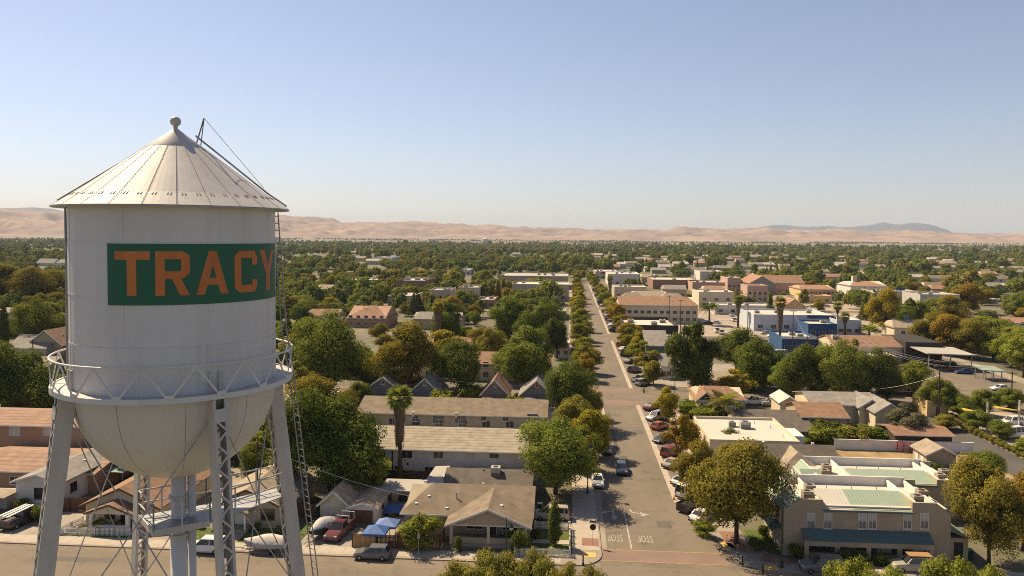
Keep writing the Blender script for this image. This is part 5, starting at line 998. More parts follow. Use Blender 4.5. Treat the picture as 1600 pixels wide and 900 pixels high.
T('broadB', 560, 752, 640, 90, 'dark', 'dark tree overlapping the left end of the town house roofs')
T('broadA', 515, 618, 488, 142, 'mid', 'broad dark green tree above the huge walnut-like tree')
T('openA', 470, 640, 560, 70, 'olive', 'open olive-toned tree beside the tower ladder')
T('sycB', 505, 700, 590, 100, 'olive', 'brownish open-crowned tree right of the tower ladder')
T('bush', 735, 632, 598, 60, 'light', 'bright green bush behind the farther town house roof', cat='bush', name='bush')
T('bush', 704, 634, 608, 30, 'light', 'small bright bush left of the larger one behind the farther roof', cat='bush', name='bush')
T('bush', 658, 858, 800, 62, 'light', 'leafy fruit tree behind the brown wooden fence')
T('bush', 727, 742, 706, 44, 'lime', 'lime-green shrub between the town house and the dark roof', cat='shrub', name='shrub')
T('bush', 700, 742, 710, 32, 'lime', 'smaller lime-green shrub in front of the nearer town house', cat='shrub', name='shrub')
T('bush', 748, 742, 716, 24, 'lime', 'small rounded lime shrub nearest the rooftop cooler', cat='shrub', name='shrub')
T('bush', 625, 644, 612, 50, 'mid', 'green bush between the two left gabled cottages', cat='bush', name='bush')
T('bush', 690, 646, 606, 54, 'light', 'bright bush hiding the foot of the second gabled cottage', cat='bush', name='bush')
T('bush', 800, 646, 616, 40, 'light', 'light bush between the rust-roofed and the red-vented cottage', cat='bush', name='bush')
T('roundB', 560, 650, 596, 44, 'deep', 'dark small tree at the left side of the leftmost cottage')
T('topiary', 866, 852, 782, 22, 'deep', 'slender cone-shaped young tree in the corner lawn')
T('bushB', 812, 868, 828, 30, 'deep', 'round clipped bush at the porch corner', cat='bush', name='bush')
T('bushB', 818, 838, 818, 22, 'dark', 'dark shrub against the side of the corner bungalow', cat='shrub', name='shrub')
T('bushB', 716, 864, 838, 14, 'deep', 'small shrub at the left porch pillar', cat='shrub', name='shrub')
T('bushB', 838, 842, 826, 16, 'deep', 'low shrub behind the garden path', cat='shrub', name='shrub')
T('bush', 155, 832, 808, 24, 'light', 'small bright bush beside the bungalow porch', cat='bush', name='bush')
T('bush', 208, 828, 790, 20, 'deep', 'climbing shrub at the right porch pillar', cat='shrub', name='shrub')
T('bush', 66, 815, 786, 34, 'deep', 'clipped hedge bush behind the left tower leg', cat='bush', name='bush')
T('bush', 245, 790, 760, 30, 'light', 'garden shrub behind the lower walkway', cat='shrub', name='shrub')
T('bush', 160, 752, 720, 46, 'mid', 'green shrub beside the turquoise canopy', cat='shrub', name='shrub')
T('roundA', 395, 760, 690, 56, 'mid', 'green tree behind the right side of the tank bowl')
T('broadA', 30, 668, 540, 120, 'deep', 'big green tree at the left edge above the salmon house')
T('broadB', 70, 660, 580, 80, 'mid', 'green tree just left of the balcony')
T('roundA', -20, 640, 530, 90, 'mid', 'tree at the left picture edge')
T('broadA', 50, 548, 468, 80, 'mid', 'green tree above the blue-grey roof')
T('roundB', 95, 545, 490, 50, 'mid', 'tree touching the left side of the tank')
T('cypress', 6, 560, 470, 16, 'dark', 'narrow dark cypress at the left edge', name='cypress_tree')
T('sycB', 10, 480, 412, 90, 'olive', 'brownish tree line crown at the far left')
T('sycA', 60, 482, 414, 80, 'olive', 'brown-green tree left of the tank')
T('roundA', 100, 480, 420, 60, 'olive', 'olive tree at the tank edge')
T('broadA', 470, 745, 640, 90, 'deep', 'dark tree directly right of the tower ladder')
T('roundB', 575, 612, 552, 56, 'mid', 'green tree left of the leftmost grey-gabled cottage')
T('broadB', 690, 606, 540, 56, 'deep', 'dark green tree behind the palm crown')
T('roundA', 790, 600, 540, 54, 'mid', 'green tree in front of the cream apartment block')
T('broadB', 795, 540, 462, 66, 'mid', 'large lit green tree left of the main street')
T('broadA', 845, 545, 468, 70, 'mid', 'large green tree next to the left row of street trees')
T('roundA', 870, 560, 494, 44, 'dark', 'dark green tree beside the small cream flat-roofed building')
T('broadB', 700, 545, 470, 60, 'deep', 'dark tree behind the skirted palm in the left canopy')
T('conifer', 650, 500, 448, 34, 'dark', 'dark conifer in front of the brown brick block', name='conifer_tree')
T('roundB', 765, 575, 512, 50, 'olive', 'olive tree above the cream apartment block')
# right
T('sycA', 1150, 850, 676, 158, 'olive', 'big orange-tinted sycamore on the right corner')
T('sycB', 1088, 775, 692, 66, 'olive', 'orange-tinted street tree behind the big sycamore')
T('ovalB', 1063, 720, 640, 48, 'rust', 'orange-yellow street tree beside the red parked wagon')
T('ovalA', 1040, 658, 603, 36, 'yellow', 'yellow street tree beside the maroon parked sedan')
T('roundB', 1140, 718, 668, 40, 'deep', 'dark green tree in front of the white flat roof')
T('sycA', 1545, 882, 716, 120, 'olive', 'autumn-tinted sycamore right of the green-roofed buildings')
T('roundA', 1535, 768, 702, 70, 'mid', 'green tree behind the autumn-tinted sycamore')
T('sycB', 1598, 860, 740, 70, 'rust', 'rust-tinted tree at the right picture edge')
T('broadB', 1084, 626, 502, 92, 'dark', 'tall dark cottonwood right of the second crossing')
T('roundA', 1150, 590, 508, 76, 'deep', 'round dark tree behind the cottonwood')
T('willow', 1177, 612, 538, 56, 'deep', 'drooping willow in front of the parking lot', name='willow_tree')
T('ovalB', 1152, 625, 575, 56, 'yellow', 'yellow tree below the willow')
for px, pb, pt, pw, tn, lab in [(1230,628,560,60,'mid','leftmost tree of the dark tree mass on the right'),(1268,630,540,80,'deep','second tree of the dark tree mass on the right'),(1310,632,532,90,'mid','tallest tree of the dark tree mass on the right'),(1355,630,545,80,'deep','fourth tree of the dark tree mass on the right'),(1385,628,570,50,'dark','rightmost tree of the dark tree mass on the right')]: T('broadA' if pw > 70 else 'roundB', px, pb, pt, pw, tn, lab)
T('openA', 1340, 612, 530, 60, 'olive', 'grey-green open tree above the dark tree mass')
T('bush', 1288, 690, 652, 50, 'deep', 'dark rounded bush left of the tan roof', cat='bush', name='bush')
for px, pb, pt, pw, tn, lab in [(1290,696,664,50,'lime','bright shrub at the left of the yard hedge'),(1325,694,660,60,'olive','olive bush in the middle of the yard hedge'),(1365,690,662,56,'mid','green bush at the right of the yard hedge')]: T('bush', px, pb, pt, pw, tn, lab, cat='bush', name='bush')
T('openA', 1425, 692, 632, 72, 'grey', 'bare grey shrubby tree beside the white yard wall')
T('roundB', 1465, 650, 590, 50, 'mid', 'green tree in front of the utility hut')
for px, pb, pt, pw, tn, lab in [(1500,655,616,48,'mid','light green tree left of the yellow arches'),(1538,650,608,44,'mid','green tree above the yellow arch'),(1528,673,640,40,'mid','bright tree beside the lane kerb'),(1562,686,656,36,'mid','bright tree near the parked white van'),(1576,642,606,46,'mid','green tree at the lot corner'),(1602,712,684,40,'light','bright tree at the right edge below the white cars'),(1480,672,648,40,'olive','low olive bush at the lane head')]: T('roundB', px, pb, pt, pw, tn, lab)
for i in range(16): T('bushB', 1486+i*8.3, 661+i*4.05, 650+i*4.0, 15, 'olive', 'low clipped shrub in the hedge along the lane kerb', cat='shrub', name='hedge_shrub', group='hedge shrubs along the lane')
T('bush', 1215, 745, 722, 44, 'light', 'light green bush between the dark roof and the green metal roof', cat='bush', name='bush')
for px, pb, lab in [(1244,872,'round clipped shrub against the green-roofed building'),(1316,880,'dark shrub under the teal awning, left'),(1345,882,'dark shrub under the teal awning, middle'),(1375,884,'dark shrub under the teal awning, right'),(1180,862,'low shrub in the corner planting')]: T('bushB', px, pb, pb-22, 28, 'deep', lab, cat='shrub', name='shrub')
T('bush', 1100, 838, 812, 34, 'lime', 'bright green shrub beside the white parked sedan', cat='shrub', name='shrub')
for px, pb, pt, pw, lab in [(1080,650,622,50,'garden bush in front of the hip-roofed house'),(1105,658,630,60,'dark garden bush left of the queen palm'),(1145,655,628,50,'garden bush right of the queen palm')]: T('bush', px, pb, pt, pw, 'mid', lab, cat='bush', name='bush')
T('roundA', 1428, 620, 562, 56, 'light', 'light green tree beside the maroon building')
T('sycB', 1380, 520, 452, 52, 'yellow', 'large yellow-olive tree in front of the white store')
T('roundA', 1345, 488, 450, 44, 'mid', 'green tree in front of the red-roofed mansion'); T('sycB', 1490, 508, 462, 46, 'olive', 'olive tree at the right end of the grey store'); T('roundB', 1435, 508, 470, 40, 'light', 'light green tree between the white and grey stores'); T('roundA', 1410, 512, 474, 50, 'mid', 'green tree in front of the white store'); T('roundA', 1460, 500, 464, 44, 'mid', 'green tree in front of the grey store')
for px, pb, pt, pw, tn, lab in [(1455,552,488,60,'olive','olive tree left in the row behind the filling station'),(1485,556,492,60,'rust','rust-tinted tree second in the row behind the filling station'),(1515,560,500,60,'olive','olive tree third in the row behind the filling station'),(1510,490,444,50,'rust','tall rust-green tree right of the grey store')]: T('sycB', px, pb, pt, pw, tn, lab)
for px, pb, pt, pw, lab in [(1552,565,518,56,'roadside tree nearest the filling station across the back street'),(1580,575,520,56,'second roadside tree across the back street'),(1600,590,512,70,'roadside tree at the right edge across the back street'),(1540,530,494,70,'bushy tree behind the roadside trees')]: T('roundB', px, pb, pt, pw, 'light', lab)
# near olives, only their tops in view
for px, py, Y, w_, key, lab in [(770,865,73.5,6.5,'oliveA','broad olive tree top in front of the porch of the corner bungalow'),(835,862,74.5,5.0,'oliveB','olive tree top just right of the lamp post'),(715,881,72.5,5.5,'oliveB','leftmost olive tree top at the bottom edge'),(885,881,73,5.0,'oliveA','olive tree top below the white picket fence'),(925,886,72,3.5,'oliveB','rightmost olive top of the group at the left corner'),
      (1335,876,73.5,5.5,'oliveA','olive tree top in front of the dark off-road car'),(1395,890,72,5.0,'oliveB','low olive top between the two parked cars'),(1490,872,74,6.0,'oliveB','olive tree top right of the pale wagon'),(1545,884,73,5.5,'oliveA','olive tree top below the autumn-tinted sycamore')]:
    x, h = at(px, py, Y); tree(key, x, Y, h, w_, 'olive' if px < 1000 else 'light', lab, name='olive_tree')
rs = random.Random(31); NB = [(o.location.x, o.location.y, o.name.split('.')[0].replace('_', ' '), f) for o, f in HOUSES if o.location.y < 185]
for hx, hy, nm, (f0, f1, f2, f3) in NB:
    for k in range(rs.choice([2, 3, 3, 4])):
        if rs.random() < .55: x, y = rs.uniform(f0, f1), f2-rs.uniform(.3, 1.2)
        else: x, y = rs.choice([f0-rs.uniform(.3,1.0), f1+rs.uniform(.3,1.0)]), rs.uniform(f2, f3)
        if y < 90.5 or -1 < x < 24 or any(a+.3 < x < b_-.3 and c+.3 < y < d-.3 for a, b_, c, d in FOOT) or any(a-1 < x < b_+1 and c-1 < y < d+1 for a, b_, c, d in [(-32.5,-25.5,88,96),(-54,-47,89,100),(-70,-62,89,97)]): continue
        w_ = rs.uniform(.9, 2.2); tree('bushB', x, y, w_*rs.uniform(.6,1.1), w_, rs.choice(['deep','mid','light','olive','lime']), 'small garden shrub beside the ' + nm, cat='shrub', name='garden_shrub', group='garden shrubs beside the houses')
# street trees
SPOT = [(4.6,'left'),(21.4,'right')]
for sx, sd_ in SPOT:
    for bi, (y0, y1) in enumerate([(191,277),(297,390),(407,498),(514,608),(622,660)]):
        n = 8 if bi < 3 else 7 if bi < 4 else 4
        for i in range(n):
            y = y0+4+(y1-y0-8)*i/(n-1)+random.uniform(-2.5,2.5)
            if random.random() < .12: continue
            if sx > 20 and bi == 0 and i == 1: pass
            blk = ['beyond second crossing','beyond third crossing','in fourth block','in fifth block','in farthest block'][bi]
            sxx = sx + ((1.0 if sx < 9 else -1.6)*max(0, bi-1)*.8)
            tree(['ovalA','ovalB'][i%2], sxx+random.uniform(-.4,.4), y+random.uniform(-1,1), random.uniform(5.8,9.6), random.uniform(4.8,8.2), random.choice(['yellow','olive','light','mid','olive','rust']), 'street tree on the %s kerb %s, %s from the near end' % (sd_, blk, ['first','second','third','fourth','fifth','sixth','seventh','eighth'][i]), name='street_tree', group='street trees on the %s kerb %s' % (sd_, blk))
for y in (102.5, 121, 133.5, 145, 160): pass
tree('roundB', 1.6, 139, 8.5, 7.5, 'olive', 'olive street tree between the bushy tree and the round dark tree', name='street_tree')
tree('ovalA', 2.4, 121.5, 7.5, 6.0, 'mid', 'green street tree overhanging the left kerb behind the bushy tree', name='street_tree')
tree('ovalB', 2.4, 160.5, 7, 5.5, 'light', 'light green street tree below the round dark tree', name='street_tree')
# palms
FROND = None
def fan_frond():
    mb = MB(); n = 14
    for i in range(n):
        a = R_(-78+156*i/(n-1)); c, s = math.cos(a), math.sin(a); L = 1.15*(.75+.25*math.cos(a)); w_ = .075
        p0 = (.75,0,0); p1 = (.75+c*L*.6, s*L*.6, .05); p2 = (.75+c*L, s*L, -.22)
        mb.add([p0,(p1[0]-s*w_,p1[1]+c*w_,p1[2]),p2,(p1[0]+s*w_,p1[1]-c*w_,p1[2])], [(0,1,2,3)])
    mb.add([(0,-.03,0),(.78,-.02,.02),(.78,.02,.02),(0,.03,0)], [(0,1,2,3)]); return mb.mesh('frond', 'leaf')
def feather_frond(L=2.6, droop=1.3):
    mb = MB(); n = 16; pts = []
    for i in range(n+1): t = i/n; pts.append((L*t*(1-.12*t), 0, .75*t-droop*1.55*t*t))
    for i in range(n): 
        a, b = pts[i], pts[i+1]; mb.add([(a[0],-.025,a[2]),(b[0],-.02,b[2]),(b[0],.02,b[2]),(a[0],.025,a[2])], [(0,1,2,3)])
        if i > 1:
            for s in (-1,1):
                l = .62*math.sin(math.pi*min(1,(i+1.5)/(n+1)))+.08; q = (a[0]+.22, s*l, a[2]-.24*l); mb.add([(a[0]-.05,0,a[2]),(a[0]+.07,0,a[2]),(q[0]+.05,q[1],q[2]),(q[0]-.02,q[1],q[2])], [(0,1,2,3)])
    return mb.mesh('frond', 'leaf')
FAN, FEA, FER = fan_frond(), feather_frond(), feather_frond(2.2, .55)
def palm(kind, x, y, h, label, sc=1.0, skirt=0, tr=.28, tint='mid', nf=34):
    rg = random.Random(label); t = thing('palm_tree', label, 'palm tree', (x, y, 0))
    MB().tube([(0,0,0),(.1,.05,h*.4),(0,0,h)], [tr*1.25,tr,tr*.8], 9).build('trunk', 'bark', t, True)
    if skirt:
        sk = MB(); rng = np.random.default_rng(3)
        sk.lathe([(tr*.9,h-skirt),(tr*1.9,h-skirt*.85),(tr*2.4,h-skirt*.4),(tr*3.0,h-.9),(tr*1.6,h-.2)], 14)
        for i in range(260):
            a = rg.random()*6.28; z = h-skirt*rg.random()**1.1-.2; r = tr*(1.5+1.4*(1-(h-z)/skirt))*rg.uniform(.9,1.25); l = rg.uniform(.5,1.1); w_ = .10
            c, s = math.cos(a), math.sin(a); sk.add([(c*r-s*w_,s*r+c*w_,z),(c*r+s*w_,s*r-c*w_,z),(c*(r+.12),s*(r+.12),z-l)], [(0,1,2)])
        sk.build('dead_frond_skirt', 'palm_skirt', t)
    for i in range(nf):
        el = 1.25 - 2.05*(i/nf) if kind == 'fan' else 1.0-1.15*(i/nf)
        o = link('frond', {'fan':FAN,'feather':FEA,'fern':FER}[kind], t, (0,0,h)); o.rotation_euler = (rg.uniform(-.2,.2), -el, i*2.399+rg.uniform(-.2,.2)); o.scale = (sc,sc,sc)*1; g = GREENS[tint]; v = rg.uniform(.8,1.2); o.color = (g[0]*v,g[1]*v,g[2]*v,1)
    TREEXY.append((x, y, 2.5*sc)); return t
def palm_px(kind, px, pb, pt, label, **k):
    x, y = G(px, pb); h = ZH(x, y, pt) - 1.4*k.get('sc', 1); return palm(kind, x, y, h, label, **k)
palm_px('fan', 624, 760, 604, 'tall fan palm with a shaggy brown skirt in front of the town houses', sc=1.3, skirt=7.0, tr=.31)
palm_px('fan', 684, 556, 472, 'fan palm with a thick brown skirt in the middle of the left canopy', sc=1.25, skirt=8, tr=.45, tint='olive')
palm_px('fan', 1218, 548, 464, 'tall skirted fan palm in front of the pale blue shop building', sc=1.35, skirt=9, tr=.40, tint='olive')
palm_px('fan', 1153, 512, 462, 'skirted fan palm beside the cream commercial block', sc=1.4, skirt=5, tr=.4)
palm_px('fan', 1308, 522, 472, 'slim fan palm, left of the pair by the blue shop', sc=1.2, skirt=2, tr=.25)
palm_px('fan', 1320, 524, 488, 'shorter fan palm, right of the pair by the blue shop', sc=1.2, skirt=2, tr=.28, tint='olive')
palm_px('feather', 1108, 508, 472, 'dark date palm right of the hotel', sc=2.0, tr=.4, tint='deep')
palm_px('feather', 1358, 526, 506, 'low bushy palm in the lot right of the blue shop', sc=1.7, tr=.4, tint='light')
palm_px('feather', 1130, 672, 612, 'queen palm beside the hip-roofed house', sc=1.45, tr=.18, tint='olive', nf=26)
palm_px('fan', 953, 458, 430, 'skirted palm at the far end of the main street', sc=1.4, skirt=6, tr=.5, tint='olive')
def fern_tree(px, pb, pt, label):
    x, y = G(px, pb); h = ZH(x, y, pt); rg = random.Random(4); t = thing('feathery_tree', label, 'tree', (x, y, 0))
    tb = MB(); tops = []
    for i in range(9):
        a = i*2.4; r = rg.uniform(.3,1.7); z = h*rg.uniform(.5,.9); tb.tube([(0,0,0),(r*.4*math.cos(a),r*.4*math.sin(a),z*.6),(r*math.cos(a),r*math.sin(a),z)], [.1,.07,.03], 5); tops.append((r*math.cos(a),r*math.sin(a),z))
    tb.build('trunk', 'bark', t)
    for k, p in enumerate(tops):
        for i in range(11):
            o = link('frond', FER, t, p); o.rotation_euler = (rg.uniform(-.3,.3), -rg.uniform(-.5,.9), i*.57+k); s = rg.uniform(.55,.85); o.scale = (s,s,s); g = GREENS['lime']; v = rg.uniform(.7,1.1); o.color = (g[0]*v,g[1]*v,g[2]*v,1)
    TREEXY.append((x, y, 2.5))
fern_tree(584, 782, 720, 'feathery bright green tree beside the cream shed')
# --- the canopy: each tree one can tell apart, then the far mass
def hides(x, y, r, h):
    p = prj(x, y, h); d = y*math.cos(YAW)-x*math.sin(YAW); hw = r/d*FPX*.8
    for pl, pr, pe, Y in VIS:
        if y < Y and p[0]+hw > pl and p[0]-hw < pr and p[1] < pe: return True
    return False
def blocked(x, y, r):
    if -1.5-r*.4 < x < 26+r*.4 and y < 660: return True
    for a, c in XS:
        if a-2-r*.2 < y < c+2+r*.2 and x < 120: return True
    if 99 < x < 124 and y < 420: return True
    for f0, f1, f2, f3 in FOOT:
        if f0-r*.55 < x < f1+r*.55 and f2-r*.9 < y < f3+r*.55: return True
    for tx, ty, tr_ in TREEXY:
        if y < 330 and (tx-x)**2+(ty-y)**2 < (.62*(tr_+r))**2: return True
    return False
LOTS = [(70,119,186,300),(56,103,187,240),(30,104,240,279),(62,180,293,392),(28,62,293,392),(78,103,105,172),(24,48,193,230)]
rg = random.Random(5); cand = []
def inview(x, y, m=40):
    p = prj(x, y, 6); return -m < p[0] < 1600+m
def zone_name(x, y):
    s = 'left' if x < 9 else 'right'
    if y < 300: d = 'nearest'
    elif y < 400: d = 'second'
    elif y < 520: d = 'third'
    else: d = 'distant'
    return 'in %s tree belt %s of street' % (d, s)
def lotp(x, y):
    for a, b, c, d in LOTS:
        if a < x < b and c < y < d: return .03
    if x > 26 and 293 < y < 520 and x < 200: return .16
    return 1
placed = 0
def hidden_by_tower(x, y):
    p = prj(x, y, 5); return 112 < p[0] < 420
Yk = 190
tries = 0
while placed < 235 and tries < 60000:
    tries += 1; Y = 190 + 400*rg.random()**1.25; px = rg.uniform(-30, 1640); q = ray(px, 420); x = q[0]/q[1]*Y
    if rg.random() > lotp(x, Y) or (hidden_by_tower(x, Y) and rg.random() < .8): continue
    r = rg.uniform(3.4, 6.6)
    if blocked(x, Y, r): continue
    kd = rg.random()
    if kd < .045: key, nm, h, w_ = 'conifer', 'conifer_tree', rg.uniform(11,15), rg.uniform(5,7)
    elif kd < .09: key, nm, h, w_ = 'cypress', 'cypress_tree', rg.uniform(8,11), rg.uniform(2,3)
    elif kd < .27: key, nm, h, w_ = rg.choice(['sycA','sycB']), 'broadleaf_tree', r*rg.uniform(1.5,1.9), r*2
    elif kd < .34: key, nm, h, w_ = 'ovalA', 'broadleaf_tree', r*rg.uniform(1.6,2.0), r*1.7
    else: key, nm, h, w_ = rg.choice(['broadA','broadB','roundA','roundB','broadA']), 'broadleaf_tree', r*rg.uniform(1.45,1.9), r*2
    h = min(h, 14)
    if hides(x, Y, r, h) and rg.random() < .93: continue
    tn = {'conifer':'dark','cypress':'dark','sycA':rg.choice(['olive','rust','olive']),'sycB':rg.choice(['olive','yellow']),'ovalA':'yellow'}.get(key) or rg.choice(['mid','mid','deep','deep','light','olive','mid','light'])
    look = {'dark':'dark green','deep':'deep green','mid':'green','light':'light green','olive':'olive-green','rust':'rust-tinted','yellow':'yellow-green'}[tn]; kn = {'conifer':'conifer','cypress':'narrow cypress','ovalA':'oval tree'}.get(key, 'small broadleaf tree' if r < 4.4 else 'large broadleaf tree' if r > 5.6 else 'broadleaf tree')
    lab = '%s %s %s' % (look, kn, zone_name(x, Y))
    tree(key, x, Y, h, w_, tn, lab, name=nm, group='trees ' + zone_name(x, Y)); placed += 1
# far mass: instanced low trees on points, one piece of stuff
def low_tree(key, kind, h, w_, n, L, seed):
    rng = np.random.default_rng(seed)
    if kind == 'cone':
        C = [(0,0,h*(.1+.85*i/8)) for i in range(9)]; R = [w_/2*(1-.85*i/8) for i in range(9)]
    else: C, R = clump_set(kind, h, w_, rng); 
    V = leaves(C, R, n, L, rng, core=(0,0,h*.4)); me = np_mesh('far_tree_crown', V, quads(n), 'leaf_far'); o = bpy.data.objects.new('far_tree_crown', me); return o
pc = bpy.data.collections.new('far_tree_shapes')
for i, a in enumerate([('broad',9,11,1700,.95,31),('round',9,9,1500,.9,32),('broad',8,12,1700,1.0,33),('round',11,9,1500,.95,34),('oval',9,6,1000,.8,35),('cone',12,4.5,900,.8,36),('broad',7,10,1400,.95,37)]): pc.objects.link(low_tree('f', *a))
pts = []; rg = random.Random(9); tries = 0
CELL = {}
for tx, ty, tr_ in TREEXY: CELL.setdefault((int(tx//12), int(ty//12)), []).append((tx, ty, tr_))
def near(x, y, r, k):
    cx, cy = int(x//12), int(y//12)
    for i in (-1,0,1):
        for j in (-1,0,1):
            for tx, ty, tr_ in CELL.get((cx+i, cy+j), ()):
                if (tx-x)**2+(ty-y)**2 < (k*(tr_+r))**2: return True
    return False
FF = [(f0,f1,f2,f3) for f0,f1,f2,f3 in FOOT]
def blocked2(x, y, r):
    if -1.5-r < x < 26+r and y < 640: return True
    if 99 < x < 124 and y < 420: return True
    for a, c in XS:
        if a-1-r*.5 < y < c+1+r*.5 and y < 520: return True
    for f0, f1, f2, f3 in FF:
        if f0-r*.5 < x < f1+r*.5 and f2-r*1.0 < y < f3+r*.4: return True
    return False
while len(pts) < 9000 and tries < 200000:
    tries += 1; u = rg.random(); Y = 335 + 3200*u**1.55; px = rg.uniform(-120, 1720); q = ray(px, 400); x = q[0]/q[1]*Y
    if rg.random() > (lotp(x, Y) if Y < 520 else 1): continue
    if Y > 1150 and prj(x, Y, 0)[0] < 120 and 1150 < Y < 1600 and rg.random() < .85: continue
    dn = mnoise.noise(Vector((x*.004, Y*.004, 1.7)))
    if Y > 420 and dn < -.12 and rg.random() < .8: continue
    if Y > 2300 and rg.random() < (Y-2300)/1300: continue
    r = rg.uniform(3, 5.8)
    if blocked2(x, Y, r) or near(x, Y, r, .56 if Y < 900 else .5): continue
    if hides(x, Y, r, 9.5) and rg.random() < .9: continue
    pts.append((x, Y, 0, rg.uniform(.72, 1.25)*(1.0 if Y < 800 else 1.15)*(1+.45*mnoise.noise(Vector((x*.011, Y*.011, 7.7))))*(1.0 if rg.random() > .04 else 1.35))); CELL.setdefault((int(x//12), int(Y//12)), []).append((x, Y, r))
for k in range(70):
    Y = rg.uniform(2900, 6000); px = rg.uniform(-100, 1700); q = ray(px, 380); x = q[0]/q[1]*Y; ang = rg.choice([0, 0, .05, 1.57]); L_ = rg.uniform(150, 700)
    for j in range(int(L_/16)): pts.append((x+math.cos(ang)*j*16+rg.uniform(-6,6), Y+math.sin(ang)*j*16+rg.uniform(-8,8), 0, rg.uniform(.7,1.3)))
tries = 0; n0 = len(pts)
while len(pts) < n0+170 and tries < 6000:          # the block behind the tower, not in the photograph's view
    tries += 1; Y = rg.uniform(112, 345); q = ray(rg.uniform(125, 410), 420); x = q[0]/q[1]*Y; r = rg.uniform(3, 4.6)
    if Y < 140 and x > -50: continue
    if blocked2(x, Y, r) or near(x, Y, r, .62): continue
    pts.append((x, Y, 0, rg.uniform(.6, 1.0))); CELL.setdefault((int(x//12), int(Y//12)), []).append((x, Y, r))
me = bpy.data.meshes.new('far_trees'); me.from_pydata([p[:3] for p in pts], [], [])
at_ = me.attributes.new('size', 'FLOAT', 'POINT'); at_.data.foreach_set('value', [p[3] for p in pts])
fo = link('far_trees', me); tag(fo, 'mass of green and brownish trees covering the town out to the fields', kind='stuff')
ng = bpy.data.node_groups.new('scatter_trees', 'GeometryNodeTree'); ng.interface.new_socket('Geometry', in_out='INPUT', socket_type='NodeSocketGeometry'); ng.interface.new_socket('Geometry', in_out='OUTPUT', socket_type='NodeSocketGeometry')
N = ng.nodes; gi = N.new('NodeGroupInput'); go = N.new('NodeGroupOutput'); ip = N.new('GeometryNodeInstanceOnPoints'); ci = N.new('GeometryNodeCollectionInfo')
ci.inputs['Collection'].default_value = pc; ci.inputs['Separate Children'].default_value = True; ci.inputs['Reset Children'].default_value = True; ip.inputs['Pick Instance'].default_value = True
rv = N.new('FunctionNodeRandomValue'); rv.data_type = 'FLOAT_VECTOR'; rv.inputs[0].default_value = (0,0,0); rv.inputs[1].default_value = (0,0,6.283)
na = N.new('GeometryNodeInputNamedAttribute'); na.data_type = 'FLOAT'; na.inputs[0].default_value = 'size'
lk = ng.links.new; lk(gi.outputs[0], ip.inputs['Points']); lk(ci.outputs[0], ip.inputs['Instance']); lk(rv.outputs[0], ip.inputs['Rotation']); lk(na.outputs[0], ip.inputs['Scale']); lk(ip.outputs[0], go.inputs[0])
md = fo.modifiers.new('scatter', 'NODES'); md.node_group = ng
# ------------------------------------------------------------------ vehicles
def loft(st):
    mb = MB(); V = []
    for x, w_, zb, zt in st:
        q = min(.2, (zt-zb)*.3)
        V += [(x,-.9*w_,zb),(x,.9*w_,zb),(x,w_,zb+q),(x,w_,zt-q),(x,.88*w_,zt),(x,-.88*w_,zt),(x,-w_,zt-q),(x,-w_,zb+q)]
    F = []
    for i in range(len(st)-1):
        for k in range(8): F.append((8*i+k, 8*i+(k+1)%8, 8*i+8+(k+1)%8, 8*i+8+k))
    F += [tuple(range(7,-1,-1)), tuple(range(8*(len(st)-1), 8*len(st)))]
    mb.add(V, F); return mb
CAR = {  # length, width, height, belt, body stations as (t along length 0 rear .. 1 front, top), cabin (rear base, rear top, front top, front base)
 'sedan': (4.7,1.8,1.45,.95,[(0,.66),(.02,.86),(.18,.95),(.30,.95),(.66,.93),(.70,.90),(.92,.76),(.985,.62),(1,.55)],(.17,.29,.55,.71)),
 'hatch': (4.25,1.78,1.5,.97,[(0,.70),(.02,.92),(.12,.97),(.30,.97),(.66,.95),(.72,.92),(.93,.78),(.985,.62),(1,.55)],(.03,.13,.54,.73)),
 'suv': (4.75,1.9,1.78,1.10,[(0,.80),(.015,1.05),(.1,1.10),(.3,1.10),(.66,1.08),(.72,1.04),(.94,.94),(.985,.74),(1,.6)],(.015,.07,.56,.71)),
 'van': (5.2,2.0,2.15,1.15,[(0,.9),(.01,1.1),(.1,1.15),(.3,1.15),(.74,1.13),(.80,1.08),(.95,.9),(.99,.7),(1,.6)],(.008,.03,.66,.80)),
 'pickup': (5.7,1.95,1.85,1.12,[(0,.75),(.012,1.06),(.1,1.08),(.40,1.10),(.70,1.10),(.76,1.08),(.94,1.0),(.985,.78),(1,.62)],(.37,.40,.60,.73)),
 'coupe': (4.5,1.85,1.3,.90,[(0,.62),(.02,.84),(.16,.92),(.30,.92),(.64,.86),(.70,.84),(.92,.70),(.985,.56),(1,.5)],(.10,.30,.50,.69))}
CM = {}
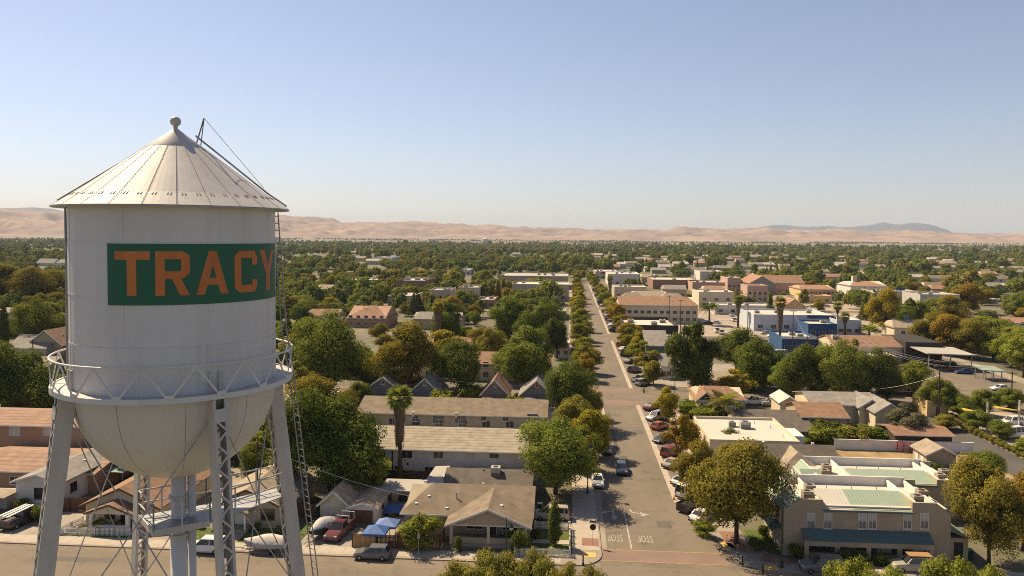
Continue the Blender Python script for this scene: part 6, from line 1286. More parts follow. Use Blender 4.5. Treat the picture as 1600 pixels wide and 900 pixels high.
def car_meshes(kind, col):
    if (kind, col) in CM: return CM[kind, col]
    L, W, Hh, belt, st, (cb0, ct0, ct1, cb1) = CAR[kind]; X = lambda t: (t-.5)*L; hw = W/2
    stt = [(X(t), hw*(.86 if t in (0,1) else .95 if t < .03 or t > .95 else 1), .34 if t in (0,1) else .24, z) for t, z in st]
    body = loft(stt).mesh('body', 'car_'+col, False)
    g = MB(); a, b_ = hw*.86, hw*.70; zt = Hh-.05; be = belt-.06
    g.add([(X(cb0),-a,be),(X(cb0),a,be),(X(cb1),a,be),(X(cb1),-a,be),(X(ct0),-b_,zt),(X(ct0),b_,zt),(X(ct1),b_,zt),(X(ct1),-b_,zt)], [(0,3,7,4),(1,0,4,5),(2,1,5,6),(3,2,6,7),(4,7,6,5)])
    glass = g.mesh('glass', 'glass_dark')
    r = MB(); r.slab([(X(ct0)-.06,-b_-.02,Hh-.03),(X(ct1)+.05,-b_-.02,Hh-.03),(X(ct1)+.05,b_+.02,Hh-.03),(X(ct0)-.06,b_+.02,Hh-.03)], .05); r.slab([(X(ct0)+.2,-b_+.15,Hh),(X(ct1)-.2,-b_+.15,Hh),(X(ct1)-.2,b_-.15,Hh),(X(ct0)+.2,b_-.15,Hh)], .04)
    for s in (-1, 1):
        for (c0, t0) in ((cb0, ct0), (cb1, ct1)): r.bar((X(c0),s*a,be), (X(t0),s*b_,Hh-.06), .09, .07)
        mx = (cb0+cb1)/2-.02; r.bar((X(mx),s*(a+.005),be), (X(mx),s*(b_+.005),Hh-.06), .09, .05)
        if kind in ('suv','van','hatch'): mx = cb0+(cb1-cb0)*.2; r.bar((X(mx),s*(a+.005),be), (X(mx),s*(b_+.01),Hh-.06), .12, .05)
    rf = r.mesh('roof', 'car_'+col)
    ty = MB(); ty.lathe([(.16,-.11),(.30,-.11),(.33,-.07),(.33,.07),(.30,.11),(.16,.11)], 14); tv = [(x, z, y) for x, y, z in ty.v]; ty.v = tv; tym = ty.mesh('tyre', 'tyre')
    ri = MB(); ri.lathe([(.0,.105),(.17,.10),(.20,.08),(.20,-.08),(.17,-.10),(0,-.105)], 10); ri.v = [(x, z, y) for x, y, z in ri.v]; rim = ri.mesh('rim', 'rim')
    hl = MB().box(-.04,.03,-.16,.16,-.06,.07).mesh('headlight', 'head_lamp'); tl = MB().box(-.03,.04,-.12,.12,-.10,.10).mesh('taillight', 'tail_lamp')
    bp = MB(); bp.box(X(1)-.12,X(1)+.02,-hw*.8,hw*.8,.30,.48); bp.box(X(0)-.02,X(0)+.12,-hw*.8,hw*.8,.32,.52); bpm = bp.mesh('bumper', 'plastic_black')
    ex = None
    if kind == 'pickup':
        e = MB(); x0, x1 = X(.012), X(.37)
        for q in ((x0,x1,-hw*.94,-hw*.82),(x0,x1,hw*.82,hw*.94)): e.box(*q, 1.0, 1.30)
        e.box(x0,x0+.1,-hw*.82,hw*.82,1.0,1.30); ex = e.mesh('bed_wall', 'car_'+col)
        fl = MB().box(x0+.1,x1,-hw*.82,hw*.82,1.0,1.118).mesh('bed_floor', 'plastic_black')
        CM['bed'] = fl
    mim = (MB().box(-.08,.08,-.10,.10,-.02,.14).mesh('mirror', 'car_'+col), X(cb1)-.14, hw*.93+.07)
    CM[kind, col] = (body, glass, rf, tym, rim, hl, tl, bpm, ex, mim, L, W, belt); return CM[kind, col]
def car(kind, col, x, y, deg, label, group=None, cat='car', detail=True, z=0.02):
    body, glass, rf, tym, rim, hl, tl, bpm, ex, mim, L, W, belt = car_meshes(kind, col)
    nm = {'sedan':'sedan','hatch':'hatchback','suv':'sport_utility_car','van':'van','pickup':'pickup_truck','coupe':'coupe'}[kind]
    t = thing(nm, label, {'pickup':'pickup','van':'van'}.get(kind, cat), (x, y, z), R_(deg), group)
    link('body', body, t); link('glass', glass, t); link('roof', rf, t)
    for sx in (-.31, .31):
        for sy in (-1, 1):
            w_ = link('wheel', tym, t, (L*sx*(1.02), sy*(W/2-.10), .33)); 
            if detail: link('rim', rim, w_)
    if ex: link('bed_wall', ex, t); link('bed_floor', CM['bed'], t)
    if detail:
        link('bumper', bpm, t); [link('mirror', mim[0], t, (mim[1], q*mim[2], belt)) for q in (-1, 1)]
        for s in (-1, 1): link('headlight', hl, t, (L/2-.10, s*W*.34, belt-.27)); link('taillight', tl, t, (-L/2+.03, s*W*.38, belt-.22))
    return t
def cpx(kind, col, px, py, deg, label, **k): x, y = G(px, py); return car(kind, col, x, y, deg, label, **k)
cpx('hatch', 'grey', 582, 872, 180, 'grey hatchback parked at the kerb before the brown fence', cat='car')
cpx('suv', 'white', 322, 862, 180, 'white crossover parked at the kerb behind the tower')
cpx('hatch', 'dark', 971, 738, 270, 'dark car driving towards the stop lines')
cpx('sedan', 'white', 934, 757, 270, 'white car parked at the left kerb under the bushy tree')
cpx('sedan', 'dark', 947, 707, 270, 'dark car half hidden under the left kerb tree')
cpx('suv', 'beige', 862, 811, 180, 'beige wagon in the driveway behind the corner picket fence')
cpx('suv', 'grey', 1284, 893, 180, 'dark grey off-road car in front of the teal awning')
cpx('suv', 'champagne', 1426, 892, 180, 'pale wagon with a roof rack behind the olive tree tops')
rk = MB(); rk.box(-1.9,.6,-.62,.62,1.86,1.92); rk.build('roof_rack', 'wood_fence_new', bpy.data.objects['sport_utility_car.003'])
pk = cpx('pickup', 'maroon', 531, 836, 262, 'maroon pickup with a white rack in the boat driveway')
rb = MB()
for x in (-2.5, -.9):
    for s in (-.8, .8): rb.box(x-.04,x+.04,s-.04,s+.04,1.2,2.1)
    rb.box(x-.04,x+.04,-.84,.84,2.06,2.14)
rb.build('ladder_rack', 'picket_white', pk)
pk = cpx('pickup', 'black', 36, 818, 80, 'black pickup loaded with pale ladders in the left driveway')
for i, s in enumerate((-.55, 0, .5)): b_ = MB(); b_.bar((-2.9,s,1.85+.05*i),(1.2,s+.15,2.05),.32,.07); b_.build('ladder', 'picket_white', pk)
rb = MB()
for x in (-2.6, .9):
    for s in (-.8, .8): rb.box(x-.04,x+.04,s-.04,s+.04,1.1,1.85)
rb.build('rack', 'picket_white', pk)
# diagonal bays, right kerb of the near block
for kind, col, px, py, lab in [('sedan','maroon',1019,640,'maroon sedan in the far end bay of the right kerb'),('suv','silver',1024,656,'silver wagon parked beside the maroon sedan'),('hatch','orange',1031,670,'small orange-roofed car in the right bays'),('sedan','dark',1036,690,'dark sedan with a shiny bonnet in the right bays'),('suv','red',1050,712,'red wagon in the right bays'),('sedan','champagne',1052,729,'pale silver sedan next to the red wagon'),('coupe','white',1067,756,'white sports coupe in the right bays'),('van','white',1078,775,'white service truck beside the white coupe'),('pickup','black',1083,795,'black pickup with an empty bed near the sycamore'),('sedan','white',1098,812,'white sedan half under the sycamore')]:
    cpx(kind, col, px, py, 228 if kind in ('suv','sedan','coupe') and col in ('dark','silver') else 48, lab)
for i, (kind, col, x, y, lab) in enumerate([('pickup','silver',18.6,199,'silver pickup first in the bays beyond the second crossing'),('suv','silver',18.8,194.5,'silver wagon nearest the second crossing on its far side'),('suv','dark',18.4,213,'dark wagon in the bays beyond the second crossing'),('sedan','grey',18.4,228,'grey sedan in the bays beyond the second crossing'),('suv','black',18.3,241,'black wagon in the bays beyond the second crossing'),('sedan','white',18.3,253,'white sedan in the bays before the third crossing'),('suv','red',18.3,262,'red wagon in the bays before the third crossing')]): car(kind, col, x, y, 50, lab)
for i in range(22):
    y = 303+i*9.3+ (i//9)*16; rr = random.Random(i)
    if any(a-4 < y < c+4 for a, c in XS): continue
    kd_, cl_ = rr.choice(['sedan','suv','hatch','pickup']), rr.choice(['white','silver','dark','grey','champagne','red','black']); car(kd_, cl_, 18.2, y, 50, '%s %s in right bays beyond third crossing' % (cl_, {'suv':'wagon','hatch':'hatchback'}.get(kd_, kd_)), group='cars in the far diagonal bays', detail=False)
for i, y in enumerate([200, 212, 233, 262, 268, 310, 322, 345, 368, 380, 420, 455]):
    rr = random.Random(i+50); kd_, cl_ = rr.choice(['sedan','suv','hatch']), rr.choice(['white','silver','dark','grey','maroon','beige']); car(kd_, cl_, 6.0, y, 270, '%s %s at left kerb %s' % (cl_, {'suv':'wagon','hatch':'hatchback'}.get(kd_, kd_), 'beyond second crossing' if y < 280 else 'beyond third crossing'), group='cars parked along the far left kerb', detail=False)
for kind, col, px, py, deg, lab in [('sedan','white',1045,577,160,'white sedan at the back of the driveway beside the cottonwood'),('sedan','silver',1046,584,160,'silver sedan in the middle of the driveway beside the cottonwood'),('sedan','champagne',1046,592,175,'pale sedan at the front of the driveway beside the cottonwood'),('suv','white',1196,556,185,'white wagon left in the lot behind the willow'),('van','white',1216,557,185,'white van in the lot behind the willow'),('sedan','red',1206,562,185,'red sedan, left of two in the lot'),('sedan','maroon',1218,566,185,'dark red sedan, right of two in the lot'),
   ('sedan','white',1563,610,190,'white sedan on the asphalt left of the back street'),('suv','white',1580,664,200,'white wagon parked beyond the lane hedge, upper one'),('van','white',1578,684,200,'white van parked beyond the lane hedge, lower one'),('sedan','silver',1500,742,185,'silver car beside the yard shed'),('pickup','white',1180,632,185,'white pickup behind the hip-roofed house'),('suv','silver',1205,634,185,'silver wagon behind the hip-roofed house'),('sedan','silver',1143,494,90,'silver car on the side lane by the palms'),('suv','white',1146,502,90,'white wagon on the side lane by the palms'),('sedan','dark',1105,506,180,'dark car at the date palm'),('sedan','white',1118,506,180,'white car near the date palm'),('sedan','silver',1196,522,200,'silver car in front of the pale blue shop'),('sedan','white',1208,526,200,'white car in front of the pale blue shop'),('sedan','blue',1506,584,180,'blue car in the shade of the filling-station canopy'),('suv','black',1480,574,180,'black wagon under the filling-station canopy'),('sedan','red',1494,580,180,'red car under the filling-station canopy'),('suv','white',1276,478,180,'white wagon in the lot below the yellow block'),('sedan','silver',1290,480,180,'silver car in the lot below the yellow block'),('sedan','white',1343,496,180,'white car right of the palms'),('suv','silver',1352,496,180,'silver wagon right of the palms'),('sedan','white',1367,519,180,'white car beside the low bushy palm'),('sedan','dark',1092,478,180,'dark car beside the hotel')]: cpx(kind, col, px, py, deg, lab, detail=py > 590)
rl = random.Random(77)
for i in range(44):
    x, y = rl.choice([(rl.uniform(64,100), rl.choice([246,252,268,274])), (rl.uniform(70,170), rl.choice([300,316,322,340,346,370])), (rl.uniform(34,60), rl.choice([300,306])), (rl.uniform(84,100), rl.choice([116,130,146]))])
    if any(f0-2 < x < f1+2 and f2-2 < y < f3+2 for f0,f1,f2,f3 in FOOT): continue
    kd_, cl_ = rl.choice(['sedan','suv','hatch','sedan','pickup']), rl.choice(['white','silver','white','dark','grey','champagne','red']); car(kd_, cl_, x, y, 90+rl.choice([0,180])+rl.uniform(-4,4), '%s %s parked in the lots right of the street' % (cl_, {'suv':'wagon','hatch':'hatchback'}.get(kd_, kd_)), group='cars parked in the right-hand lots', detail=False)
# covered boats
def boat(px, py, deg, label, hull, tarp):
    x, y = G(px, py); t = thing('covered_boat', label, 'boat', (x, y, .03), R_(deg))
    h = loft([(-2.6,.95,.75,1.25),(-1,1.05,.65,1.3),(1,.98,.66,1.35),(2.1,.6,.8,1.45),(2.75,.12,1.1,1.5)]); h.build('hull', hull, t)
    tp_ = MB(); V = []
    for i, (xx, w_, zz) in enumerate([(-2.65,.9,1.45),(-1.6,1.0,1.75),(-.4,1.02,2.0),(.5,.95,1.95),(1.5,.75,1.7),(2.7,.12,1.53)]): V += [(xx,-w_-.03,1.22),(xx,-w_*.6,zz*.96),(xx,0,zz),(xx,w_*.6,zz*.96),(xx,w_+.03,1.22)]
    F = [(5*i+k,5*i+5+k,5*i+6+k,5*i+1+k) for i in range(5) for k in range(4)]+[(0,1,2,3,4)]
    tp_.add(V, F); tp_.build('tarpaulin', tarp, t, True)
    tr_ = MB(); tr_.box(-2.4,2.9,-.5,-.4,.45,.55); tr_.box(-2.4,2.9,.4,.5,.45,.55); tr_.bar((2.8,0,.5),(4.0,0,.5),.1,.1); tr_.box(-.9,-.7,-1,1,.36,.46); tr_.box(2.2,2.4,-.08,.08,.5,1.4); tr_.build('trailer', 'galvanised', t)
    ty = MB(); ty.lathe([(.1,-.1),(.28,-.1),(.3,0),(.28,.1),(.1,.1)], 12); ty.v = [(a, c, b_) for a, b_, c in ty.v]; tm = ty.mesh('wheel', 'tyre')
    for s in (-1, 1): link('wheel', tm, t, (-.8, s*1.08, .3))
    ob = MB(); ob.box(-2.95,-2.6,-.2,.2,.6,1.5); ob.build('outboard', 'plastic_black', t)
boat(503, 836, 258, 'boat under a grey tarpaulin on a trailer in the driveway', 'plastic_black', 'tarp_grey')
boat(418, 862, 184, 'white covered boat on a trailer at the kerb behind the tower', 'tarp_grey', 'roof_white')
# ------------------------------------------------------------------ fences and yard things
def fence(label, pts, h, m, step=2.4, bw=.14, gap=.01, post='wood_dark', name='wooden_fence', picket=False, grp=None):
    t = thing(name, label, 'fence', (pts[0][0], pts[0][1], 0), 0, grp)
    for p, q in zip(pts, pts[1:]):
        d = Vector((q[0]-p[0], q[1]-p[1], 0)); L = d.length; d.normalize(); n = max(1, round(L/step)); o = Vector((p[0]-pts[0][0], p[1]-pts[0][1], 0)); nr = Vector((-d.y, d.x, 0))
        for i in range(n):
            a = o+d*(L*i/n); mb = MB(); k = int(L/n/(bw+gap))
            for j in range(k):
                c = a+d*((j+.5)*L/n/k); e = random.uniform(-.03,.02) if not picket else 0; s1, s2 = c-d*bw/2, c+d*bw/2
                mb.bar((*c.xy, .06), (*c.xy, h+e), bw if abs(d.x) > .7 else .025, .025 if abs(d.x) > .7 else bw, (0,1,0)) if False else mb.add([(*(c-d*bw/2-nr*.012).xy,.05),(*(c+d*bw/2-nr*.012).xy,.05),(*(c+d*bw/2+nr*.012).xy,.05),(*(c-d*bw/2+nr*.012).xy,.05),(*(c-d*bw/2-nr*.012).xy,h+e),(*(c+d*bw/2-nr*.012).xy,h+e),(*(c+d*bw/2+nr*.012).xy,h+e),(*(c-d*bw/2+nr*.012).xy,h+e)], [(0,3,2,1),(4,5,6,7),(0,1,5,4),(1,2,6,5),(2,3,7,6),(3,0,4,7)])
            for z in (.3, h*.8): c0, c1 = a+nr*.04, a+d*(L/n)+nr*.04; mb.bar((*c0.xy, z), (*c1.xy, z), .05, .08)
            mb.build('fence_panel', m, t); pb = MB(); w_ = .06 if not picket else .09; pb.box(a.x-w_,a.x+w_,a.y-w_,a.y+w_,0,h+.1); pb.build('post', post, t)
        a = o+d*L; pb = MB(); pb.box(a.x-.07,a.x+.07,a.y-.07,a.y+.07,0,h+.1); pb.build('post', post, t)
fence('new golden wooden fence section beside the driveway', [(-25.5,88.9),(-22.6,88.95)], 1.8, 'wood_fence_new')
fence('weathered brown wooden fence along the sidewalk left of the corner bungalow', [(-22.5,88.97),(-15.0,89.2),(-15.0,92.5)], 1.75, 'wood_fence')
fence('white picket fence round the corner bungalow lawn', [(-6.0,88.4),(0.45,88.5),(0.45,97.0)], 1.05, 'picket_white', 2.3, .075, .065, 'picket_white', 'picket_fence', True)
fence('short white picket fence in front of the beige wagon', [(-4.0,97.0),(0.3,97.0)], 1.0, 'picket_white', 2.1, .075, .065, 'picket_white', 'picket_fence', True)
fence('white picket fence in front of the porch bungalow', [(-62.0,93.2),(-62.6,89.5),(-53.8,89.9)], 1.0, 'picket_white', 2.3, .075, .08, 'picket_white', 'picket_fence', True)
fence('brown wooden fence between the grey cottage and the porch bungalow', [(-69,97.5),(-62.2,97.8),(-62.2,106)], 1.8, 'wood_fence')
fence('brown wooden fence beside the tan cottage', [(-35.6,98.4),(-33.0,98.4)], 1.8, 'wood_fence')
fence('tall dark wooden fence in front of the nearer town house', [(-35,113.4),(-19,113.6)], 1.9, 'wood_dark')
fence('wooden yard fence behind the hip-roofed house', [(46,163.5),(58,163.5)], 1.8, 'wood_fence')
fence('dark wooden fence at the left edge beside the black pickup', [(-78,89.5),(-77.6,98)], 1.6, 'wood_dark')
wx0, wy0 = G(1303, 702); wx1 = G(1506, 700)[0]; nw = 10; pw_ = (wx1-wx0)/nw
wl = thing('yard_wall', 'whitewashed yard wall behind the red farm machinery', 'wall', (wx0, wy0, 0))
for i in range(nw): MB().box(i*pw_+.01,(i+1)*pw_-.01,-.1,.1,0,1.75+.03*(i%2)).build('wall_panel', 'trim_white', wl)
MB().box(-.1,wx1-wx0+.1,-.14,.14,1.79,1.86).build('coping', 'trim_white', wl)
cf = thing('chain_link_fence', 'grey chain-link fence between the vacant lot and the green-roofed building', 'fence', (49,119.6,0))
for i in range(9): MB().tube([(i*2.6,0,0),(i*2.6,0,1.6)], .04, 6).build('post', 'galvanised', cf)
cw = MB()
for i in range(80): cw.tube([(i*.26,0,.05),(i*.26+.26*((i%2)*2-1)*0,0,1.55)], .008, 3)
for z in (.1,.8,1.55): cw.tube([(0,0,z),(20.8,0,z)], .015, 4)
cw.build('mesh_panel', 'galvanised', cf)
mc = thing('farm_implement', 'red farm machinery standing against the whitewashed wall', 'machinery', (*G(1424,706),0))
fr = MB()
for x in (-2.6,-1.5,-.4): fr.box(x-.07,x+.07,-.5,-.36,0,1.7); fr.box(x-.07,x+.07,.36,.5,0,1.5)
for z in (.5,1.1,1.65): fr.box(-2.7,-.3,-.5,-.38,z,z+.1)
fr.build('frame', 'red_paint', mc); MB().slab([(.2,-.9,.9),(3.4,-.9,1.3),(3.4,.6,1.5),(.2,.6,1.2)], .8).build('hopper', 'red_paint', mc); MB().bar((.4,-1.1,.2),(3.2,-1.3,.4),.18,.18).build('draw_bar', 'red_paint', mc)
for px, py, m, lab in [(588,858,'canvas_blue','bright blue pop-up canopy nearest the brown fence'),(605,846,'canvas_blue_pale','paler blue pop-up canopy behind the bright one')]:
    x, y = G(px, py); t = thing('popup_canopy', lab, 'canopy', (x, y, 0)); c = MB(); h = 2.3
    c.add([(-1.35,-1.3,h),(1.35,-1.3,h),(1.35,1.3,h),(-1.35,1.3,h),(0,0,h+.7)], [(0,1,4),(1,2,4),(2,3,4),(3,0,4)])
    for (a, b_) in (((-1.35,-1.3),(1.35,-1.3)),((1.35,-1.3),(1.35,1.3)),((1.35,1.3),(-1.35,1.3)),((-1.35,1.3),(-1.35,-1.3))): c.add([(*a,h),(*b_,h),(*b_,h-.25),(*a,h-.25)], [(0,3,2,1)])
    c.build('canvas', m, t)
    for sx in (-1.3,1.3):
        for sy in (-1.25,1.25): MB().tube([(sx,sy,0),(sx,sy,h)], .03, 6).build('pole', 'galvanised', t)
tb = thing('blue_tarpaulin', 'blue tarpaulin spread behind the blue canopies', 'tarpaulin', (-22.2,100.4,0)); MB().slab([(-2.2,-1,.5),(2.4,-1,.6),(2.2,1.2,1.1),(-2,1.2,1.0)], .06).build('sheet', 'canvas_blue', tb); MB().box(-1.9,2.1,-.8,1,0,.45).build('covered_goods', 'wood_dark', tb)
rq = random.Random(8)
for i in range(9):
    x, y = rq.uniform(-20,-16.2), rq.uniform(92.5,98); m = rq.choice(['wood_dark','trim_white','yellow_plastic','plastic_black','wood_fence_new']); t = thing('patio_chair', ['wooden','white','yellow','black','pale wood','low','folding','small','striped'][i]+' chair among the clutter on the patio beside the corner bungalow', 'chair', (x,y,0.03), rq.random()*6, 'patio clutter')
    MB().box(-.25,.25,-.25,.25,.38,.44).build('seat', m, t); MB().box(-.25,.25,.2,.25,.44,.9).build('backrest', m, t)
    for sx in (-.22,.22):
        for sy in (-.22,.22): MB().box(sx-.03,sx+.03,sy-.03,sy+.03,0,.38).build('leg', m, t)
tq = thing('turquoise_canopy', 'turquoise shade canopy between the salmon roofs and the bungalow', 'canopy', (*G(178,757),0)); MB().slab([(-3.2,-2,2.6),(2.6,-2,2.5),(3.2,2,2.9),(-2.4,2,3.0)], .1).build('canvas', 'metal_green', tq)
for sx in (-2.4,2.4):
    for sy in (-1.7,1.7): MB().tube([(sx,sy,0),(sx,sy,2.5)], .05, 6).build('post', 'galvanised', tq)
for x, y, m, lab in [(-33.4,96.4,'iron_black','black wheeled bin beside the cream shed'),(-46.6,93.4,'lamp_green','green wheeled bin beside the tan cottage'),(-47.5,93.6,'iron_black','black wheeled bin beside the tan cottage'),(-50.8,95.0,'wall_blue','blue wheeled bin beside the porch bungalow'),(-3.6,103.4,'lamp_green','green wheeled bin behind the corner bungalow'),(27.5,121.6,'iron_black','black wheeled bin beside the white flat-roofed building'),(47.2,92.6,'lamp_green','green wheeled bin beside the side door of the tan building')]:
    t = thing('wheeled_bin', lab, 'bin', (x, y, .04), random.uniform(-.3,.3)); q = MB(); q.add([(-.24,-.28,.08),(.24,-.28,.08),(.24,.28,.08),(-.24,.28,.08),(-.30,-.36,1.0),(.30,-.36,1.0),(.30,.36,1.0),(-.30,.36,1.0)], [(0,3,2,1),(0,1,5,4),(1,2,6,5),(2,3,7,6),(3,0,4,7)]); q.build('body', m, t)
    MB().slab([(-.32,-.38,1.06),(.32,-.38,1.06),(.32,.40,1.10),(-.32,.40,1.10)], .05).build('lid', m, t); MB().tube([(-.28,.34,.12),(.28,.34,.12)], .11, 8).build('wheel_axle', 'tyre', t)
# ------------------------------------------------------------------ street furniture
def lamp(px, pb, pt, label, arm=1.5, side=1, double=False):
    x, y = G(px, pb); h = ZH(x, y, pt); t = thing('street_lamp', label, 'street lamp', (x, y, .1))
    MB().lathe([(0,0),(.24,0),(.24,.25),(.17,.35),(.15,.9),(.08,1.0)], 12).build('base', 'lamp_green', t, False)
    MB().tube([(0,0,.9),(0,0,h)], [.085,.055], 10).build('pole', 'lamp_green', t)
    MB().tube([(0,0,h-.9),(side*arm*.5,0,h-.35),(side*arm,0,h-.5)], .035, 6).build('arm', 'lamp_green', t)
    MB().tube([(side*arm*.12,0,h-1.1),(side*arm*.75,0,h-.45)], .02, 5).build('brace', 'lamp_green', t)
    hd = MB().lathe([(.0,h-.45),(.08,h-.55),(.26,h-.85),(.30,h-.95),(.0,h-.95)], 12, c=(side*arm,0)).build('lamp_head', 'lamp_green', t); MB().lathe([(.27,h-.955),(.24,h-1.15),(.12,h-1.27),(0,h-1.3)], 12, c=(side*arm,0)).build('globe', 'lamp_glass', hd, True)
    MB().lathe([(.05,h),(.08,h+.08),(0,h+.2)], 8).build('finial', 'lamp_green', t)
lamp(1221, 888, 752, 'tall dark green street lamp on the right corner in front of the tan building', .75)
lamp(791, 884, 812, 'dark green street lamp in front of the corner bungalow porch', .55)
lamp(918, 772, 690, 'dark street lamp on the left sidewalk beside the white car', .5)
lamp(1006, 614, 548, 'dark street lamp on the far right corner of the second crossing', .9)
lamp(1054, 636, 558, 'dark street lamp near the hip-roofed house', .9)
x, y = 3.2, 92.2; sg = thing('stop_sign', 'back of a stop sign with a green street-name blade on the left corner', 'sign', (x, y, .14))
MB().tube([(0,0,0),(0,0,2.75)], .03, 8).build('post', 'galvanised', sg)
oc = MB(); n = 8; P_ = [(.40*math.cos(R_(22.5+45*i)), .40*math.sin(R_(22.5+45*i))) for i in range(n)]
oc.add([(a, -.035, 2.2+c) for a, c in P_]+[(a, -.05, 2.2+c) for a, c in P_], [tuple(range(7,-1,-1)), tuple(range(8,16))]+[(i,(i+1)%8,8+(i+1)%8,8+i) for i in range(8)]); oc.build('sign_plate', 'iron_black', sg); MB().box(-.4,.4,-.02,.02,2.72,2.92).build('street_name_blade', 'lamp_green', sg)
ps = thing('pole_sign', 'plain grey metal post at the kerb before the brown fence', 'post', (*G(654,872),.1)); MB().tube([(0,0,0),(0,0,2.9)], .04, 8).build('post', 'galvanised', ps); MB().box(-.18,.18,-.05,-.035,2.2,2.75).build('sign_plate', 'galvanised', ps)
def bollard(x, y, label):
    t = thing('bollard', label, 'bollard', (x, y, .14)); MB().lathe([(0,0),(.16,0),(.16,.12),(.09,.2),(.08,.85)], 10).build('body', 'iron_black', t); MB().lathe([(.08,.85),(.11,.9),(.09,1.0),(0,1.08)], 10).build('cap', 'lamp_green', t)
bollard(*G(911,884), 'black bollard on the left corner beside the yellow pad'); bollard(*G(1160,884), 'black bollard on the right corner between the yellow pads'); bollard(*G(1192,897), 'green-capped bollard at the bottom edge right of the crosswalk')
cn_ = thing('traffic_cone', 'orange traffic cone beside the white service truck', 'cone', (*G(1053,781),.03)); MB().lathe([(.18,0),(.14,.05),(.03,.6),(0,.62)], 10).build('cone', 'car_orange', cn_); MB().box(-.22,.22,-.22,.22,0,.04).build('base', 'car_orange', cn_)
# porch clutter and corner lawn ornament left small
# utility poles and wires
def upole(x, y, h, label, arms=1):
    t = thing('utility_pole', label, 'utility pole', (x, y, 0)); MB().tube([(0,0,0),(0,0,h)], [.17,.11], 8).build('pole', 'wood_dark', t)
    for k in range(arms):
        ca = MB().box(-1.1,1.1,-.06,.06,h-.5-k*.9,h-.36-k*.9).build('cross_arm', 'wood_dark', t)
        for s in (-1,-.4,.4,1): MB().lathe([(.05,h-.36-k*.9),(.05,h-.22-k*.9),(0,h-.2-k*.9)], 6, c=(s,0)).build('insulator', 'galvanised', ca)
    return (x, y, h)
def wire(p, q, sag, label, n=18, r=.020, grp='overhead wires'):
    pts = [tuple(p[k]+(q[k]-p[k])*i/n - (sag*4*(i/n)*(1-i/n) if k == 2 else 0) for k in range(3)) for i in range(n+1)]
    mb = MB(); mb.tube(pts, r, 4); o = mb.build('overhead_wire', 'galvanised'); tag(o, label, 'wire', grp)
def pp_(px, pb, pt, label, arms=1): x, y = G(px, pb); return upole(x, y, ZH(x, y, pt), label, arms)
u1 = pp_(1466, 662, 563, 'tall utility pole at the head of the lane', 2); u2 = pp_(1336, 640, 608, 'short utility pole above the pale grey-roofed house'); u3 = pp_(1261, 582, 524, 'utility pole behind the dark tree mass'); u4 = pp_(1340, 556, 524, 'utility pole beside the brown hall')
u5 = pp_(1168, 524, 458, 'utility pole beside the cream commercial block'); u6 = pp_(1238, 562, 484, 'utility pole in front of the pale blue shop building'); u7 = pp_(1045, 524, 462, 'utility pole behind the dark-parapet building'); u8 = pp_(1063, 530, 468, 'second utility pole right of the dark-parapet building')
u9 = pp_(569, 508, 470, 'utility pole beside the dark brown hipped roof'); u10 = upole(at(402,690,97.5)[0], 97.5, at(402,690,97.5)[1], 'utility pole behind the right tower leg'); u11 = pp_(52, 590, 530, 'utility pole left of the balcony'); u12 = pp_(1580, 640, 580, 'light pole at the right edge of the lot'); u13 = pp_(692, 640, 590, 'leaning utility pole among the cottages'); u14 = pp_(285, 420, 392, 'distant pole')if False else None
T3 = lambda u, d=-.4, dx=0: (u[0]+dx, u[1], u[2]+d)
edge = (128, 150, 17)
for i, (dx, d) in enumerate([(-1,-.2),(1,-.2),(-.6,-1.1),(.8,-1.1)]):
    wire(T3(u1,d,dx), (edge[0]+dx, edge[1], edge[2]+d), 1.2, ['topmost','second','third','lowest'][i]+' wire running right from the tall pole at the lane')
    wire(T3(u1,d,dx), T3(u4,-.3,dx), 1.3, ['topmost','second','third','lowest'][i]+' wire running back from the tall pole at the lane')
wire(T3(u1,-3), T3(u2,-.2), .8, 'wire from the tall lane pole to the short pole'); wire(T3(u2,-.2), (52,158,4.5), .5, 'service wire from the short pole to the house left of it')
wire(T3(u6), T3(u3), .8, 'wire behind the dark tree mass'); wire(T3(u5), T3(u6), 1.0, 'wire in front of the pale blue shop'); wire(T3(u7), T3(u5), 1.4, 'wire behind the hotel trees'); wire(T3(u9), (G(1000,480)[0], u9[1]+30, u9[2]), 3.0, 'long wire across the left canopy'); wire(T3(u9), (u9[0]-90, u9[1]-8, u9[2]), 2, 'wire running left from the pole by the brown hipped roof')
wire(T3(u10,-.3), (-19.8,97.6,3.4), .7, 'service wire crossing to the corner bungalow', r=.035); wire(T3(u13), (-5.5,165,5.2), .4, 'service wire to the red-vented cottage'); wire(T3(u11), (u11[0]-30,u11[1],u11[2]), .8, 'wire at the left edge')
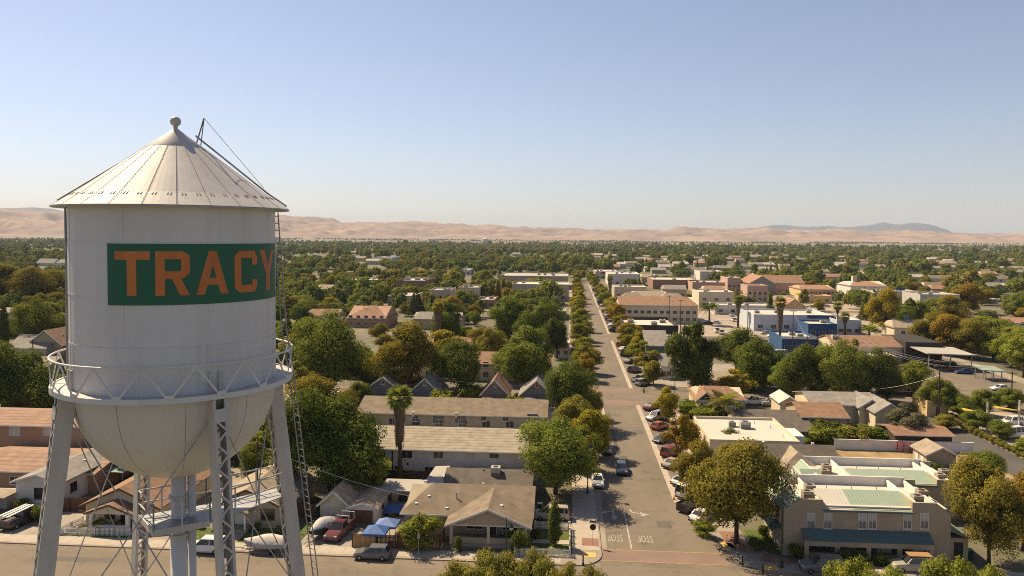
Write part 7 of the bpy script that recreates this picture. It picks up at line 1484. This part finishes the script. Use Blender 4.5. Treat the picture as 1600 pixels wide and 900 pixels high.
# yellow arches and lot signs
for px, py, w_, lab in [(1542,672,5.5,'yellow curved canopy arm on a white post beyond the lane'),(1592,668,5.5,'yellow curved canopy arm at the right edge')]:
    x, y = G(px, py); t = thing('curved_canopy', lab, 'canopy', (x, y, 0)); MB().tube([(0,0,0),(0,0,5.4)], .16, 8).build('post', 'trim_white', t); MB().slab([(-w_*.8,-.5,3.9),(0,-.5,3.5),(w_*.15,-1,3.1),(w_*.15,1,3.1),(0,1,3.6),(-w_*.8,1,4.1)], .2).build('arch', 'yellow_plastic', t)
pl_ = thing('pylon_sign', 'blue pylon sign beside the back street', 'sign', (*G(1417,520),0)); MB().box(-.9,.9,-.3,.3,0,6.5).build('pylon', 'wall_blue', pl_); MB().box(-.7,.7,-.32,-.301,4.0,6.0).build('face', 'canvas_blue_pale', pl_)
pl_ = thing('billboard_sign', 'blue sign on a tall post behind the yellow-olive tree', 'sign', (*G(1406,486),0)); MB().tube([(0,0,0),(0,0,11)], .2, 8).build('post', 'galvanised', pl_); MB().box(-2.2,2.2,-.2,.2,10.6,12.2).build('board', 'wall_blue', pl_)
sn = thing('shop_sign', 'small black and white sign board behind the willow', 'sign', (*G(1186,566),0))
for s in (-2.4,2.4): MB().box(s-.1,s+.1,-.1,.1,0,4).build('post', 'wood_dark', sn)
MB().box(-2.6,2.6,-.15,.15,3.0,5.2).build('board', 'wall_dark', sn)
for s in (-1.2,1.2): MB().box(s-.8,s+.8,-.18,-.152,3.5,4.7).build('white_panel', 'trim_white', sn)
# second water tower far off
wt = thing('distant_water_tower', 'tiny distant water tower on the horizon left of the main street', 'water tower', (*G(758,388),0)); D_ = wt.location.y/FPX
zt = ZH(wt.location.x, wt.location.y, 371); MB().lathe([(0,zt),(7.5,zt-4),(7.5,zt-13),(5,zt-17),(0,zt-18)], 16).build('tank', 'tower_paint', wt)
for a in range(4): MB().tube([(7*math.cos(a*1.57+.5),7*math.sin(a*1.57+.5),zt-13),(11*math.cos(a*1.57+.5),11*math.sin(a*1.57+.5),0)], .7, 6).build('leg', 'steel', wt)
MB().tube([(0,0,zt-17),(0,0,0)], 1.0, 8).build('riser_pipe', 'steel', wt)
# ------------------------------------------------------------------ look-alikes are told apart by their place
W10 = 'first second third fourth fifth sixth seventh eighth ninth tenth eleventh twelfth thirteenth fourteenth fifteenth sixteenth seventeenth eighteenth nineteenth twentieth'.split()
same = {}
for o in COL.objects:
    if o.parent is None and 'label' in o and o.get('kind') != 'stuff': same.setdefault(o['label'], []).append(o)
for lab, L_ in same.items():
    if len(L_) > 1:
        L_.sort(key=lambda o: prj(o.location.x, max(o.location.y, 5), 0)[0])
        for i, o in enumerate(L_): o['label'] = lab + ', ' + ('leftmost' if i == 0 else 'rightmost' if i == len(L_)-1 else W10[min(i, 19)] + ' from left')
